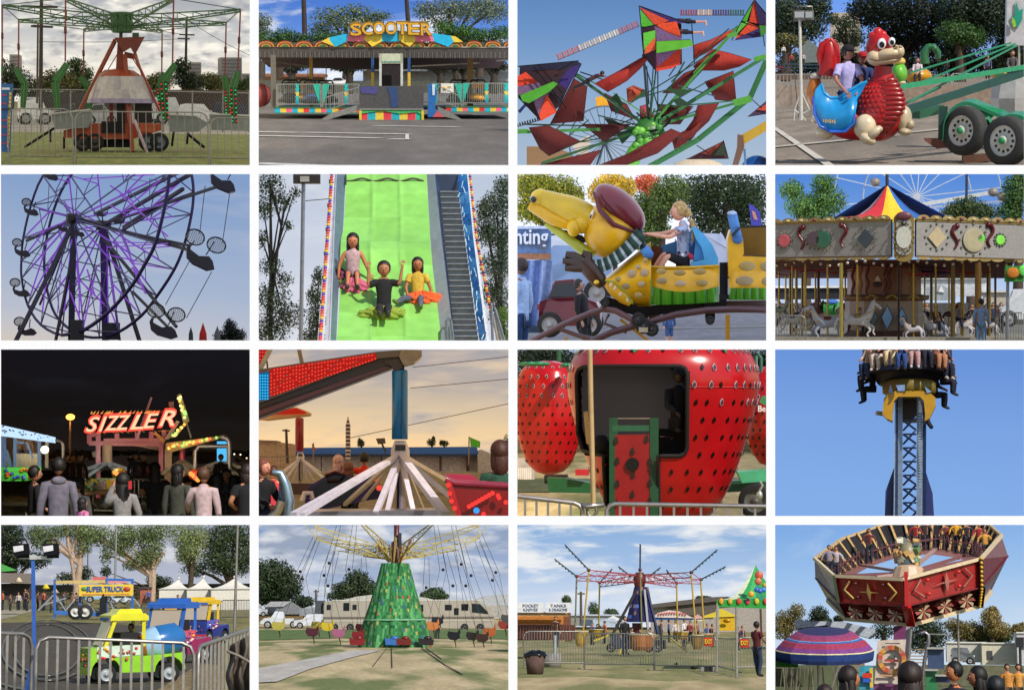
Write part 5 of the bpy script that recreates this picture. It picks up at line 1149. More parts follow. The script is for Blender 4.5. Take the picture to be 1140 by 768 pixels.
def E(u,v,ru,rv,rd_,col,dy=0,rot=0,n=24,m=16,fn=None):return MB().ell(P(u,v,Y+dy),(k_(ru),rd_,k_(rv)),col,Rot(rot,3,'Y'),n,m,fn=fn)
ct=thing('coaster_car','yellow long snouted creature coaster car with maroon cap and plaid scarf','coaster car',P(600,600,Y))
hd=E(425,270,118,118,.28,YEL,0,0,32,22);hd.ell(P(395,215,Y),(k_(85),.24,k_(75)),YEL,None,24,16)
hd.o('head',5,ct)
sn=MB().tube(K(Y-.03,355,225,300,190,240,165,180,145,130,122,100,112),[k_(58),k_(62),k_(62),k_(54),k_(44),k_(30)],'cfae22',20)
sn.ell(P(112,118,Y-.03),(k_(46),.09,k_(44)),'cfae22',None,18,12).tube(K(Y-.06,60,150,110,172,170,208,230,232,262,240),[k_(18),k_(28),k_(32),k_(26),k_(14)],'d8a818',16)
sn.ell(P(262,250,Y-.12),(k_(32),.09,k_(40)),'d8ae1c',None,16,12).ell(P(298,230,Y-.08),(k_(46),.1,k_(46)),'d2aa1e',None,16,12);sn.o('snout',5,ct)
MB().ell(P(80,122,Y-.16),(k_(14),.03,k_(15)),'24262a',None,12,8).o('nostril',2,ct)
MB().tube(K(Y,135,228,185,262,240,300,300,345,350,380),[k_(14),k_(20),k_(22),k_(26),k_(34)],'a8b030',14).o('lower_jaw',5,ct)
MB().prism(K(Y-.02,195,255,240,262,300,285,330,310,290,322,240,300),.06,'1c180c').o('mouth',4,ct)
e=MB().ell(P(344,190,Y-.21),(k_(8),.03,k_(22)),'e4e4dc',Rot(.35,3,'Y'),12,8).o('eye',2,ct);MB().ell(P(338,198,Y-.235),(k_(4),.012,k_(10)),'18181c',Rot(.35,3,'Y'),10,6).o('pupil',2,e)
MB().ell(P(468,158,Y-.02),(k_(140),.26,k_(72)),'6a1f30',Rot(.72,3,'Y'),32,20).tube([P(352,90,Y-.2),P(380,170,Y-.28),P(440,235,Y-.28),P(530,266,Y-.2)],[k_(6),k_(12),k_(12),k_(6)],'5a1824',8).o('cap',5,ct)
sf=MB();N_=22
for i in rg(N_):
 a0,a1=i/N_,(i+1)/N_
 def sc(a,w):
  u=350+215*a;v=420-8*sin(a*PI)*-1-150*a**1.6;return P(u+w*22*(.2+a),v+w*(34-10*a),Y-.27+.06*abs(a-.4))
 c=hx(['26403a','8a9aa0','1c3028'][i%3])
 for w0,w1,cc in((-.8,-.3,c),(-.3,.3,tuple(x*1.4 for x in c)),(.3,1,c)):
  sf.add([sc(a0,w0),sc(a1,w0),sc(a1,w1),sc(a0,w1)]+[sc(a0,w0)+V((0,.08,0)),sc(a1,w0)+V((0,.08,0)),sc(a1,w1)+V((0,.08,0)),sc(a0,w1)+V((0,.08,0))],[[0,1,2,3],[7,6,5,4],[0,4,5,1],[2,6,7,3]],cc)
sf.o('scarf',3,ct)
def spots(L,dy,par):
 mb=MB()
 for u,v,ru,rv in L:mb.ell(P(u,v,Y+dy),(k_(ru),.012,k_(rv)),hx(pick(['96804a','a08850','8a7a58','a8947a'])),None,14,6)
 return mb.o('spots',2,par)
bd=MB()
def body(a,b):
 u=405+205*a;top=452-190*a**1.1 if a<.9 else 300;top=470-160*a;bot=500+105*min(1,a*1.9)**.8
 v=top+(bot-top)*b;return P(u,v,Y-.28*sin(min(1,max(0,b))*PI)**.6-.02)
bd.grid(body,16,12,YEL).o('breast',5,ct)
spots([(460,480,12,13),(522,455,18,18),(580,452,18,18),(496,512,18,14),(566,502,17,13),(552,552,19,13),(550,425,12,10),(585,395,12,12)],-.3,ct)
MB().tube(K(Y-.2,410,495,450,530,490,565,520,590),[k_(20),k_(32),k_(30),k_(16)],YEL,14).o('leg',5,ct);MB().tube(K(Y-.38,400,488,440,490,500,545,528,592),k_(3),'4a8a2a',6).o('leg_trim',2,ct)
mb=MB()
for u,v in((448,520),(472,548),(430,505),(505,575)):mb.ell(P(u,v,Y-.37),(k_(8),.012,k_(11)),'c8b890',None,10,6)
mb.o('spots',2,ct)
hn=MB().tube(K(Y-.2,300,400,340,440,375,485,395,510),[k_(40),k_(42),k_(38),k_(22)],'3a2018',14)
for pts in([(300,400),(260,375),(225,368)],[(290,415),(250,400),(212,398)],[(300,425),(262,430),(222,430)],[(320,395),(330,372),(300,362)]):hn.tube([P(u,v,Y-.22)for u,v in pts],[k_(26),k_(20),k_(14)],'33201a',10)
hn.o('hand',5,ct);MB().ell(P(364,494,Y-.4),(k_(12),.03,k_(10)),'e0c020',None,10,8).o('button',2,ct)
def carside(u0,u1,top,mid,bot,Yd,par,nm='tub'):
 mb=MB()
 def f(a,b):
  u=u0+(u1-u0)*a;t=top[0]+(top[1]-top[0])*a;m_=mid(a);v=t+(m_-t)*b;bul=(1-abs(2*a-1)**6)*.08
  return P(u,v,Yd-.1-bul-.1*sin(b*PI*.5))
 mb.grid(f,14,8,YEL);mb.grid(lambda a,b:P(u0+(u1-u0)*a,top[0]+(top[1]-top[0])*a,Yd-.1+.5*b),1,1,'a8861a');o=mb.o(nm,5,par)
 g=MB()
 def h(a,b):
  u=u0+(u1-u0)*a;m_=mid(a);bt=bot(a);rib=.025*abs(sin(a*PI*6));bul=(1-abs(2*a-1)**6)*.08
  return P(u,m_+(bt-m_)*b,Yd-.21-bul-rib+.06*b)
 g.grid(h,60,6,lambda i,j:'3f8a1c'if(i%10)<8 else '2a6414');g.o('ribbed_skirt',2,par);return o
carside(608,916,(425,418),lambda a:512+26*sin(a*PI),lambda a:596-14*a**2,Y,ct)
MB().tube([P(608,425,Y-.2),P(612,510,Y-.33),P(608,598,Y-.28)],k_(3),'3a7a20',6).tube(K(Y-.2,590,400,612,426,760,430,912,420),k_(6),'c49a18',8).o('edge_bead',2,ct)
spots([(656,445,22,14),(738,452,28,14),(828,446,30,15),(658,488,24,15),(742,500,26,15),(838,498,28,16)],-.34,ct)
mb=MB();prof=[(800,250),(835,275),(875,325),(905,385),(910,415)]
q=[P(u,v,Y-.15)for u,v in prof];q2=[P(u-46,v+10,Y-.05)for u,v in prof]
mb.prism(K(Y-.16,792,248,812,246,845,275,885,325,912,385,912,418,785,430,790,405,850,392,838,340,812,300),.07,'4aa0d8').prism(K(Y+.2,655,330,720,310,812,246,845,275,885,325,900,385,700,400,662,385),.06,'2b7cb8')
mb.prism(K(Y-.08,812,300,838,340,850,392,800,398),.28,'3a8ccc');mb.o('seat',5,ct)
MB().prism(K(Y+.12,600,330,660,335,665,425,620,425,595,390),.1,'5a2c14').o('cockpit_lining',4,ct)
hb=MB().tube([P(540,268,Y),P(566,300,Y-.05),P(575,345,Y-.2)],k_(14),'1c3448',8).tube(K(Y-.25,578,340,604,378),k_(22),'4a86c8',12).ell(P(600,372,Y-.27),(k_(20),.05,k_(18)),'3a6eac',None,12,8).ell(P(548,285,Y-.05),(k_(18),.05,k_(24)),'22405a',None,12,8).ell(P(560,268,Y-.02),(k_(14),.05,k_(12)),'2c5070',None,12,8)
hb.o('handlebar','rubber',ct)
g=person('blonde girl in pale blue print shirt holding the handlebar of the yellow coaster car',P(752,612,Y+.02),1.02,base=dict(SIT,pel=(0,.0,.47),hd=(0,-.045,.955),nk=(0,-.02,.87),hL=(-.05,0,.46),hR=(.05,0,.46),eL=(-.13,-.17,.74),wL=(-.11,-.36,.735),eR=(.13,-.15,.7),wR=(.11,-.35,.73),kL=(-.06,-.18,.54),aL=(-.06,-.3,.36),kR=(.07,-.16,.52),aR=(.07,-.28,.34)),rot=-1.45,turn=.15,skin='d8a088',top='a8b8d8',legs='1c1c26',hair='b89a62',hairlen=0,child=.9,sleeve=.35,shorts=True,fingers=True,sub=2)
MB().tube([P(790,215,Y-.02),P(800,250,Y-.06),P(798,300,Y-.08),P(790,325,Y-.08)],[.026,.022,.02,.008],'b0915c',8).tube([P(765,165,Y+.0),P(785,200,Y)],.035,'b89a62',8).o('ponytail','hair',g)
pm=MB();seed0(4)
for i in rg(40):pm.ell(P(uni(715,800),uni(255,330),Y-.135),(.007,.008,.009),'5a6a90',None,6,4)
for u,v,r,c in[(735,362,8,'2a2a36'),(752,372,7,'e0dce0'),(766,360,6,'2a2a36'),(790,378,12,'b02a48'),(778,366,7,'c8506a')]:pm.ell(P(u,v,Y-.14),(k_(r),.012,k_(r)),c,None,8,5)
pm.o('shirt_print',3,g)
c2=thing('coaster_car','empty rear yellow coaster car with blue grab bar cut off at the right','coaster car',P(1060,580,Y))
MB().prism(K(Y-.18,955,300,968,255,1000,246,1024,300,1028,372,1150,378,1150,470,958,470),.5,YEL).o('shell',5,c2)
MB().prism(K(Y+.1,1005,246,1150,243,1150,378,1028,374),.06,'6e5412').tube(K(Y,1000,246,1150,242),k_(5),'1e1c18',6).tube(K(Y-.18,1024,372,1150,378),k_(4),'4a3a1a',6).o('interior',4,c2)
carside(960,1170,(440,445),lambda a:520,lambda a:574,Y,c2)
spots([(1042,422,38,22),(1130,424,30,22),(1030,488,40,22),(1132,490,26,20)],-.36,c2)
MB().tube(K(Y-.2,975,192,996,288),k_(22),'4a80c0',12).ell(P(974,185,Y-.2),(k_(22),.05,k_(12)),'a8c0dc',None,12,6).ell(P(999,300,Y-.2),(k_(24),.06,k_(22)),'3c6ca8',None,12,8).tube(K(Y-.26,988,262,996,270),k_(26),'1c2c3c',10).o('grab_bar','rubber',c2)
tk=thing('coaster_track','dark plum double tube coaster track with black wheels and yellow posts','track',P(620,750,Y))
pl='4a3038'
def tb(pts,r,col=pl,dy=0):return MB().tube([P(u,v,Y+dy)for u,v in pts],k_(r),col,10)
tb([(60,765),(200,690),(330,635),(410,610)],13,'5a4048',-.3).o('rail',2,tk);tb([(340,760),(430,720),(520,695),(620,668),(720,640),(860,620),(1000,615),(1150,618)],16,pl,-.3).o('rail',2,tk)
tb([(380,612),(450,622),(520,660),(540,690)],15,'6a4c54',-.2).o('rail',2,tk);tb([(600,655),(660,622),(760,596),(900,590),(1150,588)],14,'3a2a30',.3).o('rail',2,tk)
tb([(200,705),(300,740),(360,752)],11,'5a4048',-.2).o('cross_tie',2,tk);tb([(420,635),(400,680),(500,720)],8,'50404a',0).o('cross_tie',2,tk)
for u0,v0,u1,v1,w_ in((954,640,954,770,20),(470,660,600,760,12),(230,740,220,770,12)):MB().beam(*K(Y,u0,v0,u1,v1),k_(w_),k_(w_),'b88a14').o('support_post',0,tk)
for u,v,r in((552,660,30),(575,690,36),(612,705,32),(402,585,20),(875,665,20)):wheel(P(u,v,Y-.36),k_(r),.1,(0,-1,0),ct,rim='3a3c40',tyre='141416')
MB().beam(*K(Y-.1,400,578,600,640),.1,.1,'16161a').beam(*K(Y-.1,875,590,875,660),.08,.1,'141418').beam(*K(Y,560,625,950,590),.06,.1,'1a1a1e').box(P(575,708,Y-.42),(k_(40),.05,k_(22)),'b8b4a8').o('undercarriage',1,ct)
MB().box(P(935,480,Y+.1),(k_(36),.2,k_(150)),'20242e').beam(*K(Y,915,560,965,560),.05,.05,'2a2c30').o('coupling',1,c2)
place(1,3,612,1.7,82);P,G=T.P,T.G
sky(1500,sky_mat('carousel_sky',[(.2,'c8d8f0'),(.6,'7fa8e4'),(1,'4f86d8')]))
ground(70,1500,ground_mat('carousel_ground','5c5a56','74716c',1),'asphalt')
Y=96;k_=lambda n:W(n,Y)
tree('tree','leafy bright tree beyond the carousel at the upper left',150,640,140,[(85,80,60,50),(230,50,60,50),(140,150,90,60),(250,130,90,70),(190,190,110,40)],2600,W(8,140),['4a6a2c','38562a','5c7a38'],tw=.4)
tree('tree','dark tree behind the wheel to the right of the striped tent',900,640,150,[(880,160,90,50),(960,180,80,40),(820,180,60,30)],1300,W(8,150),GREEN,tw=.4)
tree('tree','green tree at the right edge above the carousel',1110,640,138,[(1100,90,60,90),(1080,180,60,60),(1130,40,40,40)],1700,W(8,138),['3f5a2c','2f4824','4a6834'],tw=.4)
fw=thing('ferris_wheel','white spoked ferris wheel rising behind the striped tent top','ferris wheel',P(640,640,160));c=P(655,110,160)
mb=MB()
for k in rg(18):
 a=k*PI/9+.1;mb.beam(c,c+V((cos(a)*6.5,.2,sin(a)*6.5)),.07,'c4cad4')
for r in(6.5,4.2):mb.tube([c+V((r*cos(k*PI/18),.3,r*sin(k*PI/18)))for k in rg(36)],.06,'b0b8c4',5,close=True)
mb.o('spokes',0,fw);MB().beam(*K(158,520,5,520,80),.2,.2,'2a3860').beam(*K(158,880,0,878,200),.2,.2,'2a3a50').beam(*K(158,655,150,1000,90),.15,.3,'d0d4d8').beam(*K(158,700,160,1050,130),.12,.12,'b8bcc4').o('support_arm',0,fw)
for u,v in((465,45),(1000,90),(1040,110)):MB().ell(P(u,v,157),(.4,.3,.35),'8a8078',None,8,6).o('gondola',0,fw)
for u0,u1,v0,v1,yd,c,lab in[(10,350,520,575,125,'16181c','long black vehicle side seen behind the left horses'),(660,960,480,560,130,'c8ccd0','white stalls seen behind the right of the carousel'),(960,1060,540,600,128,'b8b0a0','pale shed roof behind the right horses')]:
 MB().box(half(yd,u0,v0,u1,v1),(W(u1-u0,yd),2,W(v1-v0,yd)),c).box(P((u0+u1)/2,v0,yd),(W(u1-u0+20,yd),2.4,.12),'d8d8d4').o('fair_stall',4,None,lab,'stall')
MB().box(P(565,640,150),(30,.5,1.6),'4a4c48').o('boundary_wall',4,None,'dim grey wall running behind the whole carousel','wall')
MB().prism(K(124,700,520,765,510,830,540,830,580,700,580),2,'9aa4a8').prism(K(123.9,750,540,765,512,780,545),.1,'e4e4e0').o('small_tent',3,None,'small white peaked tent seen between the right hand poles','tent')
for u,v,c,lab in[(700,640,'5a5c64','person in grey standing behind the carousel right of the drum'),(1035,640,'6a2c2c','person in dark red at the right behind the carousel'),(905,645,'1c1c24','person in black behind the right hand horses'),(1000,640,'2c3a5a','person in navy by the queue at the right'),(205,640,'7a4a3a','person in brown seen between the left horses')]:
 person(lab,P(u,v+90,112),1.7,top=c,sub=0)
cr=thing('carousel','ornate white and gold carousel with mirrored rounding boards and striped top','carousel',P(565,760,Y))
cx,cyy=P(590,500,Y).x,Y+1.0
Rr=7.0
def oc(k):a=-PI/2+k*PI/4;return V((cx+Rr*cos(a),cyy+Rr*sin(a),0))
zt0,zt1=P(590,215,Y-6).z,P(590,385,Y-6).z
cream,gold='93918e','9a8040'
def face(A,B,ztl,zbl,ztr,zbr,name='rounding_board'):
 n_=(B-A).cross(V((0,0,1))).normalized()
 if n_.y>0:n_=-n_
 pt=lambda a,b,o=0:V((A.x+(B.x-A.x)*a,A.y+(B.y-A.y)*a,(ztl+(ztr-ztl)*a)*(1-b)+(zbl+(zbr-zbl)*a)*b))+n_*o
 mb=MB().add([pt(0,0),pt(1,0),pt(1,1),pt(0,1),pt(0,0,-.15),pt(1,0,-.15),pt(1,1,-.15),pt(0,1,-.15)],[[3,2,1,0],[4,5,6,7],[0,1,5,4],[3,7,6,2]],cream)
 bo=mb.o(name,0,cr);g=MB();L=(B-A).length;m=max(3,int(L/.62))
 for i in rg(m):
  for s_,b0 in((1,0),(-1,1)):
   pts=[pt((i+.5)/m,b0,.03)+V((0,0,0))+(B-A).normalized()*(cos(th)*L/m/2)+V((0,0,sin(th)*(.2 if s_>0 else .12)*s_))for th in[PI*j/8 for j in rg(9)]]
   g.prism(pts,n_*.06,'8f7a42'if i%2 else 'a08c58');
   if s_>0:g.ell(pt((i+.5)/m,0,.1)+V((0,0,.07)),(.12,.06,.06),'7a3a48'if i%3==0 else 'c8b888',None,8,5)
 g.add([pt(0,.96,.04),pt(1,.96,.04),pt(1,1.02,.04),pt(0,1.02,.04)],[[3,2,1,0]],'5a4428').add([pt(0,0,.04),pt(1,0,.04),pt(1,.05,.04),pt(0,.05,.04)],[[3,2,1,0]],gold)
 g.o('carved_trim',0,cr);return pt,n_,bo
FL,FR=V((P(538,300,Y-6).x,Y-6,0)),V((P(652,300,Y-6).x,Y-6,0))
LL,RR_=V((P(-14,300,Y-3.4).x,Y-3.4,0)),V((P(1100,300,Y-3.6).x,Y-3.6,0))
z=lambda v,yd:P(590,v,yd).z
pL,nL,bL=face(LL,FL,z(225,Y-3.4),z(388,Y-3.4),z(212,Y-6),z(383,Y-6));pR,nR,bR=face(FR,RR_,z(212,Y-6),z(383,Y-6),z(232,Y-3.6),z(400,Y-3.6))
pE,nE,bE=face(RR_,RR_+V((1.2,2.2,0)),z(232,Y-3.6),z(400,Y-3.6),z(240,Y-2),z(405,Y-2))
def deco(pt,n_,bo,L):
 d=MB()
 for kind,a,b,r,c in L:
  o=pt(a,b,.05);X=V((n_.y,-n_.x,0))*-1;X=X if X.x>0 else-X
  if kind=='dia':d.prism([o+X*r,o+V((0,0,r*1.05)),o-X*r,o-V((0,0,r*1.05))],n_*.04,c)
  elif kind=='oval':d.lathe([(r,0),(r,.04),(r*.8,.05),(0,.05)],o,c,18,axis=n_,smooth=False)
  elif kind=='s':
   pts=[o+X*(sin(t*2*PI)*.13*r)+V((0,0,(.5-t)*1))for t in[j/12 for j in rg(13)]];d.tube(pts,[.1-.05*t/12 for t in rg(13)],'5a1420',6);d.ell(pts[0]+X*-.1*r,.13,'5a1420',None,8,6)
  for q in rg(12 if kind!='s' else 0):th=q*PI/6;d.ell(o+(X*cos(th)+V((0,0,sin(th))))*r*1.28,(.06,.012,.06),'6a6c64',None,6,4)
 d.o('mirror_and_scroll',2,cr)
deco(pL,nL,bL,[('oval',.13,.5,.3,'c85a64'),('s',.27,.45,-1,''),('oval',.38,.48,.36,'5a4850'),('oval',.45,.5,.4,'2f6a50'),('s',.62,.42,1,''),('dia',.8,.5,.42,'3a4650')])
deco(pR,nR,bR,[('dia',.2,.46,.46,'b8a888'),('s',.38,.45,-1,''),('oval',.57,.5,.55,'a8a084'),('oval',.64,.45,.2,'70d850'),('s',.74,.38,1,''),('oval',.84,.48,.22,'80e050')])
cf=MB();o=V(((FL.x+FR.x)/2,Y-6.15,0));w_=(FR.x-FL.x)/2
pts=[o+V((cos(t)*w_*.82,0,0))+V((0,0,(z(215,Y-6)if sin(t)>=0 else z(370,Y-6))+sin(t)*.35))for t in[2*PI*j/24 for j in rg(24)]]
cf.prism(pts,(0,.3,0),'8a7440')
c0=o+V((0,0,z(295,Y-6)))
cf.prism([c0+(p-c0)*.74+V((0,-.05,0))for p in pts],(0,.1,0),'a8a8a4').prism([c0+V((cos(t)*.34,-.14,sin(t)*.5))for t in[2*PI*j/12 for j in rg(12)]],(0,.1,0),'c4c6bc').ell(c0+V((0,-.1,.95)),(.34,.1,.2),'6a3c48',None,12,8).ell(c0+V((0,-.12,.62)),(.12,.06,.12),'35404a',None,8,6)
for t in rg(16):cf.ell(c0+V((cos(t*PI/8)*.45,-.15,sin(t*PI/8)*.62)),.06,'7a6a3c',None,6,4)
cf.o('cartouche',0,cr)
apex=P(520,55,Y)
tp=MB();
seg=[(262,205,'c8c8d8'),(300,190,'d84a58'),(340,190,'d83440'),(472,196,'e6b82a'),(545,215,'eec434'),(700,205,'2f6ab4'),(775,200,'2858a0'),(825,212,'2c5aa8')]
for i in rg(len(seg)-1):
 (u0,v0,_),(u1,v1,c)=seg[i],seg[i+1]
 y0,y1=Y-4*sin(PI*i/(len(seg)-1)),Y-4*sin(PI*(i+1)/(len(seg)-1));c=seg[i][2]
 for j in rg(6):
  t0,t1=j/6,(j+1)/6;f=lambda u,v,yy_,t:apex.lerp(P(u,v+12,yy_),t)-V((0,0,.75*sin(t*PI)*(1-t*.4)))
  tp.add([f(u0,v0,y0,t0),f(u1,v1,y1,t0),f(u1,v1,y1,t1),f(u0,v0,y0,t1)],[[0,1,2,3]],c,False)
tp.add([apex,P(262,215,Y),P(544,225,Y+4),P(830,222,Y)],[[0,1,2],[0,2,3]],'2c5aa8')
tp.o('striped_top',3,cr);MB().tube([apex-V((0,0,.3)),P(519,8,Y)],.09,'26304a',6).o('finial',0,cr)
cl=MB();seed0(6)
for i in rg(46):
 u=uni(0,1080);v=uni(408,470);L_=uni(50,190);cl.beam(*K(Y+uni(-3,5),u,v,u+L_,v+uni(-12,12)),.1,.05,hx(pick(['a01c20','c0242a','6a1a20','2a3468','5a2a28','8a5a48'])))
cl.add([P(-10,395,Y-4),P(1100,395,Y-4),P(1060,480,Y+6),P(-10,480,Y+6)],[[0,1,2,3]],'54201f');cl.o('ceiling_canvas',3,cr)
blb=MB()
for i in rg(27):blb.ell(P(20+i*40,412+10*cos(i),Y-5+abs(i-14)*.15),.07,'d8d0c0',None,6,5)
blb.o('light_bulbs',2,cr)
dm=MB();dc=P(505,760,Y+1)
dm.lathe([(2.2,0),(2.2,.45),(1.85,.5),(1.85,k_(176)),(2.1,k_(182)),(2.15,k_(200)),(1.75,k_(205)),(1.75,k_(345))],dc,lambda i,k:['5a3426','8a7060','a89484','8a4a38','7a5a3a','8a5640','96604c'][i]if k%2 else['5a3426','8a7060','9a8878','8a4a38','7a5a3a','8a5640','a07060'][i],12,smooth=False)
dm.o('centre_drum',0,cr)
dd=MB()
for u,w_,h_,c in((457,20,36,'6a7c84'),(520,24,52,'8ab8ec'),(586,21,42,'8ab8ec')):
 dd.prism(K(Y-1.3,u-w_-5,658,u,658-h_-8,u+w_+5,658,u,658+h_+8),.1,'3a3058').prism(K(Y-1.35,u-w_,658,u,658-h_,u+w_,658,u,658+h_),.08,c)
dd.o('diamond_mirror',2,cr);dd=MB()
for u in(365,400,430,510,530,620,640):dd.tube([P(u+5*sin(v*.09),v,Y-1.3)for v in rg(425,560,12)],.07,'5a1f1c'if u%4 else '8a6a34',5)
for u in(425,515,615):dd.tube([P(u+t*50,572-16*sin(t*PI),Y-1.4)for t in[j/8 for j in rg(9)]],.07,gold,5)
dd.prism(K(Y-1.4,462,492,476,462,490,492),.1,'c8c4bc').ell(P(476,508,Y-1.4),(.22,.1,.12),'3a3434',None,8,5).beam(*K(Y-1.4,350,560,685,560),.06,.06,'201818').o('carved_scrolls',0,cr)
MB().box(V((cx,cyy,P(590,762,Y-6).z)),(14,13,.25),'8a8478').o('platform',4,cr)
def horse(label,u,v,ln,col,mane,saddle,dy,flip=1,first=None):
 Yh=Y+dy;c=P(u,v,Yh);k=W(ln,Yh);t=thing('carousel_horse',label,'carousel horse',c,None)
 q=lambda x,z_,y=0:c+V((x*k*flip,y*k,z_*k))
 J=[q(-.32,0),q(-.1,-.05),(q(.15,-.02)),q(.3,.08),q(.38,.28),q(.42,.42),q(.54,.34),q(.62,.26),q(-.38,-.12,.07),q(-.45,-.28,.08),q(-.38,-.4,.08),q(-.5,-.5,.08),q(-.3,-.14,-.07),q(-.3,-.32,-.08),q(-.42,-.42,-.08),q(-.46,-.52,-.08),q(.26,-.14,.07),q(.42,-.2,.08),q(.4,-.36,.08),q(.46,-.42,.08),q(.22,-.14,-.07),q(.34,-.28,-.08),q(.24,-.4,-.08),q(.3,-.46,-.08)]
 Eg=[(0,1),(1,2),(2,3),(3,4),(4,5),(5,6),(6,7),(0,8),(8,9),(9,10),(10,11),(0,12),(12,13),(13,14),(14,15),(2,16),(16,17),(17,18),(18,19),(2,20),(20,21),(21,22),(22,23)]
 rad=[.13,.13,.14,.11,.075,.07,.055,.04]+[.07,.045,.028,.03]*2+[.06,.04,.026,.028]*2
 vs,fs=skin_mesh(J,Eg,[r*k for r in rad],1,1)
 MB().add(vs,fs,col,True).o('body',2,t)
 mm=MB()
 for i in rg(7):mm.ell(q(.26+.025*i,.14+.05*i),(.06*k,.04*k,.06*k),mane,None,7,5)
 mm.ell(q(.44,.5),(.02*k,.015*k,.04*k),col,None,6,4);mm.o('mane','hair',t)
 MB().tube([q(-.42,.04),q(-.52,.0),q(-.58,-.14),q(-.56,-.3)],[.03*k,.05*k,.05*k,.015*k],mane,7).o('tail','hair',t)
 MB().ell(q(0,.07),(.17*k,.145*k,.07*k),saddle,None,12,7).tube([q(.1,-.2,.13),q(.24,.0,-.13),q(.3,.02,-.1)],.015*k,'c89a30',5).tube([q(.1,.05,-.1),q(.36,.2,-.08),q(.52,.32,-.05)],.012*k,'c89a30',5).o('saddle',2,t)
 MB().tube([q(0,-.6),P(u,415,Yh)],.045,'a88a38',7).o('pole',1,t)
 return t
HS=[('white carousel horse with dark mane at the far left',90,665,120,'b8b4b4','3a3440','3a3468',-1,1),('pale carousel horse with lilac saddle left of the big grey horse',145,640,100,'a8a4b0','8a8890','4a3a8a',2,1),('big pale grey carousel horse with brown blanket and yellow rein',250,675,165,'9aa0b0','6a3028','5a2a24',-3.5,-1),('white carousel horse with grey saddle left of the mirror drum',385,665,170,'bcb8b8','c8c4c4','8a7a4a',-3.8,1),('white horse with black mane just right of the drum',640,705,110,'b4b0b4','16161c','2a2028',-3.2,-1),('pale horse with dark brown saddle right of the drum',740,690,125,'a8a8b4','4a2a24','3a1c1c',-3,-1),('white horse with grey saddle at the right',865,685,120,'b8b4b8','8a8890','6a4a4a',-2,1),('brown carousel horse behind the white ones at the left',195,620,80,'6a3a2a','201818','8a2a2a',3,1),('small dark carousel horse right of the drum at the back',800,640,80,'3a2c2c','1c1818','7a2a2a',4,1),('grey green carousel horse cut off at the left edge',30,620,95,'8a9a8e','4a5a4c','3a6a4a',2,1)]
for i,(u,v,dy)in en([(60,610,4.5),(330,605,5),(690,640,4.5),(930,640,3.5),(985,690,-1),(150,700,-3)]):HS.append(('%s carousel horse in the far rows, %s from the left'%(['Dappled','Tan','Black','Grey','White','Cream'][i].lower(),ORD[[0,2,3,4,5,1][i]]),u,v,90,['8a8478','8a6a4a','24201f','7a7c84','b0acac','a89c84'][i],'2a2220',['7a2a2a','2a4a7a','8a7a3a'][i%3],dy,1 if i%2 else-1))
for a in HS:horse(*a)
for lab,u,v,yd,H,top,hair in[('child in red riding a horse at the left of the carousel',205,660,Y+2.8,1.15,'8a3a34','3a2a20'),('rider in black riding the horse left of the drum',398,765,Y-3.2,1.55,'16181c','1c1614'),('rider in black with dark hair right of the drum',742,760,Y-2.8,1.6,'141418','17120f'),('rider in grey shirt on the right hand white horse',845,745,Y-1.8,1.6,'7a7478','4a3830'),('small rider far left beside the grey green horse',110,690,Y,1.1,'c8c4c8','2a201c')]:
 person(lab,P(u,v,yd),H,base=SIT,top=top,hair=hair,rot=.6,sub=0)
person('person in long pale blue dress standing right of the carousel front',P(945,800,Y-7),2.2,top='7a9cc8',legs='7a9cc8',hair='1c1614',sub=0,rot=PI)
for u,yd,w_,c in[(80,3,.06,'7a6430'),(108,1,.07,'9a8a4a'),(135,4,.06,'6a5a30'),(208,2,.07,'5a3a2c'),(312,-5,.09,'a89a50'),(380,1,.07,'6a4a34'),(720,2,.07,'6a5a3a'),(818,-4,.1,'6a5a34'),(856,3,.06,'8a7a50'),(932,-4.5,.15,'7a5c34'),(975,2,.06,'4a4038'),(1010,4,.06,'4a4038'),(572,-6,.05,'1c1818')]:
 MB().tube(K(Y+yd,u,410,u,762),w_,c,7).o('pole',1,cr)
g=thing('green_awning','green printed awning on a pale post at the right edge','awning',P(1070,760,Y-8))
MB().box(P(1115,460,Y-8),(k_(105),1,k_(62)),'3a8a3a').o('canopy',3,g);MB().ell(P(1090,455,Y-8.6),(.28,.05,.24),'c87a2a',None,10,6).ell(P(1135,445,Y-8.6),(.2,.05,.24),'70e060',None,10,6).o('printed_spots',3,g);MB().tube(K(Y-8,1066,480,1066,770),.07,'8a94a4',8).o('post',1,g)
car('truck','white truck at the right edge behind the pale post',P(1130,700,108),2.2,2,'c8ccd0',PI,'van')
barrier('steel queue barrier at the right in front of the carousel',P(1010,790,Y-7.5),P(1150,790,Y-7.5),W(150,Y-7.5),12,'8a8c8c',.03);barrier('steel queue barrier at the left in front of the horses',P(-20,790,Y-7.5),P(150,790,Y-7.5),W(140,Y-7.5),14,'8a8c8c',.03)
t=thing('green_canopy','round green and blue kiddie canopy behind the left horses','canopy',P(270,630,118));MB().ell(P(270,612,118),(W(48,118),.8,W(34,118)),'2a8a3a',None,16,8).ell(P(272,588,117.6),(W(26,118),.5,W(14,118)),'3a6ab0',None,12,6).o('cover',3,t)
place(2,0,545,1.62,28);P,G=T.P,T.G
sky(1600,sky_mat('night_sky',[(.3,'211a14'),(.6,'151210'),(1,'17161c')],'1e1d22',None,2,.45,.8),dome_from=30.4)
ground(27,1600,ground_mat('night_grass','3f4424','565530',3,'4a4028',.6),'lawn')
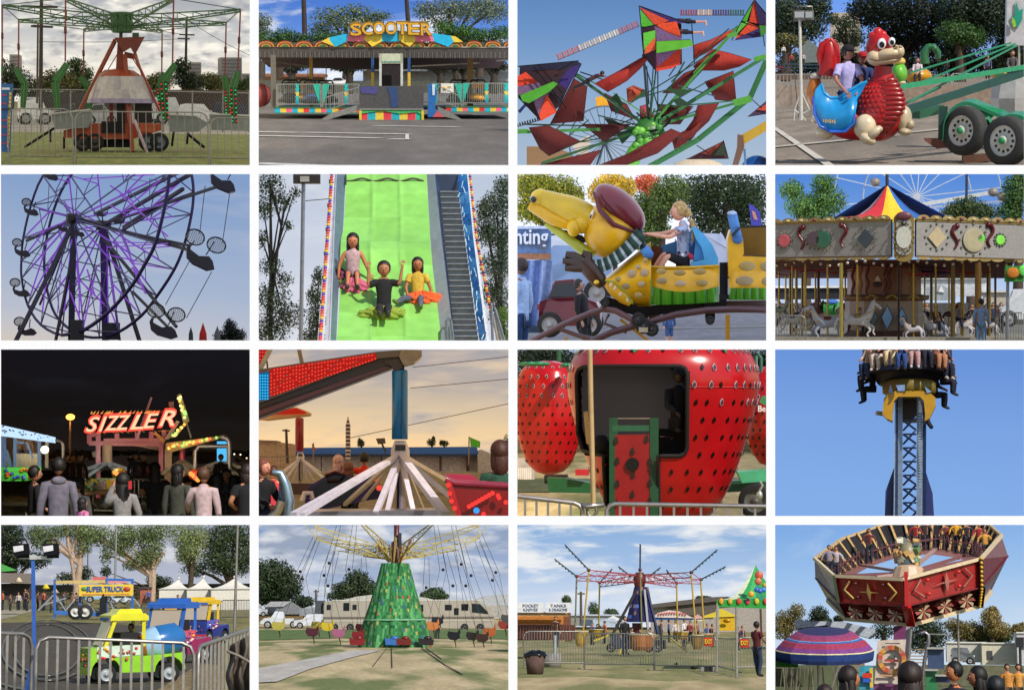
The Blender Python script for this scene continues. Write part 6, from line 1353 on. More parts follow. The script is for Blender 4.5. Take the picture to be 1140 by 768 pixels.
def lamp(u,v,Y,power,col,r=.3):  # point light, used for visible lamps and for added fill
 l=bpy.data.lights.new('lamp','POINT');l.energy=power*.75*T.sc**2;l.color=col;l.shadow_soft_size=r*T.sc
 o=newob('lamp_or_fill_light',l);o.location=(T.M@P(u,v,Y));link(o);return o
def pan(pts,Yd,col,th=.06,name=None,kind='paint',par=None,**kw):return MB().prism([P(u,v,Yd)for u,v in pts],(0,th,0),col).o(name,kind,par,**kw)
sl=thing('street_lamp','tall street lamp glowing orange against the night sky','street lamp',P(317,545,110))
MB().tube(K(110,316,560,318,322),.07,'6a5a48',6).o('post',1,sl)
MB().ell(P(319,314,110),(.24,.2,.17),(4,1.6,.25),None,14,8).o('lamp_glass','glow',sl);lamp(319,330,109,2500,(1,.5,.15))
for u0,u1,v0,v1,yd,c,lab in[(880,1040,470,525,150,'4a4238','dim long building lit at the far right of the night field'),(215,420,475,510,150,'6a4e30','row of dim trailers under the street lamp')]:
 t=thing('far_building',lab,'building',P((u0+u1)/2,v1,yd));MB().box(half(yd,u0,v0,u1,v1),(W(u1-u0,yd),3,W(v1-v0,yd)),c).o('wall',4,t)
 MB().box(P((u0+u1)/2,v0-2,yd),(W(u1-u0,yd)+.3,3.2,.12),'6a6050').o('roof',4,t)
for u,c,lab in[(230,'8a6a4a','parked car left of the lamp post in the dark field'),(350,'5a4a3a','parked car just right of the lamp post'),(620,'3a3630','dark parked car seen under the ride sweep'),(1110,'5a5040','parked car at the far right of the field')]:car('parked_car',lab,P(u,520,140),1.3,.55,c,0,'sedan')
tree('tree','dark line of trees beyond the night field',560,520,170,[(60+i*110,478,80,16)for i in rg(11)],1200,W(8,170),DARKG,trunk=False)
for u,v,c in((1062,482,(2,1.7,1.2)),(1090,484,(2,1.5,1)),(1118,500,(1.5,1,.7))):MB().ell(P(u,v,139),.06,c,None,8,5).o('distant_lamp','glow',label='tiny far light in the dark field, %s'%{1062:'left one of the pair above the seated crowd',1090:'right one of the pair above the crowd',1118:'lowest one at the right edge'}[u],cat='lamp')
lr=thing('fun_house_ride','lit fun ride with blue white fascia and green printed skirt at the left','ride',P(100,600,62))
Yl=62
fb=MB().add([P(-10,346,Yl-6),P(252,406,Yl),P(252,432,Yl),P(-10,398,Yl-6)],[[3,2,1,0]],(.62,.86,1.15));fb.o('lit_fascia','glow',lr)
seed0(9);mb=MB()
for k in rg(26):
 t=random.random();u=8+230*t;v=366+52*t+uni(-8,12);mb.beam(*K(Yl-6.2+6*t,u,v,u+uni(3,12),v+uni(-8,8)),.07,.03,hx(pick(['2a68b8','4a90d0','1c4a90'])))
mb.o('fascia_lettering',0,lr)
for u,w_,c in((6,8,'5a88b8'),(68,7,'4a78a8'),(178,8,'4a80b0'),(212,6,'b8a888'),(20,5,'3a5a8a')):MB().beam(*K(Yl,u,395,u,545),W(w_,Yl),.1,c).o('post',0,lr)
for a,b in(((8,410),(50,540)),((70,430),(110,430)),((120,430),(150,500)),((100,400),(180,420))):MB().beam(P(*a,Yl),P(*b,Yl),.06,'4a78b0').o('brace',0,lr)
MB().box(half(Yl+3,-10,400,190,545),(W(200,Yl),.1,W(150,Yl)),'4a3c34').o('back_wall',4,lr)
mb=MB().prism(K(Yl+1,-10,470,35,465,60,545,-10,545),.1,'a8c0a8')
for k in rg(22):mb.beam(*K(Yl,66+k*5,480,66+k*5,540),.02,.02,'a89878')
mb.o('railing',1,lr)
pan([(-10,543),(186,540),(186,590),(120,604),(-10,604)],Yl-1,'48b83c',.3,'skirt',3,lr);mb=MB()
for k in rg(13):mb.ell(P(uni(5,175),uni(550,592),Yl-1.05),(.06,.03,.05),hx(pick(['e8a020','d8d030','284a9a','c84a30'])),None,8,5)
mb.o('painted_fish',0,lr);MB().ell(P(203,462,Yl-1),.12,(4,3.4,2.4),None,10,6).o('lamp_bulb','glow',lr);lamp(203,462,Yl-2,140,(1,.85,.6));lamp(80,440,Yl-2,120,(.9,.95,1));lamp(60,440,95,1300,(.95,.95,.8))  # lamp furthest back is added to brighten the grass, no visible source
MB().tube(K(Yl,215,424,262,420,278,426,284,440,284,500),.05,'7a7a74',6).o('pipe_gate',1,None,'bent pipe gate frame right of the lit fun ride','gate')
for u,v,lab in((85,540,'dim figure standing inside the fun ride at the left'),(120,540,'second dim figure inside the fun ride')):person(lab,P(u,v+20,Yl+1),1.2,top='c8b090',sub=0)
Y=66;pk='7a3048'
rd=thing('spinning_ride','night lit spinning ride with flame lettered sign and yellow lamp sweeps','ride',P(600,640,Y))
for u,v0,v1,w_ in((445,388,680,16),(730,430,560,14),(405,392,434,4),(530,388,432,4),(622,385,425,4),(686,380,425,4),(744,372,420,7)):MB().beam(*K(Y,u,v0,u,v1),W(w_,Y),.15,pk).o('sign_post',0,rd)
for a,b,w_ in(((403,433),(745,436),8),((470,422),(745,420),8),((403,393),(445,393),4)):MB().beam(P(*a,Y),P(*b,Y),W(w_,Y),.15,'8a4a50').o('sign_rail',0,rd)
sg=MB();sx=[418,464,507,556,618,682,756];sy=[388,386,382,380,377,372,362]
U_=(P(0,0,Y)-P(0,100,Y)).normalized();X_=(P(700,374,Y)-P(420,388,Y)).normalized()
sgo=thing('lettered_sign','glowing red and cream slanted letters reading SIZZLER with flames','sign',P(600,390,Y-.4))
wds=[50,26,56,56,50,58,62]
for ch,u,v,wd in zip('SIZZLER',sx,sy,wds):
 hgt=82 if ch!='R' else 86
 MB().text(ch,P(u,v,Y-.35),X_,(0,0,1),W(hgt,Y),(1.3,.1,.07),.1,W(wd+24,Y),.03,.35).o('letter_outline','glow',sgo)
 MB().text(ch,P(u+2,v-8,Y-.5),X_,(0,0,1),W(hgt-18,Y),(1.25,.72,.42),.04,W(wd+10,Y),.012,.35).o('letter','glow',sgo)
fm=MB();seed0(12)
for k in rg(44):
 u=400+k*9;top=random.random()<.4;v=(383-(u-400)*.03)if not top else(300-(u-400)*.012);fm.prism(K(Y-.45,u,v,u+9,v+(6 if not top else 0),u+12+uni(-4,8),v+(-14 if top else 8)),.05,(1.1,.28+random.random()*.3,.08))
fm.o('flames','glow',sgo)
pan([(660,292),(790,278),(800,290),(670,305)],Y,'8a2038',.1,'header_board',0,sgo)
lamp(600,350,Y-4,700,(1,.45,.3))
MB().prism(K(Y+1,480,420,740,432,745,466,700,462),.4,'a08c78').o('sweep_arm',0,rd)
ar=MB().prism(K(Y-.6,752,432,1000,400,1008,408,780,472,750,466),.3,'b8944a').o('sweep_arm',0,rd)
mb=MB()
for i in rg(44):
 t=random.random();s_=random.random();u=762+225*t;v=(440-34*t)+s_*(22*(1-t));mb.ell(P(u,v,Y-.68),.05,pick([(1.6,1.1,.2),(1.5,.3,.1),(.5,1,.2)]),None,6,4)
mb.o('sweep_bulbs','glow',rd)
MB().prism(K(Y-.6,804,212,820,208,858,330,832,345),.25,'b8b080').o('raised_sweep_tip',0,rd)
MB().prism(K(Y-.62,832,345,860,330,800,400,770,410),.25,'c89a40').prism(K(Y-.4,800,330,815,335,765,415,748,412),.25,'c8bcb0').prism(K(Y,765,245,786,243,792,300,770,300),.25,'a89c94').o('raised_sweep',0,rd)
mb=MB()
for i in rg(30):
 t=random.random();u,v=(812+34*t,220+115*t)if i%2 else(845-60*t,340+60*t);mb.ell(P(u+uni(-7,7),v,Y-.7),.05,pick([(1.5,1.3,.5),(1.4,.8,.1),(.6,1.1,.3)]),None,6,4)
mb.o('sweep_bulbs','glow',rd)
MB().beam(*K(Y,686,226,618,420),.08,.08,'8a7088').beam(*K(Y,845,340,866,408),.05,.05,'b0a8a0').beam(*K(Y,700,385,745,425),.12,.1,'b88a30').o('stay',0,rd)
MB().box(half(Y,762,465,762,640),(W(30,Y),.3,W(180,Y)),'b89c80').prism(K(Y-.3,735,640,780,640,780,690,745,706),.3,'a88a70').o('centre_column',0,rd)
MB().tube(K(Y-1,884,560,884,470,900,446,1030,446),.08,'7a7268',6).tube(K(Y-1,1006,402,1030,410,1040,430,1040,560),.1,'8a8074',6).o('gate_pipe',1,rd)
for u,v0,c0,gl,v1 in((486,440,'c8bca0',0,520),(1006,424,'2a88c8',1,515),(826,460,'a83040',0,512)):
 MB().tube(K(Y,u,v0,u,v1),.17 if u!=826 else .1,hx(c0)if not gl else(.1,.55,1),10).o('hanging_column','glow' if gl else 'paint',rd)
 st=MB()
 for k in rg(8):
  a=k*PI/4+.3;st.beam(P(u,v1-3,Y),P(u,v1+60,Y)+V((cos(a)*(1.35 if u!=826 else .7),sin(a)*1.2,0)),.1,.1,'b8b4a4'if u!=486 else '8aa0b0')
 st.o('spider_leg',0,rd)
lamp(486,480,Y-2,160,(1,.95,.8));lamp(1006,470,Y-3,220,(.8,.9,1));lamp(860,430,Y-3,350,(1,.8,.4));lamp(600,500,Y-12,800,(1,.85,.6));lamp(700,480,92,900,(1,.85,.6));lamp(420,480,42,130,(1,.85,.65));lamp(720,470,42,130,(1,.8,.6))  # from the mid-ride one on: added fill for ride, grass and crowd, no visible source
for u,v,ru,rv,c,lab in[(350,570,30,22,'8a1c3a','dark red tub of the night ride at the left'),(540,570,32,26,'c8b020','yellow tub of the night ride by the left spider'),(640,555,46,28,'7a1c48','wine red tub of the night ride in the middle'),(880,575,26,26,'c83a20','red and yellow tub of the night ride behind the woman in green')]:
 t=thing('ride_tub',lab,'ride tub',P(u,v+rv,Y-2));MB().ell(P(u,v,Y-2),(W(ru,Y),.5,W(rv,Y)),c,None,16,10).o('shell',2,t)
 b_=MB()
 for k in rg(6):b_.ell(P(u-ru*.6+k*ru*.25,v-rv*.2+k*6*(1 if u!=640 else-.6),Y-2.55),.07,pick([(1.6,.2,.1),(1.6,.5,.1)]),None,6,4)
 b_.o('bulbs','glow',t)
fe=thing('ride_fence','printed yellow and blue fence panels in front of the night ride','fence',P(400,640,55));Yf=55
MB().prism(K(Yf,330,592,540,590,540,645,330,650),.06,'7a8a6a').o('panel',0,fe);mb=MB()
for k in rg(34):mb.ell(P(uni(335,535),uni(598,642),Yf-.04),(.08,.02,.06),hx(pick(['c8b830','4a7090','c8c8b0','3a5a3a'])),None,7,4)
mb.o('printed_shapes',0,fe);MB().prism(K(Yf,335,652,540,648,540,664,335,668),.1,'c89878').o('step_edge',0,fe)
pan([(444,600),(478,600),(478,640),(444,640)],Yf-.2,'d0c8c0',.04,'notice',0,None,label='white notice card on the left sign post',cat='sign');mb=MB()
for k in rg(4):mb.box(P(461,608+k*8,Yf-.23),(.16,.01,.025),'6a5a60')
mb.o('notice_lettering',0,None,'four lines of small writing on the white notice','sign')
pan([(482,598),(525,598),(525,642),(482,642)],Yf-.2,'c8a020',.04,'yellow_notice',0,None,label='yellow notice card right of the white one',cat='sign')
pan([(418,470),(438,470),(438,496),(418,496)],Yf,'6a625c',.04,'small_notice',0,None,label='small grey card hanging left of the sign post',cat='sign')
MB().tube(K(50,425,650,420,700,445,728,475,730,482,660),.03,'9a9a92',5).beam(*K(50,425,735,510,738),.04,.04,'8a8a82').o('bent_rail',1,None,'bent pipe rail on the grass left of the woman on the phone','railing')
barrier('grey barrier in front of the ride behind the woman on the phone',P(590,690,48),P(760,690,48),W(92,48),9,'6a6660',.02)
for i,(u,v,c)in en([(300,620,'2a2024'),(330,620,'3a2024'),(360,622,'201c28'),(612,615,'28344a'),(650,618,'20202c'),(1000,620,'2c2430')]):
 person('dim figure standing by the night ride, %s from the left'%ORD[i],P(u,v+90,52),1.3,top=c,sub=0,skin='a87858')
Yc=33;H_=1.7;Bk=PI
def crowd(label,u,vtop,Yd,H,**kw):return person(label,P(u,vtop,Yd)-V((0,0,H)),H,**kw)
crowd('woman in black with hair in a bun looking right at the left of the crowd',158,538,32,1.6,rot=2,turn=-.2,skin='b88062',top='17181a',legs='8a7a60',hair='1c1410',child=.2,base=dict(STAND,wR=(.1,-.16,.58),eR=(.15,-.04,.66)))
crowd('big man in grey hooded sweatshirt seen from behind',266,498,31,1.95,rot=Bk+.1,skin='a87458',top='6f6a78',legs='3a3438',hair='1a1410',hood=True,hoodcol='7a7584')
crowd('small child in pink at the front beside the man in grey',374,684,29,.95,rot=2.2,skin='c08868',top='d878a8',legs='a04a7a',hair='1c1210',hairlen=.02,child=.6)
crowd('person in white sleeve mostly hidden behind the man in grey',352,598,33.5,1.45,rot=Bk,skin='b88a70',top='d0ccd0',legs='4a4450',hair='201814',base=dict(STAND,eR=(.17,.0,.66),wR=(.2,-.02,.5)))
crowd('woman with long dark hair in light grey sweater holding a phone to her ear',556,572,30,1.62,rot=Bk+.25,skin='c08c70',top='8a8684',legs='3a3a40',hair='17100e',hairlen=.16,child=.3,base=dict(STAND,eR=(.16,-.02,.7),wR=(.075,-.02,.9),eL=(-.15,.02,.64)))
MB().box(P(590,622,29.8),(.05,.07,.12),'b82a30').o('mobile_phone',2,None,'red cased phone held to the ear by the woman in the grey sweater','phone')
crowd('tall dark haired person in dark top stretching an arm to the right',702,520,35,1.75,rot=Bk,skin='a8745a',top='1c1c20',legs='4a4a58',hair='14100e',hairlen=.1,sleeve=.4,base=dict(STAND,eL=(-.19,-.02,.75),wL=(-.3,-.05,.78),eR=(.14,-.02,.68),wR=(-.02,-.1,.76)))
crowd('woman with dark hair in olive grey top looking right',808,532,31.5,1.68,rot=Bk-.5,turn=-.5,skin='b07c60',top='45463c',legs='17161a',hair='17110f',hairlen=.07,child=.2)
crowd('person with short hair in pale pink white sweatshirt seen from behind',924,545,30.5,1.62,rot=Bk-.2,turn=-.2,skin='b88468',top='c8aeb0',legs='5a5660',hair='5a3a24',child=.2,base=dict(STAND,eR=(.16,-.03,.68),wR=(.17,-.13,.62)))
crowd('man with dark hair facing the viewer between the sweatshirt and the right edge',1026,548,37,1.7,rot=.1,skin='a8745a',top='3a4458',legs='22242c',hair='15100e')
crowd('dark haired person in black bending at the right of the pale sweatshirt',985,572,33,1.6,rot=Bk,skin='8a5a44',top='17161a',legs='141418',hair='100c0b',child=.3,hairlen=.03)
crowd('dark haired person in wine red top low at the right',1060,582,33.5,1.5,rot=Bk,skin='8a5a44',top='5a2430',legs='1c2034',hair='100c0b',child=.3,hairlen=.05)
crowd('person in black short sleeved shirt at the right edge with bent arm',1118,528,30,1.7,rot=Bk+.4,skin='b07858',top='121215',legs='20263a',hair='2a1a12',sleeve=.45,hairlen=.03,base=dict(STAND,eR=(.16,0,.66),wR=(.05,-.14,.62),eL=(-.17,0,.66),wL=(-.1,-.1,.56)))
place(2,1,540,1.6,21);P,G=T.P,T.G
sky(1600,sky_mat('sunset_sky',[(.25,'e8bc80'),(.45,'ecc896'),(.62,'d4bc98'),(.8,'b0a498'),(1,'96949c')],'cdb8a0','a8a09c',3,.42,.68,(.8,1,2.6),1.2,2,side=.06),dome_from=23.2)
ground(20,1600,ground_mat('evening_ground','6a5a3c','84704e',2,'5a5a34',.5),'ground')
def pan(pts,Yd,col,th=.06,name=None,kind='paint',par=None,**kw):return MB().prism([P(u,v,Yd)for u,v in pts],(0,th,0),col).o(name,kind,par,**kw)
b=thing('long_building','long white building with bright blue roof across the sunset horizon','building',P(600,560,120))
MB().prism(K(120,165,490,1010,488,1010,560,165,560),3,'d8d6e0').o('wall',4,b)
MB().prism(K(119,160,470,200,450,990,445,1000,488,165,488),5,'2f6cc8','285aa8').o('roof',0,b);MB().prism(K(118.9,165,478,998,478,1000,489,165,489),.2,'18305a').o('eaves',0,b)
mb=MB()
for u,w_ in((200,5),(290,4),(826,10),(950,14),(560,6),(480,4)):mb.box(P(u,522,119.5),(W(w_,120),.3,W(66,120)),'5a4048')
mb.o('pilaster',4,b)
b=thing('beige_building','beige block building at the left under the power pole','building',P(80,560,110));MB().prism(K(110,-10,420,90,424,160,432,160,560,-10,560),4,'b09478').o('wall',4,b);MB().prism(K(109.8,-10,414,92,418,92,426,-10,422),4,'8a7462').o('roof_edge',4,b)
b=thing('gabled_building','small white gabled end right of the blue roof','building',P(1030,560,118));MB().prism(K(118,995,480,1010,458,1060,478,1060,560,995,560),3,'b0acac').o('wall',4,b)
mb=MB()
for i in rg(14):mb.beam(*K(60,-10+13*i,490,-10+13*i,560),.01,.01,'6a6a6a')
mb.beam(*K(60,-10,490,170,490),.03,.03,'7a7674');mb.o('wire_fence',1,None,'thin wire fence at the left behind the seated boy','fence')
tree('tree','small dark tree above the blue roof at the left',468,460,140,[(468,430,18,18),(462,418,8,12)],300,W(4,140),DARKG,tw=.1);tree('tree','dark tree above the blue roof right of the blue column',786,460,141,[(785,425,22,18),(795,408,8,12)],300,W(4,140),DARKG,tw=.1)
tree('tree','second dark tree above the blue roof further right',840,460,142,[(842,430,24,14),(830,424,8,10)],300,W(4,140),DARKG,tw=.1);tree('tree','dark tree at the right edge behind the green shirted rider',1120,500,130,[(1122,420,14,34),(1130,450,20,30)],300,W(4,130),DARKG,tw=.1)
pole('utility_pole','wooden power pole with crossarm above the beige building',137,520,132,366,100,.16,'4a3a34','utility pole',arms=[(114,372,148,374)])
wires('power_cable',['upper power cable crossing the sunset','middle power cable crossing the sunset','lowest power cable crossing the sunset'],[((700,88),(1140,40)),((690,182),(1140,140)),((400,410),(1140,250))],95,.016,'5a4a44')
t=thing('striped_spire','thin dark and white spiral striped spire in the middle distance','spire',P(410,500,70));mb=MB()
for k in rg(22):
 v=500-k*8.6;w_=12*min(1,(22-k)/5);mb.tube(K(70,410,v,410,v-8.6),W(w_,70),'1e1a24'if k%2 else 'c8b8b0',8,r2=W(w_*.8,70))
mb.o('column',0,t)
t=thing('floodlight','small floodlight on a stand left of the blue column','floodlight',P(560,470,50));pan([(535,408),(576,406),(580,430),(545,434)],50,'4a3c3c',.2,'lamp_head',0,t);MB().beam(*K(50,562,430,580,470),.05,.05,'4a4040').o('arm',1,t)
for u,v0,c,lab,pts in((950,400,'58b83a','bright green flag at the right',[(958,402),(1006,422),(1004,450),(962,444)]),(250,428,'c83a30','small red flag left of the spire',[(247,428),(268,460),(250,462)])):
 t=thing('flag',lab,'flag',P(u,500,80));MB().beam(*K(80,u+5,v0,u+3,530),.05,.05,'8a7a6a').o('pole',1,t);pan(pts,80,c,.03,'flag_cloth',3,t)
a=thing('ride_sweep','huge plum ride arm with red and blue lit lamp panel coming from the upper left','ride arm',P(300,200,25));Ya=25
pan([(-10,262),(540,40),(645,22),(660,80),(610,92),(-10,325)],Ya,'38202e',.5,'girder',2,a)
pan([(-10,292),(560,82),(600,90),(-10,312)],Ya-.05,'5a3040',.05,'girder_flange',2,a);pan([(-10,262),(590,62),(640,60),(-10,280)],Ya-.08,'22131c',.05,'girder_web',2,a)
pan([(-10,100),(540,18),(648,10),(648,40),(550,48),(-10,258)],Ya-.1,'6a6468',.3,'lamp_frame',1,a)
pan([(58,96),(535,24),(538,52),(56,222)],Ya-.14,'b02018',.03,'red_panel','glow',a);pan([(-10,122),(52,108),(54,224),(-10,246)],Ya-.14,'0a6aa8',.03,'blue_panel','glow',a)
mb=MB()
for i in rg(34):
 u=64+i*14.2;vt=96-(u-58)*.151;vb=220-(u-58)*.352;n_=max(2,int((vb-vt)/14))
 for j in rg(n_):
  if(i*5+j*3)%11:mb.ell(P(u,vt+7+(vb-vt-10)*j/max(1,n_-1),Ya-.18),W(4.2,Ya),(1,.07,.05)if(i+j)%7 else(.25,.1,.08),None,7,4)
for i in rg(5):
 for j in rg(9):mb.ell(P(4+i*11,126+j*13,Ya-.18),W(4,Ya),(.06,.6,1),None,7,4)
mb.o('lamp_bulbs','glow',a)
pan([(650,8),(742,12),(742,40),(710,66),(660,78),(640,40)],Ya-.2,'8a847e',.6,'end_bracket',1,a);pan([(570,60),(655,50),(655,92),(630,104)],Ya-.1,'4a444a',.4,'end_gusset',1,a)
pan([(-10,-10),(75,-10),(20,95),(-10,110)],Ya+.5,'a01c18',.1,'upper_panel','glow',a);mb=MB()
for i in rg(18):mb.ell(P(2+(i%5)*12,5+(i//5)*16,Ya+.4),W(4,Ya),(1,.08,.05),None,6,4)
mb.o('lamp_bulbs','glow',a);MB().beam(*K(Ya+.3,188,0,205,80),.05,.05,'8a8078').beam(*K(Ya+.2,70,-10,12,100),.06,.06,'a0a0a0').beam(*K(Ya,45,60,50,110),.02,.02,'40383a').o('stay',1,a)
MB().box(P(642,92,Ya),(.12,.12,.16),'241c20').o('pivot',1,a)
def column(lab,u,v0,v1,w_,Yd,col,band=None):
 t=thing('ride_column',lab,'ride column',P(u,v1,Yd));MB().lathe([(0,0),(W(w_,Yd),0),(W(w_,Yd),W(v1-v0,Yd)),(W(w_*.8,Yd),W(v1-v0+6,Yd)),(0,W(v1-v0+6,Yd))],P(u,v1,Yd),col,20).o('sleeve',2,t)
 return t
ctm=column('thick bright blue padded column hanging from the ride arm',643,106,412,36,Ya,'1c78c0');MB().beam(*K(Ya-.12,655,110,655,405),.02,.02,'0e4a80').o('seam',2,ctm)
def spider(lab,u,v,Yd,sc,col,legs):
 t=thing('ride_spider',lab,'ride base',P(u,v,Yd));c=hx(col);k=W(1,Yd)*sc
 top=P(u,v,Yd);m=MB().lathe([(0,0),(.42*k*100,0),(.42*k*100,30*k),(.25*k*100,72*k),(0,72*k)],top-V((0,0,0)),c,8,smooth=False).box(top+V((0,-32*k,40*k)),(46*k,30*k,26*k),'2a2626');m.o('hub',0,t)
 for(du,dv,dy,w_)in legs:
  MB().beam(top+V((0,0,8*k)),P(u+du*sc,v+dv*sc,Yd+dy),w_*k,w_*k*.8,c).o('leg',0,t)
 MB().tube([top,top-V((0,0,240*k))],26*k,'8a8490',10).box(top+V((-10*k,-28*k,-130*k)),(10*k,6*k,220*k),'2a2430').o('centre_post',1,t);return t
spider('big pale lilac grey ride spider under the blue column',645,490,Ya,1,'c8c4d4',[(-480,262,-3,26),(-440,262,-3.4,20),(-250,215,2,20),(-110,255,-1.5,24),(-60,258,-1,20),(-170,200,2,14),(60,258,-.6,22),(100,235,1,18),(205,262,-2.5,32),(230,185,0,28),(240,130,2.4,24),(220,110,2.8,16)])
pan([(150,738),(860,730),(880,765),(120,765)],Ya-1.5,'8a848e',1.5,'base_plate',1,None,label='flat grey steel base plate along the bottom of the ride',cat='base plate')
rc=column('crimson column hanging at the left behind the rider',191,322,465,19,42,'8a1a2c');spider('smaller lilac grey ride spider under the crimson column',196,500,42,.42,'c0bccc',[(-240,200,-1,24),(-170,230,-1,22),(-90,260,0,20),(0,270,0,18),(80,260,0,20),(150,240,0,22),(240,200,-1,24),(-200,140,2,16),(210,140,2,16)])
pan([(130,610),(270,610),(300,640),(260,662),(140,660)],41,'3a2430',1,'base_drum',0,None,label='dark round drum base under the smaller spider',cat='base plate')
rs_=thing('red_sign','pointed red lit panel under the big arm at the left','sign',P(100,320,40));pan([(-10,318),(30,322),(230,300),(236,290),(178,268),(60,272),(-10,300)],40,'c8a078',1.5,'board',0,rs_);pan([(60,300),(215,298),(222,290),(176,272),(90,282)],39.9,'b02418',.06,'lit_panel','glow',rs_)
tb=thing('ride_tub','purple and black ride tub tilted behind the big spider legs','ride tub',P(380,700,Ya+2));pan([(205,680),(240,620),(330,565),(430,580),(540,540),(560,600),(480,690),(300,728),(230,715)],Ya+2,'33206a',.8,'shell',2,tb);pan([(240,640),(330,575),(420,585),(450,640),(380,700),(270,715)],Ya+1.95,'171a34',.1,'side_panel',2,tb)
MB().tube(K(Ya+1.8,205,690,215,655,245,655,250,680),.04,'c0b8c8',7).tube(K(Ya+1.8,310,575,350,562,400,575,370,600,320,600),.03,'2a1c24',6,close=True).o('lap_bar',1,tb);mb=MB()
for u,v in((528,548),(552,580),(546,600),(525,590),(550,630)):mb.ell(P(u,v,Ya+1.8),.04,(1,.08,.06),None,8,5)
mb.o('bulbs','glow',tb);pan([(480,560),(556,560),(556,680),(470,690)],Ya+2.6,'2a1c58',.2,'rear_tub',2,None,label='second purple tub end behind the spider legs',cat='ride tub')
person('blonde girl in pink riding in the purple tub',P(366,862,Ya+2.4),1.15,base=TUB,top='c8708a',hair='c8a0a0',hairlen=.06,skin='d09080',rot=2.6,child=.3);person('brown haired child in tan beside the girl in pink',P(412,880,Ya+2.3),1.1,base=TUB,top='a87a60',hair='7a4a38',hairlen=.08,skin='c08870',rot=2.8,child=.3)
person('rider in bright orange red shirt facing away',P(482,835,Ya+2.9),1.12,base=dict(TUB,eR=(.2,0,.78),eL=(-.2,0,.78)),top='e03a20',hair='1a1210',rot=PI,child=.2)
person('boy in black leaning back in the chrome tub at the left edge',P(26,1010,23.2),1.3,base=TUB,top='14141a',legs='2a3a5a',hair='7a4030',skin='d08a70',rot=.9,child=.35);person('child in red behind the boy in black at the left',P(72,935,24.6),1.1,base=TUB,top='c83a48',hair='4a2018',skin='d08a70',rot=PI)
ch=thing('chrome_tub','curved chrome and pale blue rim of the tub at the left edge','ride tub',P(110,745,22.6));MB().tube(K(22.6,70,560,105,565,130,620,145,690,140,765),[.035,.05,.06,.065,.065],'9ab0c0',12).o('rim','steel',ch);MB().tube(K(22.4,110,690,95,735,60,765),.05,'b8a890',10).o('lap_bar','steel',ch);pan([(100,600),(128,630),(140,765),(90,765)],22.8,'2a3450',.5,'shell',2,ch)
rt=thing('red_tub','dark red ride tub with glowing red bulbs at the right','ride tub',P(1000,765,22));pan([(855,600),(890,605),(1150,620),(1150,765),(920,765),(885,700)],22,'7a1218',.6,'shell',2,rt);MB().tube(K(22,850,590,890,608,1150,622),.04,'8a2a40',8).prism(K(22.3,850,566,960,570,990,585,1000,606,860,600),.5,'a82848').o('seat_rim',2,rt)
pan([(852,590),(875,600),(925,765),(905,765),(868,700)],21.95,'a01c24',.05,'corner_trim',2,rt);mb=MB()
for u,v in[(862,618),(868,655),(876,690),(890,722)]+[(955+i*15,714-i*8.6)for i in rg(8)]+[(1090,675),(1120,695),(1020,748),(1085,665)]:mb.ell(P(u,v,21.9),W(11,22),(1,.06,.05),None,10,6)
mb.ell(P(988,732,21.9),W(14,22),(.05,.4,1),None,10,6);mb.o('bulbs','glow',rt)
person('rider in dark teal shirt with brown hair seen from behind at the right edge',P(1095,1105,22.9),1.7,base=dict(TUB,hd=(.0,-.0,.95)),top='28503c',hair='4a2414',hairlen=.05,rot=PI,child=.45,skin='c88068')
place(2,2,300,2.2,19);P,G=T.P,T.G
sky(900,sky_mat('pale_fair_sky',[(0,'c8d0d8'),(1,'a8bcd8')]))
ground(16,900,ground_mat('dry_ground','b29a66','cfb880',3,'7a7a3a',.5,(.52,.66)),'ground')
patch('grass_strip',[(-30,590),(1200,585),(1200,640),(-30,650)],ground_mat('darker_grass','3a4a20','5a6230',3),.02)  # strip of grass darker than the ground around it
tree('tree','dark row of trees behind the strawberry ride at the top left',100,300,80,[(60,60,70,60),(150,80,70,60),(230,60,60,50),(120,20,120,40),(40,150,60,60)],3000,W(8,80),DARKG,tw=.2)
tree('tree','dark trees behind the right strawberry',1090,300,82,[(1080,60,80,60),(1120,130,60,80),(1000,20,70,40)],2000,W(8,82),DARKG,tw=.2)
t=thing('white_fence','pale fence and stall sides glimpsed under the left strawberry','fence',P(40,600,40));MB().box(half(40,-20,500,80,590),(W(110,40),.05,W(95,40)),'b8b0a8').o('panel',4,t);mb=MB()
for i in rg(8):mb.beam(*K(39.8,5+i*9,540,5+i*9,592),.03,.03,'e0dcd4')
mb.o('pickets',0,t)
RED='b4141a'
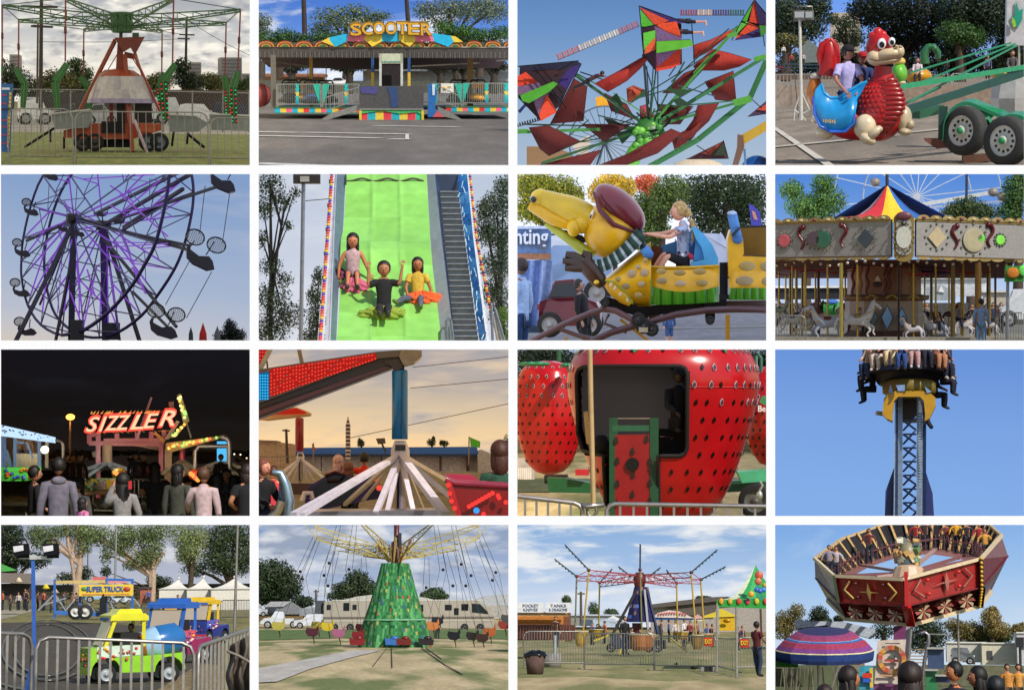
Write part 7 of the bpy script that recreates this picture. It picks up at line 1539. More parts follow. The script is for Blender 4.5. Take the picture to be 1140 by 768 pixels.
def berry(name,label,cu,prof,Yd,squash=1,hole=None,seed=0,nseed=None,doorhole=None):
 z0=P(cu,prof[-1][0],Yd);t=thing(name,label,'ride tub',z0);c=P(cu,0,Yd)
 pr=sorted(prof);
 def hw(v):
  for(a,ra),(b,rb)in zip(pr,pr[1:]):
   if a<=v<=b:
    i=pr.index((a,ra));p0=pr[max(0,i-1)][1];p3=pr[min(len(pr)-1,i+2)][1];s_=(v-a)/(b-a)
    return max(0.5,.5*(2*ra+(rb-p0)*s_+(2*p0-5*ra+4*rb-p3)*s_**2+(3*ra-p0-3*rb+p3)*s_**3))
  return 0
 lob=lambda a:1+.018*cos(a*5+seed)
 def pt(a,v,k=1):
  r=W(hw(v),Yd)*k*lob(a);q=P(cu,v,Yd);return V((q.x+r*sin(a),Yd-r*cos(a)*squash,q.z))
 va,vb=pr[0][0],pr[-1][0];nv,na=70,120;mb=MB();inner=MB()
 def inside(a,v,H):
  if abs(a)>PI/2:return False
  return H(cu+(pt(a,v).x-P(cu,v,Yd).x)/W(1,Yd),v)
 vs=[];fs=[]
 for i in rg(nv+1):
  for k in rg(na):vs.append(pt(-PI+2*PI*k/na,va+(vb-va)*i/nv))
 for i in rg(nv):
  for k in rg(na):
   a,v=-PI+2*PI*(k+.5)/na,va+(vb-va)*(i+.5)/nv
   if hole and inside(a,v,hole):continue
   fs.append([i*na+k,i*na+(k+1)%na,(i+1)*na+(k+1)%na,(i+1)*na+k])
 mb.add(vs,fs,RED,True);mb.o('shell',2,t)
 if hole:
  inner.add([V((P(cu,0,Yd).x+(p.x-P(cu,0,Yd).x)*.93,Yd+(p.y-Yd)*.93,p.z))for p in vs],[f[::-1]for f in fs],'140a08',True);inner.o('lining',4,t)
 sd=MB();seed0(seed);rows=11;L=vb-va
 for r in rg(rows):
  v=va+L*(.06+.9*r/rows);n_=max(4,int(hw(v)*2*PI*(.0155 if L>600 else .025)))
  for k in rg(n_):
   a=-PI+2*PI*(k+.5*(r%2)+uni(-.15,.15))/n_
   if abs(a)>1.7:continue
   if hole and any(inside(a+da,v+dv,hole)for da in(-.04,.04)for dv in(-14,14)):continue
   p=pt(a,v,1.004);q=pt(a,v+8,1.004);n=V((sin(a),-cos(a),0)).normalized();z_=(q-p).normalized();x_=z_.cross(n).normalized();s_=W(8.5 if L>600 else 5.5,Yd)
   pts=[p-z_*s_*1.7,p-z_*s_*.4+x_*s_*.9,p+z_*s_*.8+x_*s_*.75,p+z_*s_*1.4,p+z_*s_*.8-x_*s_*.75,p-z_*s_*.4-x_*s_*.9]
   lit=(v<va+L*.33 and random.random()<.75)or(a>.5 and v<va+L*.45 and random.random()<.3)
   if lit:sd.prism([p+(x-p)*1.35+n*.004 for x in pts],n*.006,'c8b4b8');sd.prism([x+n*.012 for x in pts],n*.006,'5a3a44')  # gloss highlight painted as a pale rim round upper and right-hand seeds
   else:sd.prism([x+n*.004 for x in pts],n*.008,'17140f')
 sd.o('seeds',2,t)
 return t,pt,hw
Y=24
def H1(u,v):
 def rr(x0,x1,y0,y1,r):
  if not(x0<u<x1 and y0<v<y1):return False
  dx=max(x0+r-u,u-x1+r,0);dy=max(y0+r-v,v-y1+r,0);return dx*dx+dy*dy<r*r
 return rr(276,764,92,480,34)or rr(406,636,440,720,5)
prof=[(-110,60),(-85,190),(-40,320),(40,400),(130,428),(200,425),(300,405),(400,376),(500,345),(600,308),(680,268),(740,225),(790,150),(815,30)]
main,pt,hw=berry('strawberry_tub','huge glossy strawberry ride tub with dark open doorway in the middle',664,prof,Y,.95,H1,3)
rim=MB()
def onsurf(u,v):
 a=asin(max(-1,min(1,(u-664)/hw(v))));return pt(a,v,1.005)
path=[]
for(u0,v0),(u1,v1)in[((310,92),(730,92)),((730,92),(754,102)),((754,102),(764,126)),((764,126),(764,446)),((764,446),(754,470)),((754,470),(730,480)),((730,480),(640,480)),((640,480),(640,740)),((640,740),(404,740)),((404,740),(404,480)),((404,480),(310,465)),((310,465),(288,455)),((288,455),(280,430)),((280,430),(276,126)),((276,126),(286,102)),((286,102),(310,92))]:
 for k in rg(6):path.append(onsurf(u0+(u1-u0)*k/6,v0+(v1-v0)*k/6))
rim.tube(path,W(9,Y),'140f0e',8,close=True);rim.o('opening_rim','rubber',main)
MB().tube([onsurf(764+(1086-764)*k/14,182)for k in rg(14)],.006,'d04048',4).o('moulding_seam',2,main)
cal=MB()
for k in rg(12):
 a=-PI+2*PI*k/12+.2;p0=pt(a-.2,-60,1.03);p1=pt(a+.2,-60,1.03);p2=pt(a,25+10*(k%2),1.02);pm=pt(a-.16,-20,1.03);pn=pt(a+.16,-20,1.03);cal.add([p0,pm,p2,pn,p1],[[0,1,2,3,4]],'2f7a50',True)
cal.o('calyx',0,main)
Yd=Y-W(hw(500),Y)*.95+.15;g='1c4a2a'
fr=MB();
for u in(441,624):fr.beam(*K(Yd,u,316,u,770),W(22 if u<500 else 32,Yd),.1,g)
fr.beam(*K(Yd,436,362,630,362),.06,W(26,Yd),'2a5a3c').beam(*K(Yd,441,318,612,318),.015,.012,'8a7868');fr.o('door_frame',0,main)
d=MB().prism(K(Yd-.03,448,392,600,390,608,402,608,775,448,775),.06,'8e181a');do=d.o('door',2,main)
mb=MB().lathe([(0,0),(W(30,Yd),0),(W(30,Yd),.02),(0,.02)],P(526,524,Yd-.05),'100c0c',20,axis=(0,-1,0),smooth=False)
for u,v,s_ in[(526,466,1),(528,572,1),(526,660,1),(452,418,1.1),(590,410,1.1),(458,510,1.1),(604,512,1.1),(458,612,1.1),(604,610,1.1),(604,690,1),(455,700,1)]:mb.prism(K(Yd-.05,u-10*s_,v+8,u-6*s_,v-12,u,v-20,u+6*s_,v-12,u+10*s_,v+8,u,v+18),.02,'301c18')
mb.o('door_seeds',2,do)
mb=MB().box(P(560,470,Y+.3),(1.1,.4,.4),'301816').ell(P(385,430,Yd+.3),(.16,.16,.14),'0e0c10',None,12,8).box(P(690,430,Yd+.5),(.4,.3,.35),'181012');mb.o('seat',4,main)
MB().prism(K(Yd-.02,305,290,325,285,338,440,318,430),.04,'7a5a30').o('side_post',0,main)
MB().tube(K(Yd,650,400,712,400,700,412),.008,'6a4a40',5).o('grab_rail',1,main)
person('dark silhouette of a person sitting inside the strawberry at the right',P(735,590,Y-.6),1.3,base=TUB,top='1a1416',legs='141012',skin='3a2420',hair='0c0808',rot=.4)  # shade inside the tub is put into the dark skin and clothes
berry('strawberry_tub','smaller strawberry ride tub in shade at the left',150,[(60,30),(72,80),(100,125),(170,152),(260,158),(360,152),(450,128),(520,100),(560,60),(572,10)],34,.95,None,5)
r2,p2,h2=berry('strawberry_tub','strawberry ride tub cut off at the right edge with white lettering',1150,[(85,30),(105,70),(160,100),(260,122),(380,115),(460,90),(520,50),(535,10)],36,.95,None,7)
MB().text('Be',P(1108,288,31.6),(1,0,0),(0,0,1),W(28,31.6),'e8e0dc',.03,W(34,31.6),.02).o('lettering',0,r2)
MB().prism(K(31.7,1098,245,1110,218,1124,215,1130,240,1130,262),.03,'3a8a50').o('leaf_badge',0,r2)
for u,v,w_,lab in((85,62,80,'green calyx of leaves on the small left strawberry'),(232,68,34,'green leaf cap between the left strawberry and the big one')):
 m_=MB();c=P(u,v+12,33)
 for k in rg(7):
  a=-PI*.9+k*PI*1.8/6;m_.ell(c+V((cos(a)*W(w_*.5,33),sin(a)*.2,0)),(W(w_*.42,33),.2,W(10,33)),'2f8a5a',None,10,5)
 m_.o('leaf_cap',0,None,lab,'ride part')
MB().tube(K(36,195,-10,195,60),.05,'2a5a3c',6).o('green_post',0,None,'thin green post above the small left strawberry','post')
for q,yd,c,lab in[([(140,585),(230,590),(350,612),(350,655),(150,650)],30,'1c5a32','green ride platform beam under the left strawberry'),([(1000,560),(1150,548),(1150,600),(1020,608)],32,'4aa878','light green sloping sweep at the right of the big strawberry'),([(960,600),(1150,590),(1150,640),(950,650)],33,'1f4a34','dark green beam under the light green sweep')]:
 MB().prism([P(u,v,yd)for u,v in q],(0,.8,0),c).o('ride_beam',0,None,lab,'ride beam')
MB().box(P(183,590,31),(W(100,31),.6,W(36,31)),'141a16').o('ride_bracket',0,None,'black bracket holding the left strawberry','ride part');MB().box(P(300,560,30),(W(60,30),.3,W(26,30)),'c02830').o('red_block',0,None,'red block beside the big strawberry at the lower left','ride part')
w=thing('trailer_wheel','black trailer wheel under the green beam at the right','wheel',P(1090,735,31));wheel(P(1085,690,31),.28,.2,(-.3,-1,0),w,rim='5a5a58')
MB().tube(K(30,1100,600,1112,620,1100,640,1098,680),.02,'c8ccc8',5).ell(P(1098,665,30),(.05,.04,.08),'c8ccc8',None,8,6).o('hanging_lamp',1,None,'small pale hanging fitting at the right under the sweep','fitting')
MB().tube(K(35,1085,110,1082,40,1092,28,1105,45,1106,110),.03,'3a6a5a',6).o('green_loop',0,None,'green pipe loop above the right edge strawberry','pipe')
MB().tube(K(20,334,-10,338,200,350,700),.026,'c0a070',8).o('pole',0,None,'thin tan pole standing in front of the strawberry doorway','pole')
Yb=18.5
def fb(label,u0,u1,v0,v1,n):
 p,q=P(u0,v0,Yb),P(u1,v1,Yb);t=thing('crowd_barrier',label,'barrier',(p+q)/2-V((0,0,.5)));e=(q-p).normalized();c='b0a8a4'
 MB().tube([p-V((0,0,.5)),p-V((0,0,.06)),p-V((0,0,.015))+e*.03,p+e*.08,q-e*.08,q-V((0,0,.015))-e*.03,q-V((0,0,.06)),q-V((0,0,.5))],.022,c,7).o('frame',1,t);mb=MB()
 for i in rg(1,n):a=p.lerp(q,i/n);mb.beam(a,a-V((0,0,.5)),.022,c)
 mb.o('bars',1,t)
fb('steel crowd barrier in front of the left strawberry',-60,300,660,702,7);fb('steel crowd barrier across the front of the big strawberry',410,1200,702,715,13)
cl=MB().tube([P(300,706,Yb),P(320,716,Yb-.05),P(350,712,Yb),P(400,706,Yb)],.025,'9a9490',7).tube(K(Yb,320,705,325,750,345,765,365,740,360,705),.02,'9a9490',6,close=True);cl.o('coupling',1,None,'steel hook coupling between the two front barriers','coupling')
place(2,3,1400,2,48);P,G=T.P,T.G
sky(600,sky_mat('tower_sky',[(.15,'84aee8'),(.6,'7aa4e2'),(1,'6a94da')],side=.12))
Y=60;k_=lambda n:W(n,Y)
tw=thing('drop_tower','grey and blue lattice drop tower shaft rising against plain blue sky','tower',P(620,790,Y))
for u0,u1,w_,c in((553,560,9,'a8b4c4'),(578,580,20,'8a96a8'),(563,568,14,'3a4a66'),(660,666,22,'8a96a8'),(684,690,14,'243656'),(676,678,8,'a0acbc')):
 MB().beam(P(u1,215,Y-.2),P(u0 if u0<600 else u0+4,790,Y-.6),k_(w_),c).o('rail',1,tw)
mb=MB()
for i in rg(8):
 v=330+i*62;mb.beam(*K(Y,592,v,650,v+42),.06,.06,'38508c').beam(P(592,v+45,Y),P(650,v-18,Y+.2),.05,'405690').beam(*K(Y,592,v,652,v),.05,.05,'3c5288')
mb.o('lattice',0,tw);rk=MB()
for i in rg(42):rk.box(P(668,240+i*13,Y-.55),(k_(10),.04,k_(5)),'c0c8d0')
rk.o('rack_teeth',1,tw)
for s_,q in((-1,[(550,545),(512,650),(508,790),(556,790),(556,545)]),(1,[(690,545),(726,660),(734,790),(686,790),(684,545)])):MB().prism([P(u,v,Y-.3)for u,v in q],(0,1.2,0),'28306a','343c78').o('side_fin',0,tw)
cr=thing('seat_carriage','ring of seats with yellow padded collar and riders on the drop tower','carriage',P(620,330,Y))
c0=P(620,268,Y);oct_=[(498,300),(520,322),(545,332),(545,300),(552,240),(570,222),(668,222),(686,240),(692,300),(690,332),(712,320),(740,262),(738,225),(715,205),(680,196),(560,196),(520,208),(505,230)]
MB().prism([P(u,v,Y-1.2)for u,v in oct_],(0,.5,0),'b88a14','8a6810').o('yellow_collar',2,cr)
MB().lathe([(k_(100),0),(k_(118),k_(10)),(k_(118),k_(55)),(k_(104),k_(62))],P(620,215,Y)-V((0,0,0)),'7a6a2a',16).o('upper_collar',0,cr)
MB().prism(K(Y+1,590,328,650,328,656,336,584,336),.3,'b08a20').box(P(620,275,Y+.8),(k_(80),.2,k_(110)),'2a2018').o('under_frame',0,cr)
MB().lathe([(k_(84),0),(k_(130),k_(20)),(k_(190),k_(110)),(k_(188),k_(190)),(k_(120),k_(210)),(0,k_(210))],P(612,185,Y+.3),'17182a',20).o('seat_ring',0,cr)
MB().lathe([(k_(192),0),(k_(198),k_(30)),(k_(192),k_(70))],P(612,105,Y+.3),'6a645c',20).o('outer_fairing',0,cr)
for i in rg(20):
 a=2*PI*(i+.5)/20;r=k_(176);p=P(612,130,Y+.3)+V((r*cos(a),r*sin(a),0));s_=MB().box(p+V((0,0,.1)),(.42,.42,.14),'1c2040',Rot(a,3,'Z')).tube([p+V((0,0,.15)),p+V((0,0,.9))],.16,'20244a',8);s_.o('seat',0,cr)
for q in([(535,165),(548,205),(525,205)],[(690,175),(722,200),(700,205)],[(560,170),(600,168),(600,196),(570,196)]):MB().prism([P(u,v,Y-1.25)for u,v in q],(0,.1,0),'7a98c8').o('blue_panel',0,cr)
HANG=dict(SIT,kL=(-.06,-.2,.49),aL=(-.065,-.18,.25),tL=(-.07,-.25,.22),kR=(.06,-.2,.49),aR=(.065,-.18,.25),tR=(.07,-.25,.22))
rs=[(447,150,'c8b0a0','2a3a5a','rider with pale shins at the left of the carriage'),(490,110,'5a1c1c','d0c0b0','rider in dark red with light trousers on the carriage'),(545,95,'8a4a30','e0c8a0','rider with tan legs left of the middle'),(590,110,'1c3a7a','2a4a8a','rider in blue trousers at the middle of the carriage'),(640,100,'5a3028','b89090','rider with pinkish legs right of the middle'),(690,100,'18182a','1c1c30','rider in black right of the middle of the carriage'),(745,110,'8a5a4a','b07a5a','rider with bare legs near the right of the carriage'),(772,150,'14162a','181a30','rider in navy at the right of the carriage')]
for i,(u,v,top,lg,lab)in en(rs):
 person(lab,P(u,v+48,Y-1.9+abs(u-612)*.006),1.55,base=HANG,top=top,legs=lg,shoes='c8c4c0' if i%3==1 else '1a1a20',rot=(u-612)*-.004*-1,sub=0,skin='b07a60')
for i,(u,v,s_,lab)in en([(418,205,-1,'rider sticking out furthest left in the middle row'),(430,258,-1,'lowest rider out at the left with dangling shoe'),(800,170,1,'upper rider out at the right in dark clothes'),(805,225,1,'middle rider out at the right in dark clothes'),(765,285,1,'lowest rider out at the right with dangling feet')]):
 person(lab,P(u-s_*26,v+42,Y+.2+.3*(i%3)),1.55,base=HANG,top='14162a',legs='181a30',rot=s_*PI/2-.3*s_,sub=0,skin='8a5a4a',shoes='20222a')
MB().tube([P(700,325,Y-.5),P(710,345,Y-.6),P(722,362,Y-.7)],[.09,.07,.06],'181a28',6).o('dangling_foot','rubber',cr);MB().tube([P(470,295,Y-.5),P(500,300,Y-.4)],.07,'c8c0bc',6).o('white_bracket',0,cr)
place(3,0,270,2,27);P,G=T.P,T.G
sky(2500,sky_mat('grey_cloud_sky',[(.5,'c4c8d4'),(1,'9aa4bc')],'d6d8de','a0a6b8',3,.42,.66))
ground(24,2500,ground_mat('park_ground','6a6236','8a8048',2,'5a5a30',.3),'lawn')
patch('track_mat',[(-60,452),(300,446),(480,455),(760,470),(1000,520),(1000,640),(900,790),(-60,790)],ground_mat('dark_mat','3c352c','4d453a',4),.02)
patch('footpath',[(-60,392),(180,388),(60,425),(-60,445)],ground_mat('pale_path','8e8670','a89e86',2),.02)
patch('slatted_floor',[(640,800),(900,640),(1000,640),(1000,800)],ground_mat('slatted_ground','5a4c34','9a8458',12,stretch=(1,.6,1)),.04)
rl=thing('track_rails','dark double rail curving round the black mat inside the barriers','rail track',G(300,600))
for k_,(cu,cv,a_,b_)in en([(215,575,150,118),(215,575,205,138)]):
 pts=[]
 for i in rg(40):
  t=2*PI*i/40;u,v=cu+a_*cos(t),cv+b_*sin(t)*(1 if sin(t)>0 else .98)
  pts.append(G(u,max(v,300),.06))
 MB().tube(pts,.03,'6a6a68',5,close=True).o('rail',1,rl)
MB().tube([G(u,v,.06)for u,v in[(-20,720),(60,745),(160,762)]],.03,'8a8a86',5).o('rail',1,rl)
EU=['4c5a34','5c683e','3a4828','6a7448']
tree('tree','dark tree in the upper left corner behind the floodlights',50,400,200,[(40,60,70,70),(60,150,80,60),(150,170,80,40),(20,200,60,50)],2400,W(8,200),DARKG,tw=.5)
tree('eucalyptus_tree','tall pale trunked tree left of the middle with thin foliage',340,340,150,[(230,50,70,40),(200,90,60,40),(370,40,60,60),(300,30,70,40),(380,110,40,40),(160,50,50,50)],2200,W(6,150),EU,bark='b09880',tw=.3,limbs=[[(345,330),(330,200),(310,100),(300,0)],[(325,130),(350,60),(345,0)],[(330,160),(240,90),(215,60)]])
tree('eucalyptus_tree','full pale trunked tree in the middle above the yellow sign',685,380,155,[(620,60,80,60),(690,120,60,80),(650,160,70,50),(560,60,60,60),(460,60,70,50),(480,140,30,60),(590,190,40,30),(710,40,80,60),(540,110,60,50),(410,50,60,50)],4600,W(6,155),EU,bark='b49c84',tw=.3,limbs=[[(685,370),(680,240),(650,150)],[(680,240),(740,130)]])
tree('eucalyptus_tree','leafy tree over the first white tent',850,380,170,[(830,60,60,80),(870,120,60,70),(900,60,50,60),(830,150,40,40)],1900,W(6,170),['667044','56603a','78804e'],tw=.3)
tree('tree','big dark green tree filling the upper right corner',1020,390,180,[(980,80,70,80),(1060,60,90,80),(1110,140,60,90),(980,170,90,70),(1050,190,90,60),(880,210,60,40)],4200,W(7,180),['2e3c22','3c4a2a','28341e'],tw=.4)
tree('tree','low dark tree behind the trailer in the middle distance',740,380,190,[(740,270,50,30),(700,260,40,30),(380,230,40,40),(300,250,50,30),(480,220,25,25)],1300,W(6,190),DARKG,tw=.2)
for u,v0,v1,lab in((398,80,240,'thin palm trunk far away left of the middle'),):pole('palm_trunk',lab,u,v1,u,v0,200,.12,'5a5048','palm tree')
pole('light_pole','pale steel pole rising from the trailer to the top edge',520,330,528,-10,110,.12,'b0aca4',kind='metal');pole('light_pole','pale steel pole at the right rising out of the slanting barrier',1060,570,1078,-10,33,.05,'a8a49c',kind='metal')
for i,(u0,u1,pk,pv,yb,lab)in en([(722,855,812,256,150,'white peaked tent at the left of the row of three'),(848,965,925,250,148,'middle white peaked tent of the three'),(958,1150,1068,250,146,'large white peaked tent at the right end')]):
 t=thing('marquee_tent',lab,'tent',P(pk,415,yb));wc='dad6ca';a,b=P(u0,300,yb),P(u1,300,yb);bz=P(u0,[388,405,420][i],yb).z;w_=b.x-a.x
 MB().box(((a.x+b.x)/2,yb+w_/2,(a.z+bz)/2),(w_,w_,a.z-bz),wc).o('walls',3,t)
 ap=P(pk,pv,yb)+V((0,w_/2,0));cs=[V((a.x-.1,yb-.1,a.z)),V((b.x+.1,yb-.1,a.z)),V((b.x+.1,yb+w_+.1,a.z)),V((a.x-.1,yb+w_+.1,a.z))];m_=MB()
 for k in rg(4):
  p,q=cs[k],cs[(k+1)%4]
  for j in rg(6):
   t0,t1=j/6,(j+1)/6;f=lambda c_,t_:c_.lerp(ap,t_)-V((0,0,.35*sin(t_*PI)*(ap.z-a.z)/2));m_.add([f(p,t0),f(q,t0),f(q,t1),f(p,t1)],[[0,1,2,3]],wc)
 m_.ell(ap+V((0,0,.1)),0.1,wc,None,8,6);m_.o('roof',3,t)
t=thing('fair_stall','long thatched looking stall roof with green canopy at the left edge','stall',P(70,380,130));MB().prism(K(130,-10,225,140,228,140,275,-10,270),3,'7a7068').o('awning',3,t);MB().prism(K(131,-10,180,75,215,-10,222),2,'4aa048').o('green_roof',3,t);MB().box(P(65,310,131),(W(160,131),.2,W(70,131)),'3a3430').o('counter_wall',4,t)
seed0(31)
for i,(u,c)in en([(20,'a0342c'),(52,'1c1c20'),(80,'c8c4c0'),(105,'22242c'),(130,'4a3a34'),(175,'181a20'),(200,'7a1c20'),(225,'20222a'),(250,'8a8478'),(290,'28406a'),(320,'b86a30'),(350,'26282e')]):person('far visitor at the stalls, %s from the left edge'%ORD[i],P(u+uni(-9,9),400+uni(-6,8),122+uni(-4,4)),uni(.95,1.25),top=c,sub=0,rot=uni(-2.5,2.5))
for i,(u,v,c)in en([(85,270,'d8c8a8'),(208,300,'e0c830'),(250,320,'b8a890')]):MB().lathe([(0,0),(.25,.05),(.05,.3),(0,.32)],P(u,v,121),c,10).o('hanging_toy',3,label=['pale hanging prize in the left stall','yellow hanging prize right of the blue pole','tan hanging prize beside the trailer frame'][i],cat='prize')
MB().prism(K(68,838,368,858,356,900,362,915,384,842,388),.8,'c83040').o('red_roof_dome',2,None,'red moulded roof top of the blue truck','roof top')
barrier('grey barrier in the distance at the left edge',G(-20,388),G(140,388),1.05,22,'8a8680',.03);barrier('grey barrier in the distance left of the trailer',G(140,388),G(300,388),1.05,22,'8a8680',.03)
barrier('dark barrier in the distance right of the trailer',G(640,455),G(780,455),1.05,20,'6a6864',.025);barrier('long dark barrier in front of the white tents',G(720,420),G(900,420),1.05,24,'5a5854',.025);barrier('grey barrier in front of the right tent',G(1000,440),G(1160,440),1.05,22,'8a8680',.025)
for u,v,c,lab in((660,330,'9a5a4a','brown striped stall box behind the trailer'),):
 MB().box(P(u,v,135),(W(50,135),1,W(70,135)),c).box(P(u,v-36,135),(W(58,135),1.2,.12),'4a4040').o('stall_box',4,None,lab,'stall')
person('far person in blue by the brown stall box',P(672,375,134),1.1,top='3a5a9a',sub=0);person('dark haired child looking over behind the pink truck',P(805,440,60),.75,top='6a3a2c',sub=0)
Yt=100;tr=thing('ride_trailer','long blue framed ride trailer with twin wheels and yellow sign board','trailer',P(420,430,Yt));bl='2f62b0'
for u,v0 in((248,255),(362,290),(482,250),(600,255)):MB().beam(*K(Yt,u,v0,u,432),W(9,Yt),.12,bl).o('upright',0,tr)
MB().beam(*K(Yt,248,268,480,265),W(9,Yt),.15,'c8b070').beam(*K(Yt,480,256,606,258),W(6,Yt),.12,bl).o('top_beam',0,tr)
MB().beam(*K(Yt,245,405,600,420),W(16,Yt),.2,'3a6cb4').o('chassis',0,tr)
for a,b in[((248,320),(170,398)),((248,320),(300,400)),((362,320),(300,392)),((362,320),(430,400)),((482,320),(520,400)),((606,340),(660,410)),((482,330),(440,410)),((200,370),(300,340))]:MB().beam(P(*a,Yt),P(*b,Yt),.06,'b8bcc0').o('brace',1,tr)
mb=MB();seed0(3)
for k in rg(60):u=uni(255,590);v=uni(335,405);mb.beam(P(u,v,Yt+.8),P(u+uni(-50,50),v+uni(-26,26),Yt+1.2),.04,hx(pick(['7a7f7a','8a8f88','5a6464','4a6aa0','a8aca4'])))
mb.o('folded_frames',1,tr)
for u in(342,386):wheel(P(u,402,Yt-1),W(33,Yt),.3,(0,-1,0),tr,rim='c8c8c0',tyre='26241f')
MB().prism(K(Yt-.5,452,350,468,318,482,350,484,415,450,412),.4,'17181c').o('coat',3,None,'dark coat like bundle hanging on the trailer upright','bundle')
sg=thing('sign_board','yellow sign board lettered SUPER TRUCK in blue on the trailer','sign',P(480,330,Yt-.3));MB().box(half(Yt-.4,364,278,598,330),(W(234,Yt),.08,W(50,Yt)),'e0c038').o('board',0,sg)
MB().text('SUPER TRUCK',P(476,311,Yt-.46),(1,0,0),(0,0,1),W(24,Yt),'2a58a8',.03,W(160,Yt),.02).o('lettering',0,sg);MB().ell(P(382,298,Yt-.46),(.15,.04,.1),'4a8a4a',None,10,6).ell(P(575,299,Yt-.46),(.18,.04,.12),'b03a2a',None,10,6).box(P(480,322,Yt-.46),(W(200,Yt),.02,.05),'d88a4a').o('emblem',0,sg)
t=thing('red_top_board','small pink and red topped kiosk behind the sign board','kiosk',P(500,270,108));MB().box(P(450,258,108),(W(60,108),.5,W(28,108)),'c86a6a').o('panel',0,t);MB().box(P(530,262,108),(W(80,108),.5,W(20,108)),'d88a80').o('roof',0,t)
car('parked_car','small pale blue car shape behind the dark bundle',P(450,360,112),1.5,.9,'8ab0c8',0,'sedan');car('parked_car','white car behind the trailer right of the sign',P(550,365,112),1.3,.5,'b8c0c4',0,'sedan')
def truck(label,base,yaw,L,Hh,W,body,roof,trim,extra=None,tank=None):
 f=V((-cos(yaw),-sin(yaw),0));s_=V((-sin(yaw),cos(yaw),0));b=V(base);t=thing('kiddie_truck',label,'ride truck',b)
 q=lambda a,w_,z_:b+f*(a*L)+s_*(w_*W)+V((0,0,z_*Hh));RM=Matrix((f,s_,V((0,0,1)))).transposed()
 def pr(pts,w0,w1,col,name,kind='gloss',ec=None):return MB().prism([q(a,w0,z_)for a,z_ in pts],s_*((w1-w0)*W),col,hx(ec)if ec else None).o(name,kind,t)
 r=.155
 side=[(.5,.14)]+[(.5,.5),(.1,.54),(-.05,.54),(-.05,.38),(-.48,.42),(-.5,.2)]+[(-.33+r*cos(PI-PI*k/8),.16+r*L/Hh*sin(PI*k/8))for k in rg(9)]+[(.33+r*cos(PI-PI*k/8),.16+r*L/Hh*sin(PI*k/8))for k in rg(9)]
 pr(side,0,1,body,'body');pr([(.52,.13),(.52,.22),(.49,.22),(.49,.13)],-.03,1.03,trim,'bumper')
 pr([(.43,.36),(.43,.52),(.12,.54),(-.02,.54),(-.02,.4)],-.012,0,trim if extra is None else extra,'side_print',0);mb=MB();seed0(int(L*100))
 for k in rg(22):mb.ell(q(uni(.02,.45),-.03,uni(.34,.5)),(.035,.012,.03),hx(pick(['c83a28','e8b030','e8e0c0','a84a30']if yaw<.6 else['d83a6a','e8c030','3a6ac8','e8e0d0','8a3a8a'])),None,7,4)
 for k in rg(16):mb.ell(q(.525,uni(.1,.9),uni(.26,.48)),(.02,.03,.03),hx(pick(['c87a40','e8b030','4a4038','c83a58'])),None,7,4)
 mb.o('painted_flames',0,t)
 for w_ in(.04,.96):
  for(a,z0,z1,a1)in((.34,.52,.9,.24),(-.06,.52,.9,-.06)):MB().beam(q(a,w_,z0),q(a1,w_,z1),.07,roof).o('cab_pillar',2,t)
 MB().prism([q(.36,.1,.54),q(.27,.1,.86),q(.27,.9,.86),q(.36,.9,.54)],f*.02,'c8b8a0').o('windscreen','glass',t)
 pr([(.3,.88),(.29,.95),(.22,.98),(-.06,.98),(-.1,.94),(-.1,.88)],-.04,1.04,roof,'roof');pr([(.22,.98),(.18,1.04),(-.04,1.04),(-.06,.98)],.15,.85,roof if roof!='e0c828' else 'd8b820','roof_light_box')
 MB().box(q(.29,.5,.9),(.05,W*.8,.06),'3a6ac0',RM).o('visor_lettering',0,t)
 MB().box(q(.08,.5,.62),(.3*L*.6,W*.7,.25),'1c1a1a',RM).o('seat',4,t)
 if tank:
  c=q(-.26,.5,.56);MB().lathe([(.1,-.3*L),(.3,-.22*L),(.34,0),(.28,.16*L),(.12,.24*L)],c,lambda i,k:hx(tank[min(i,3)]),18,axis=(f*1+V((0,0,-.25)))).o('mixer_drum',2,t)
 for a,rr in((.33,.1),(-.33,.1)):
  for w_ in(.04,.96):wheel(q(a,w_,.14),Hh*.145,.12,s_*(-1 if w_<.5 else 1),t,rim='9aa4a8',tyre='17181a')
 return t
truck('lime green mixer truck ride car with yellow cab in front',G(625,728)+V((0,.05,0)),.27,1.95,1.42,.85,'8ac828','d8d428','b8d838','c8dcc8',['2a6aa8','2a6aa8','9ac0e0','b86a3a'])
person('child with dark hair sitting in the cab of the green truck',G(590,728)+V((.0,.55,.22)),.95,base=SIT,top='2a2a2e',hair='1c1412',rot=-.8,child=.4,skin='a87860')
truck('blue and pink ride truck with red roof lights behind the green one',G(880,640)+V((0,.2,0)),1,1.7,1.55,1,'9a3060','2f64b8','d8a830','c85a6a')
truck('yellow and blue ride truck furthest back at the right',G(985,545),1.05,1.7,1.45,1,'2a3a8a','e0b828','c83a58','4a6ac8')
MB().box(P(765,410,58),(.35,.4,.5),'e0c030').box(P(765,390,58),(.45,.5,.08),'d8a820').o('yellow_cab_part',0,None,'yellow ride car end peeking out behind the pink truck','ride car')
fl=thing('floodlight_stand','blue steel floodlight mast with two black lamp heads at the left','floodlight',G(155,860));Yp=31
MB().beam(*K(Yp,150,165,156,600),W(16,Yp),W(16,Yp),'2a5cb0').beam(*K(Yp,156,600,150,790),W(18,Yp),W(18,Yp),'244a8e').beam(P(153,600,Yp),P(112,800,Yp-.2),W(14,Yp),'2a4c90').o('mast',0,fl)
MB().beam(*K(Yp,90,155,240,158),.05,.05,'c8c8c4').box(P(150,155,Yp),(.1,.1,.07),'d0d0cc').o('crossbar',1,fl)
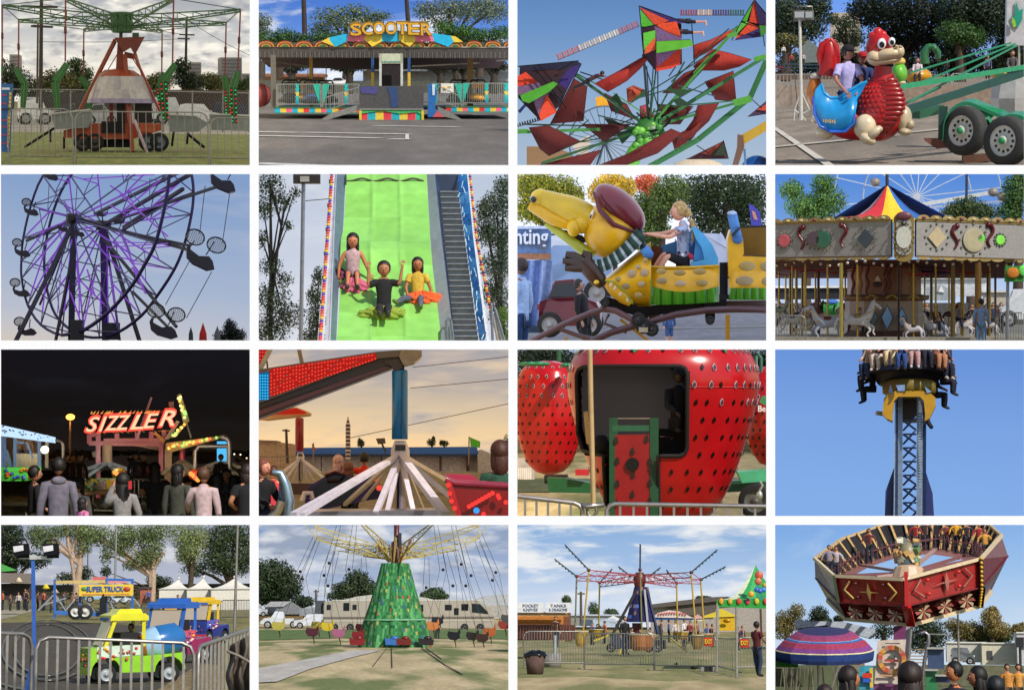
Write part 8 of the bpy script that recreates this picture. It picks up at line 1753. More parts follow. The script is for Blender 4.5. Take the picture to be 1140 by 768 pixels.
for u in(95,230):
 h_=MB().prism(K(Yp-.1,u-40,95,u+34,92,u+40,140,u-32,150),.22,'1c1c20').tube(K(Yp,u-36,110,u-20,78,u+20,76,u+36,104),.012,'17171a',5).box(P(u+10,150,Yp),(.18,.1,.06),'17171a').o('lamp_head',1,fl)
 MB().prism(K(Yp-.12,u-36,106,u+10,100,u+12,124,u-32,132),.02,'dcdce0').o('lens',2,h_)
cc='b4aea6'
def fb(label,u0,v0,d0,u1,v1,d1,n,h_=1.12):
 a,b=P(u0,v0,d0),P(u1,v1,d1);a.z-=h_;b.z-=h_;return barrier(label,a,b,h_,n,cc,.028,rb=.017)
fb('front steel barrier with rounded ends before the green truck',166,515,28.5,880,545,28.5,15);fb('front steel barrier at the far left of the truck track',-80,496,28.2,146,503,28.8,6);fb('steel barrier slanting away at the right of the truck track',900,560,28.5,1180,462,34,17)
cb=MB();seed0(5)
def clo(a,b):return P(1032+108*a+10*sin(b*9),560-60*a*(1-b)+260*b,28.1+.12*sin(a*15+b*4))
cb.grid(clo,24,14,'6e6458').o('grey_cloth',3,None,'crumpled grey brown cloth tied over the right barrier',3)
MB().tube([P(1030,580,28),P(1080,600,27.9),P(1150,640,27.9)],.02,'8a8074',6).o('cloth_tie',3,None,'twisted strap across the grey cloth','strap')
place(3,1,400,1.8,44);P,G=T.P,T.G
sky(2500,sky_mat('bright_cloud_sky',[(.45,'dfe4ec'),(.65,'a8b8d4'),(1,'7d98c4')],'dde1e8','9aa6bc',3.4,.4,.6,(1.1,1,2.4),1,6.5))
ground(40,2500,ground_mat('dry_field','a89670','c8b48a',.9,'66703a',.5,(.47,.6)),'field')
patch('grass_strip',[(-60,480),(1200,480),(1200,522),(430,515),(-60,528)],ground_mat('green_grass','46602c','5f7438',1.2),.03)
patch('concrete_path',[(-60,720),(90,712),(240,655),(420,605),(560,572),(430,572),(220,612),(-60,665)],ground_mat('pale_concrete','a8a29a','bdb8b0',2),.03)
tree('tree','massive dark green tree at the left edge',80,440,240,[(60,230,110,70),(130,280,80,70),(20,290,90,80),(90,330,110,50)],4600,W(8,240),['27351d','334424','1f2b18'],tw=.8)
tree('tree','dark green round tree left of the green skirt',440,440,250,[(450,260,60,50),(400,300,70,40),(500,300,50,50),(360,330,50,25)],2200,W(7,250),['2c3b20','3a4b28','232f1b'],tw=.6)
tree('tree','small green tree between the first big one and the pickup roof',215,440,245,[(210,355,50,28)],500,W(7,245),DARKG,tw=.3);tree('tree','low green tree right of the green skirt above the motor home',800,430,250,[(800,315,50,26),(770,325,40,20),(835,330,30,18)],900,W(7,250),['34452a','46583a'],tw=.4)
for u,v,yd,lab in((266,300,235,'short utility pole with crossbar behind the white car'),):pole('utility_pole',lab,u,v+60,u,v,yd,.3,'5a544c','utility pole',arms=[(u-12,v+8,u+14,v+8)])
h=thing('house','small grey house with pale gabled roof behind the pickup','house',P(110,410,232));MB().prism(K(232,36,378,150,354,196,385,196,410,36,410),6,'7d7f82').o('wall',4,h);MB().prism(K(231.8,28,378,62,353,156,352,120,376),6.5,'a8a8aa').o('roof',4,h);MB().box(P(70,392,231.8),(.8,.1,.6),'3a3e44').o('window','glass',h)
h=thing('shed','low pale roofed shed between the house and the motor home','shed',P(235,410,228));MB().box(P(235,400,228),(W(80,228),3,W(34,228)),'8a8e92').o('wall',4,h);MB().prism(K(227.8,195,388,240,372,280,384),3.2,'a4a6a8').o('roof',4,h)
h=thing('hall','long white roofed hall behind the motor home at the right','building',P(1080,420,236));MB().box(P(1100,400,236),(W(150,236),5,W(60,236)),'a8a49c').o('wall',4,h);MB().prism(K(235.5,985,345,1040,325,1160,318,1160,375,1030,378),5.5,'d0d0d0').o('roof',1,h)
h=thing('hall','pale curved roof peeking out beside the green skirt','building',P(440,400,238));MB().prism(K(238,375,350,450,330,520,322,520,380,375,380),4,'b8b6ae').o('roof',4,h);MB().prism(K(238,715,330,760,335,810,348,810,380,715,380),4,'b8b8b4').o('roof',4,h)
car('pickup_truck','white pickup truck parked at the left under the dark tree',G(108,473),W(185,219),W(78,219),'cdd2d8',PI,'pickup');car('parked_car','white estate car parked right of the pickup',G(242,474),W(150,216),W(66,216),'c8ccd2',PI,'hatch');car('parked_car','white car half cut off at the left edge behind the pickup',P(5,420,228),2,1.3,'b8bcc4',0,'sedan')
rv=thing('motor_home','long cream motor home with rounded front parked behind the swing ride','motor home',G(690,478));Yr=205;cr='8f887c'
MB().prism(K(Yr,300,352,980,350,1015,362,1050,392,1068,425,1066,470,300,470),3,'a69e90','8a8478').o('body',0,rv)
MB().box(half(Yr-.03,302,425,1062,425),(W(760,Yr),.04,W(8,Yr)),'6a6258').box(half(Yr-.03,302,440,1062,440),(W(760,Yr),.04,W(4,Yr)),'c4bcac').box(P(680,347,Yr+1.5),(W(680,Yr),3,.1),'c8c4ba').o('trim_stripe',0,rv)
for u,v,w_,h__ in((324,378,18,22),(403,376,26,34),(440,378,18,22),(738,382,22,30),(862,379,30,24),(898,397,20,30),(936,378,30,28)):MB().box(P(u,v,Yr-.03),(W(w_,Yr),.05,W(h__,Yr)),'17191c').o('window','glass',rv)
MB().prism(K(Yr-.06,968,362,1004,364,1036,396,1040,408,968,400),.06,'1a2022').o('cab_window','glass',rv)
for u in(350,420,935,1005):wheel(P(u,468,Yr-.1),.38,.3,(0,-1,0),rv,rim='3a3a3a')
MB().box(P(285,378,Yr+1),(W(44,Yr),1,W(58,Yr)),'4a4e54').o('dark_trailer_box',4,None,'dark grey box at the left end of the motor home','trailer')
Y=104;k_=lambda n:W(n,Y);yl='b8a860'
rd=thing('swing_ride','yellow armed swing ride whose tower is wrapped in green patterned cloth','swing ride',P(620,560,Y))
cols=['1f6030','3f8a4c','2a7040','5aa060','2f7a44']
c0=P(620,560,Y)
def sk(a,b):
 if b<.32:r=160-26*(b/.32)
 else:r=134-74*((b-.32)/.68)**.9
 th=a*2*PI;rr=k_(r)*(1+.035*sin(th*11)+.02*sin(th*23+b*5));sq=1/max(abs(cos(th)),abs(sin(th)));rr*=.86+.14*sq
 return V((c0.x+rr*cos(th),Y+rr*sin(th),c0.z+k_(372)*b))
seed0(17)
MB().grid(sk,96,26,lambda i,j:cols[(i//2*3+(j+i//5)//4*7+random.randint(0,1))%5]if((i//2)*13+(j//2)*29+(i*j)//9)%11 else hx(['a8603a','3a5a8a','a8a050','1a5a30'][(i+j)%4])).o('cloth_skirt',3,rd)
tb=MB();tb.tube([V((c0.x+k_(138)*cos(t)*(.86+.14/max(abs(cos(t)),abs(sin(t)))),Y+k_(138)*sin(t)*(.86+.14/max(abs(cos(t)),abs(sin(t)))),c0.z+k_(122)))for t in[2*PI*i/32 for i in rg(32)]],.035,'8ac09a',5,close=True);tb.o('hem_ring',0,rd)
for(a,b,c)in(((585,560),(520,645),'5a5448'),((740,560),(850,640),'5a5448'),((850,640),(925,680),'5a5448'),((760,560),(830,610),'4a463c'),((606,560),(608,650),'3a362c')):
 MB().tube([G(*a,.05),G(*b,.02)],.022,c,5).o('cable','rubber',label='dark cable lying on the dry grass, %s'%['left one from the skirt','first part of the long right one','far end of the long right one','short doubled one','middle one'][[(585,560),(740,560),(850,640),(760,560),(606,560)].index(a)],cat='cable')
MB().lathe([(k_(24),0),(k_(24),k_(100)),(k_(12),k_(110)),(k_(12),k_(190))],P(628,190,Y),'5a1c22',12).beam(*K(Y-.3,644,45,644,100),k_(14),k_(14),'2a2a34').o('mast',0,rd)
mb=MB();seed0(2)
for k in rg(20):
 a=uni(0,6.28);mb.beam(P(620,150,Y)+V((k_(30)*cos(a),k_(30)*sin(a),-.3)),P(620,100,Y)+V((k_(80)*cos(a+.2),k_(80)*sin(a+.2),uni(-.2,.4))),.05,yl if k%3 else '7a2a28')
mb.o('hub_lattice',0,rd)
ends=[(260,25,-1.5),(270,72,1.5),(350,100,3.2),(455,-10,-4),(400,130,4.5),(800,0,-4),(1000,15,-1.5),(990,72,1.5),(890,122,3.8),(760,150,5),(480,150,5),(205,-20,-3),(1040,-10,-3)]
mb=MB()
for i,(u,v,dy)in en(ends[:11]):
 e=P(u,v,Y+dy);d=e-P(620,150,Y);d.z=0;d.normalize();a=P(620,165,Y)+d*k_(34);am=MB().truss(a,e,(.62,.12),.025,yl,7,'a89a5c');am.o('arm',0,rd)
for(a,b)in(((260,12),(455,-12)),((262,72),(352,100)),((350,122),(560,155)),((1000,12),(800,-8)),((995,72),(900,122)),((690,160),(900,122)),((265,15),(270,75)),((1000,15),(992,75)),((205,-5),(270,70)),((1040,0),(992,70))):mb.beam(P(*a,Y),P(*b,Y),.045,yl)
mb.o('ring_tie',0,rd)
ch=[((262,62),(195,218),(95,462),'a8a04a','yellow chair flying furthest left',-1),((272,80),(204,250),(248,490),'4a1c2c','maroon chair with pink side at the left',-2),((345,95),(302,235),(272,460),'a89a38','olive yellow chair behind the maroon one',3),((368,10),(325,180),(318,465),'c8b030','yellow chair over the path at the left',1),((360,125),(320,282),(366,494),'9a5878','pink chair hanging left of the skirt',-2.5),((440,10),(414,208),(455,505),'7a1c20','red chair close to the skirt at the left',-1),((805,10),(838,210),(790,462),'c87a40','tan orange chair right of the skirt',2),((845,130),(882,282),(885,506),'14161a','black chair right of the skirt',-2),((885,10),(920,185),(968,508),'22201c','dark chair left of the brown one at the right',-1),((895,120),(940,282),(1012,515),'3a2420','brown chair at the right',-2.5),((925,90),(964,236),(1045,490),'a8582c','orange brown chair with high back at the right',0),((1000,40),(1075,222),(1112,458),'8a3a34','small red chair at the right edge',3),((990,80),(1060,257),(1125,430),'4a4a4a','grey chair leaving at the right edge',1),((480,155),(483,230),(470,470),'8a2428','dark red chair hanging behind the skirt at the left',5),((765,155),(762,290),(812,440),'26282c','small dark chair behind the skirt at the right',5)]
for i,(a,m_,s_,c,lab,dy)in en(ch):
 yd=Y+dy;t=thing('swing_chair',lab,'swing chair',P(*s_,yd),'swing ride chairs');se=P(*s_,yd);k=1.0
 MB().prism([se+V((-.28,-.2,.22)),se+V((.3,-.2,.16)),se+V((.33,-.2,-.1)),se+V((.12,-.2,-.24)),se+V((-.2,-.2,-.2)),se+V((-.33,-.2,.0))],(0,.4,0),c).o('seat',2,t)
 MB().prism([se+V((.2,-.2,.15)),se+V((.32,-.2,.4)),se+V((.36,-.2,.1))],(0,.4,0),c).o('backrest',2,t)
 cm=MB();top=P(*a,yd)
 for q in(-.22,.22):cm.beam(top+V((q*.5,0,0)),P(*m_,yd)+V((q*.8,0,0)),.022,'3a3c44').beam(P(*m_,yd)+V((q*.8,0,0)),se+V((q,0,.2)),.018,'4a4c54')
 cm.o('chain',1,t);MB().ell(P(*m_,yd),.085,'1a1c22',None,8,6).o('chain_spreader','rubber',t)
 MB().tube([se+V((.05,-.1,-.2)),se+V((.12,-.1,-.5)),se+V((.1,-.12,-.62))],[.03,.025,.02],'5a2a24',5).o('footrest',1,t)
for u,c,lab in((450,'7a1c20','dark red chair parked at the foot of the skirt, left'),(660,'6a2420','maroon chair parked in front of the skirt'),(760,'2a2024','black and red chair parked at the foot of the skirt, right'),(610,'3a6ab0','small blue chair parked in front of the skirt')):
 s_=P(u,535,Y-1.9);t=thing('swing_chair',lab,'swing chair',s_,'parked swing chairs');MB().prism([s_+V((-.4,-.2,.2)),s_+V((.42,-.2,.14)),s_+V((.36,-.2,-.16)),s_+V((-.35,-.2,-.14))],(0,.4,0),c).o('seat',2,t);MB().ell(s_+V((.1,-.1,.2)),(.22,.15,.12),c,None,8,5).o('backrest',2,t)
person('person in dark clothes standing behind the skirt at the right',P(812,520,Y+8),1.2,top='2a2a30',sub=0)
place(3,2,462,1.63,48);P,G=T.P,T.G
sky(2500,sky_mat('high_cloud_sky',[(.5,'d2dff0'),(.75,'a4c0e4'),(1,'8ab0dc')],'eef0f2','d8dfe8',2.8,.44,.62,(1,1,3),1,9.3))
ground(42,2500,ground_mat('worn_lawn','6c6e3c','8a8450',1.6,'a8966a',.35,(.5,.66)),'lawn')
patch('dirt',[(-60,700),(300,690),(700,712),(1200,690),(1200,800),(-60,800)],ground_mat('dry_dirt','a08c64','bca97e',2,'7a7846',.5,(.5,.6)),.02)
hb=thing('exhibition_hall','long grey exhibition hall with dark roof behind the stalls','building',P(850,480,260));MB().prism(K(260,610,372,900,340,1000,340,1150,345,1150,490,610,490),10,'a49c94').o('wall',4,hb);MB().prism(K(259,605,366,860,334,955,330,1000,345,900,352,700,374,615,380),12,'5a5450').o('roof',4,hb);MB().prism(K(259.5,690,372,900,350,900,415,690,415),.5,'5e564e').o('dark_porch',4,hb)  # porch is a flat panel darker than the hall wall
for u,v,ru,rv,lab in((228,345,22,20,'dark tree above the white stall signs'),(350,385,26,30,'dark tree behind the left ride poles'),(430,402,34,18,'low tree left of the navy tower'),(845,335,34,8,'low tree line above the hall roof'),(650,385,14,12,'small tree right of the navy tower')):tree('tree',lab,u,450,280,[(u,v,ru,rv),(u+ru*.3,v+rv*.5,ru*.8,rv*.6)],500,W(5,280),['39472f','495a3c'],tw=.3)
pole('utility_pole','utility pole with crossarm behind the left ride poles',295,460,294,308,230,.35,'5a5248','utility pole',arms=[(278,318,312,318)])
car('parked_van','pale van between the stall and the white gazebo',P(415,470,200),3,.9,'a8b4c0',0,'van');car('parked_car','dark car behind the left ride poles',P(345,470,205),2.4,.8,'4a5a68',0,'hatch')
MB().box(P(360,440,240),(W(240,240),2,W(44,240)),'8a8a86').box(P(360,414,240),(W(240,240),2.4,.2),'b8c0cc').o('long_shed',4,None,'long low shed in the distance left of the navy tower','shed')
st=thing('food_stall','long orange fronted stall trailer at the left edge','stall',P(130,520,100))
MB().box(half(100,-10,402,240,525)+V((0,1.2,0)),(W(250,100),2.4,W(125,100)),'7a4a30').o('trailer_body',4,st);MB().box(half(99,-10,415,215,455),(W(225,99),.1,W(38,99)),'c07a38').o('orange_counter',3,st);MB().prism([P(-10,402,98.5),P(230,404,98.5),P(240,418,98),P(-10,418,98)],(0,.1,0),'c89a60').o('awning',3,st)  # counter panel in plain orange
MB().box(half(98.8,-10,460,265,520),(W(275,99),.1,W(64,99)),'5a342c').o('stall_front',0,st)
mb=MB()
for i in rg(20):mb.box(P(-4+i*13,490,98.6),(.02,.03,W(56,99)),'8a5a44')
mb.o('front_slats',0,st)
for u0,u1,l1,l2,lab in((10,125,'POCKET','KNIVES','white sign reading POCKET KNIVES over the left stall'),(136,248,'TANKS','& DRAGONS','white sign with two lines of dark capitals right of the first one')):
 s_=thing('stall_sign',lab,'sign',P((u0+u1)/2,402,98));MB().box(half(98,u0,358,u1,402),(W(u1-u0,98),.12,W(44,98)),'dcdcdc').o('panel',0,s_)
 MB().text(l1,P((u0+u1)/2,378,97.935),(1,0,0),(0,0,1),W(13,98),'5a6a8a',.02,W(70,98),.01).text(l2,P((u0+u1)/2,396,97.935),(1,0,0),(0,0,1),W(13,98),'5a6a8a',.02,W(82 if u0>100 else 64,98),.01).o('lettering',0,s_)
person('stall keeper standing at the right end of the orange stall',P(180,560,97),1.5,top='3a2420',sub=0)
def tent(lab,pts_roof,pts_wall,yd,c1,c2,depth=2.5):
 t=thing('canopy_tent',lab,'tent',P(pts_wall[0][0],500,yd));MB().prism([P(u,v,yd)for u,v in pts_roof],(0,depth,0),c1).o('roof',3,t)
 if pts_wall[1:]:MB().prism([P(u,v,yd+.1)for u,v in pts_wall],(0,.08,0),c2).o('valance',3,t)
 return t
tent('small white gazebo left of the navy tower',[(412,430),(440,416),(468,430),(472,438),(410,438)],[(412,438),(470,438),(470,446),(412,446)],210,'e4e4e4','d8d8d8');t=tent('white tent with red lettering and blue edge right of the tower',[(622,424),(640,404),(690,392),(740,398),(790,422),(800,428)],[(618,424),(800,424),(800,436),(618,436)],150,'dccfc8','3a62a0')
mb=MB()
for i in rg(11):mb.box(P(645+i*12,410-6*sin(i/10*PI),149.9),(.1,.04,.16),'c8404a')
mb.o('red_lettering',0,t);tent('small pink and white tent between the lettered one and the yellow one',[(790,432),(820,410),(850,428)],[(792,432),(850,432),(850,440),(792,440)],155,'d8a8a8','e0d8d4')
yt=tent('bright yellow tent with yellow side wall',[(845,418),(900,400),(925,384),(985,412),(990,420),(845,426)],[(908,416),(990,416),(990,484),(908,484)],120,'d8c23a','d8ac1c')
MB().beam(*K(119,988,416,992,512),.06,.06,'b8b4a8').beam(*K(119,915,484,915,512),.05,.05,'b8b4a8').ell(P(950,440,119.8),(.22,.03,.12),'a87a20',None,10,5).o('leg',1,yt)
gt=thing('striped_tent','green peaked tent with painted balloons and scalloped edge at the upper right','tent',P(1090,500,75));Yg=75;ap=P(1080,188,Yg+2)
cs=[P(905,345,Yg),P(1260,345,Yg),P(1260,352,Yg+5),P(905,352,Yg+5)];m_=MB()
for k in rg(4):
 p,q=cs[k],cs[(k+1)%4]
 for j in rg(8):
  t0,t1=j/8,(j+1)/8;f=lambda c_,t_:c_.lerp(ap,t_)-V((0,0,.42*sin(t_*PI)));
  for i in rg(6):
   pa,pb=p.lerp(q,i/6),p.lerp(q,(i+1)/6);m_.add([f(pa,t0),f(pb,t0),f(pb,t1),f(pa,t1)],[[0,1,2,3]],['2f9a50','2f9a50','48b060','2f8a60'][i%4]if not(k==0 and i<1)else 'c8d0b0')
m_.o('roof',3,gt);mb=MB().prism(K(Yg-.02,905,345,1150,345,1150,386,905,376),.05,'2c9a3c')
for i,c in en(['e0a030','c8b040','d84a40','d84a70','c8c040','d84a40']):mb.ell(P(925+i*40,352,Yg-.06),(.09,.03,.12),c,None,8,5)
mb.o('valance',3,gt);mb=MB()
for u,v,c,r in((1095,235,'c85a40',.16),(1092,262,'c87850',.14),(1085,300,'3a6ac0',.1),(1100,305,'3a6ac0',.1),(1115,300,'3a7ac8',.1),(1060,320,'d8a030',.12),(1120,280,'b0a030',.1)):mb.ell(P(u,v,Yg+.6-(v-235)*.004-.5),(r,.05,r),c,None,8,5)
mb.o('painted_balloons',0,gt);MB().beam(*K(Yg,912,376,912,500),.07,.07,'c8c4bc').beam(*K(Yg+3,1102,386,1106,500),.08,.08,'6a5a50').o('leg',1,gt)
seed0(41)
FG=[(345,455,'3a4a7a','fairgoer in blue left of the navy tower'),(400,448,'b8584a','fairgoer in red left of the navy tower'),(655,440,'8a5040','fairgoer in brown right of the tower'),(690,442,'3a6a9a','fairgoer in teal under the lettered tent'),(720,445,'d8d0d0','fairgoer in white under the lettered tent'),(760,440,'e0e0e4','fairgoer in white beside the ride pole'),(758,478,'d85a30','fairgoer in orange sitting right of the tower'),(785,448,'8a2a34','fairgoer in dark red near the right tubs'),(815,446,'5a3a5a','fairgoer in purple near the right tubs'),(862,460,'3a5a8a','fairgoer in blue under the yellow tent'),(885,462,'2a2a34','fairgoer in black under the yellow tent'),(1020,470,'2a3450','fairgoer in navy right of the yellow tent'),(1000,475,'6a5a5a','fairgoer in grey right of the yellow tent')]
for i,(u,v,c,lab)in en(FG):person(lab,P(u,v-8,132)-V((0,0,1.5)),1.5,top=c,sub=0,rot=uni(-2,2))
Y=112;k_=lambda n:W(n,Y);rr='9a3a44';R_=4.15
rd=thing('tub_swing_ride','pink red armed tub ride turning on a navy blue lightning painted tower','ride',P(560,580,Y))
hub=P(558,262,Y);MB().lathe([(.25,-.4),(.35,0),(.35,.3),(.2,.5)],hub,'6a2a28',12).beam(*K(Y-.2,560,210,561,95),.09,.09,'1c2420').beam(*K(Y-.2,560,240,560,205),.12,.12,'6a2020').o('hub',0,rd)
E8=[((330,212),-3.0,(222,98),(305,480)),((275,240),.6,(175,162),(268,470)),((378,268),3.2,(435,206),(375,470)),((560,210),-4,None,(568,480)),((725,270),3.2,(678,210),(728,470)),((833,254),.6,(945,196),(848,475)),((790,222),-3.0,(908,120),(812,500)),((520,240),4,(462,196),None),((600,240),4,(652,200),None)]
for(u,v),dy,tip,low in E8:
 e=P(u,v,Y+dy)
 if(u,v)not in((560,210),(520,240),(600,240)):
  d=(e-hub);d.z=0;d.normalize();MB().truss(hub+d*.3-V((0,0,.05)),e-V((0,0,.25)),(.42,.25),.022,rr,6,'b0525a').o('arm',0,rd)
 if tip:
  a=e;b=P(*tip,Y+dy);bm_=MB().beam(a,b,.09,.07,'1c2a24');n=int((b-a).length/.22)
  for k in rg(n):bm_.ell(a.lerp(b,(k+.5)/n)-V((0,.06,.06)),.045,'17201c'if k%2 else '2a5a40',None,6,4)
  bm_.o('light_spar',0,rd)
 if low:MB().tube([e,P(*low,Y+dy)],[.055,.05],'b89a3c'if u not in(275,560)else '7a7a50',6).ell(e,.1,'5a2430',None,8,6).o('hanger_pole',0,rd)
mb=MB()
for a,b in(((330,212),(275,240)),((275,240),(378,268)),((378,268),(725,270)),((725,270),(833,254)),((833,254),(790,222)),((330,212),(560,240)),((790,222),(560,240))):mb.beam(P(*a,Y),P(*b,Y),.04,rr)
mb.o('ring_tie',0,rd)
tw_=MB();c0=P(565,445,Y);zt=k_(155)
def tf(a,b):
 th=a*2*PI;sq=1/max(abs(cos(th+.5)),abs(sin(th+.5)));r=(k_(62)*(1-b)+k_(30)*b)*(.75+.25*sq);return V((c0.x+r*cos(th)+(b-.5)*.05,Y+r*sin(th),c0.z+zt*b))
seed0(4);tw_.grid(tf,32,10,lambda i,j:'1f2358'if random.random()>.14 else hx(pick(['5a7ac8','a8785a','4a3a8a','8a9ad0'])),False);tw_.o('painted_tower',3,rd)
for a,b in(((545,300),(438,498)),((590,300),(640,498)),((580,300),(600,520))):MB().beam(P(*a,Y-.8),P(*b,Y-1.6),.12,.12,'2a1c24'if a[0]==545 else '2c3050').o('tower_leg',0,rd)
MB().box(P(560,545,Y),(k_(230),1.8,.5),'22242a').box(P(450,530,Y-1),(.6,.3,.8),'3a4250').box(P(545,480,Y),(k_(40),.6,k_(60)),'5a1c20').box(P(640,480,Y-.5),(.45,.4,.5),'5a5e64').o('trailer_base',0,rd)
for u in(430,640,600):wheel(P(u,560,Y-1.2),.26,.2,(0,-1,0),rd,rim='4a4a4a')
for u0,v0,u1,v1 in((465,590,490,545),(350,530,430,500),(770,575,700,520),(760,545,830,520)):MB().beam(P(u0,v0,Y-2),P(u1,v1,Y-1),.08,'c8b030').o('outrigger',0,rd)
def tub(lab,u,v,w_,hgt,yd,col,riders=()):
 c=P(u,v,yd);t=thing('ride_tub',lab,'ride tub',c,'hanging ride tubs');h_,r=W(hgt,yd),W(w_,yd)
 MB().lathe([(0,0),(r*.55,0),(r*.8,h_*.25),(r*.92,h_*.6),(r,h_),(r*.93,h_),(r*.8,h_*.5),(0,h_*.3)],c,lambda i,k:hx(col)if(k//2)%3 else tuple(x*.65 for x in hx(col)),18,smooth=False).o('shell',2,t);MB().tube([c+V((r*cos(a),r*sin(a),h_))for a in[2*PI*j/16 for j in rg(16)]],.035,'c8b890',5,close=True).o('rim',0,t)
 for(du,hh,cc,hair,l2)in riders:person(l2,P(u+du,v-hgt-hh+14,yd)-V((0,0,1.1))+V((0,.1,0)),1.15,base=TUB,top=cc,hair=hair,sub=0,child=.3)
 return t
tub('big yellow hanging tub left of the tower nearest the viewer',295,556,32,66,Y-3.4,'b89438');tub('olive yellow tub further back left of the tower',368,518,36,38,Y+2.5,'a88c34');tub('brown tub furthest left against the stall',238,532,26,48,Y+1.5,'7a5a34');tub('orange and cream tub with riders in front of the tower',566,574,62,70,Y-4.2,'b8703c',[(-42,40,'c8ccd4','3a2a1c','rider in white in the front orange tub at its left'),(-6,34,'c8a860','8a6a40','fair haired rider in the middle of the front orange tub'),(36,38,'d8d4d0','1c1814','dark haired rider at the right of the front orange tub')])
tub('brown yellow striped tub right of the tower near the red signs',818,568,30,62,Y-2.4,'8a6c2c');tub('yellow tub further back right of the tower',745,524,34,34,Y+2.6,'b89438');tub('yellow tub half hidden behind the striped one',860,530,30,30,Y+1,'a88430')
person('man in black top and dark trousers standing by the ride at its left',P(492,592,Y-4.5),2.05,top='17181c',legs='26304a',hair='14100e',rot=.6)
cc='8f8d88'
for i,(u0,v0,u1,v1,top,n,lab)in en([(-30,560,30,560,488,6,'short barrier at the far left in front of the stall'),(36,655,308,655,490,22,'first barrier from the left behind the bin'),(312,660,622,662,500,26,'second barrier from the left in front of the tower'),(628,664,905,668,512,24,'third barrier from the left below the red signs'),(905,665,995,692,520,10,'narrow gate section between the two white posts'),(1000,672,1170,672,520,12,'barrier at the right behind the attendant')]):
 p,q=G(u0,v0),G(u1,v1);barrier(lab,p,q,W(v0-top,p.y),n,cc,.025,rb=.013)
for u,v0,v1,w_,lab in((906,362,672,8,'tall thin white gate post at the left of the gate'),(995,378,696,12,'tall thick white gate post at the right of the gate')):MB().tube(K(64,u,v1,u,v0),W(w_/2,64),'b8b4ac',8).box(P(u,v1,64),(.14,.14,.04),'8a8680').o('gate_post',1,None,lab,'post')
for u,v,lab,tx in((868,534,'red sign with yellow letters EXIT on the barrier','EXIT'),(1030,540,'red sign half hidden behind the attendant','EXIT')):
 s_=thing('exit_sign',lab,'sign',P(u,v+20,66));MB().box(P(u,v,66),(W(40,66),.03,W(36,66)),'c02a1c').o('panel',0,s_);MB().text(tx,P(u,v+9,65.96),(1,0,0),(0,0,1),W(20,66),'e8c838',.012,W(32,66),.02).o('lettering',0,s_)
b=thing('rubbish_bin','brown rubbish bin with black liner on the grass at the left','bin',G(88,680));yb=G(88,680).y;c=G(88,680)
MB().lathe([(0,0),(W(36,yb),0),(W(46,yb),W(80,yb)),(W(44,yb),W(80,yb)),(0,W(70,yb))],c,'5a443c',18).o('drum',4,b)
seed0(9);MB().ell(c+V((0,0,W(84,yb))),(W(50,yb),W(48,yb),W(22,yb)),'141416',None,24,10,fn=lambda w:w*(1+.1*sin(w.x*70)+.08*sin(w.y*60))).o('bin_liner',2,b)
t=thing('stone_trough','grey round trough or block beside the bin','trough',G(160,648));yb=G(160,648).y;MB().lathe([(0,0),(W(42,yb),0),(W(44,yb),W(30,yb)),(W(42,yb),W(62,yb)),(0,W(60,yb))],G(162,648),'8a8884',18).o('block',4,t);MB().tube(K(yb,178,585,178,504),W(9,yb),'a0a8a8',8).o('pipe',0,t)
for u,v,r,c,lab in((722,645,9,'2a2a2c','small dark ball on the grass by the third barrier'),(802,662,12,'17171a','black bundle on the grass left of the gate')):g=G(u,v);MB().ell(g+V((0,0,W(r,g.y))),(W(r*(1 if r<10 else 1.4),g.y),W(r,g.y),W(r*(1 if r<10 else .7),g.y)),c,None,12,8).o('bundle',3,None,lab,'bundle')
g=G(868,668);t=thing('gate_box','dark and grey control box lying at the foot of the gate post','control box',g);MB().box(g+V((0,0,.1)),(W(50,g.y),.25,.2),'22201f').o('box',0,t);MB().box(g+V((-.22,-.02,.09)),(.12,.27,.16),'b0aeaa').box(g+V((.2,-.02,.09)),(.1,.27,.16),'b0aeaa').o('end_plate',1,t)
person('gate attendant in dark red shirt and blue jeans at the right, hair in a bun',G(1088,690),1.78,rot=2.3,top='5a1c24',legs='26344e',hair='1c1412',shoes='17171a',skin='9a6a50',sleeve=.55,base=dict(STAND,eL=(-.13,-.04,.66),wL=(-.06,-.16,.62),eR=(.14,-.04,.66),wR=(.08,-.14,.6),kL=(-.06,-.03,.27),aL=(-.08,.04,.04),tL=(-.1,-.04,.02),kR=(.05,-.02,.27),aR=(.02,-.04,.04),tR=(.02,-.12,.02)))
place(3,3,640,1.6,20);P,G=T.P,T.G
sky(2500,sky_mat('evening_blue_sky',[(.2,'d0e0f0'),(.6,'a0c4ec'),(1,'7aa8e4')],'c8d8ec',None,2.2,.55,.85,side=-.1))
ground(19,2500,ground_mat('fair_lawn','46502c','5f6636',2),'lawn')
AU=['5c5630','6e6236','464a28','7c6c3c']
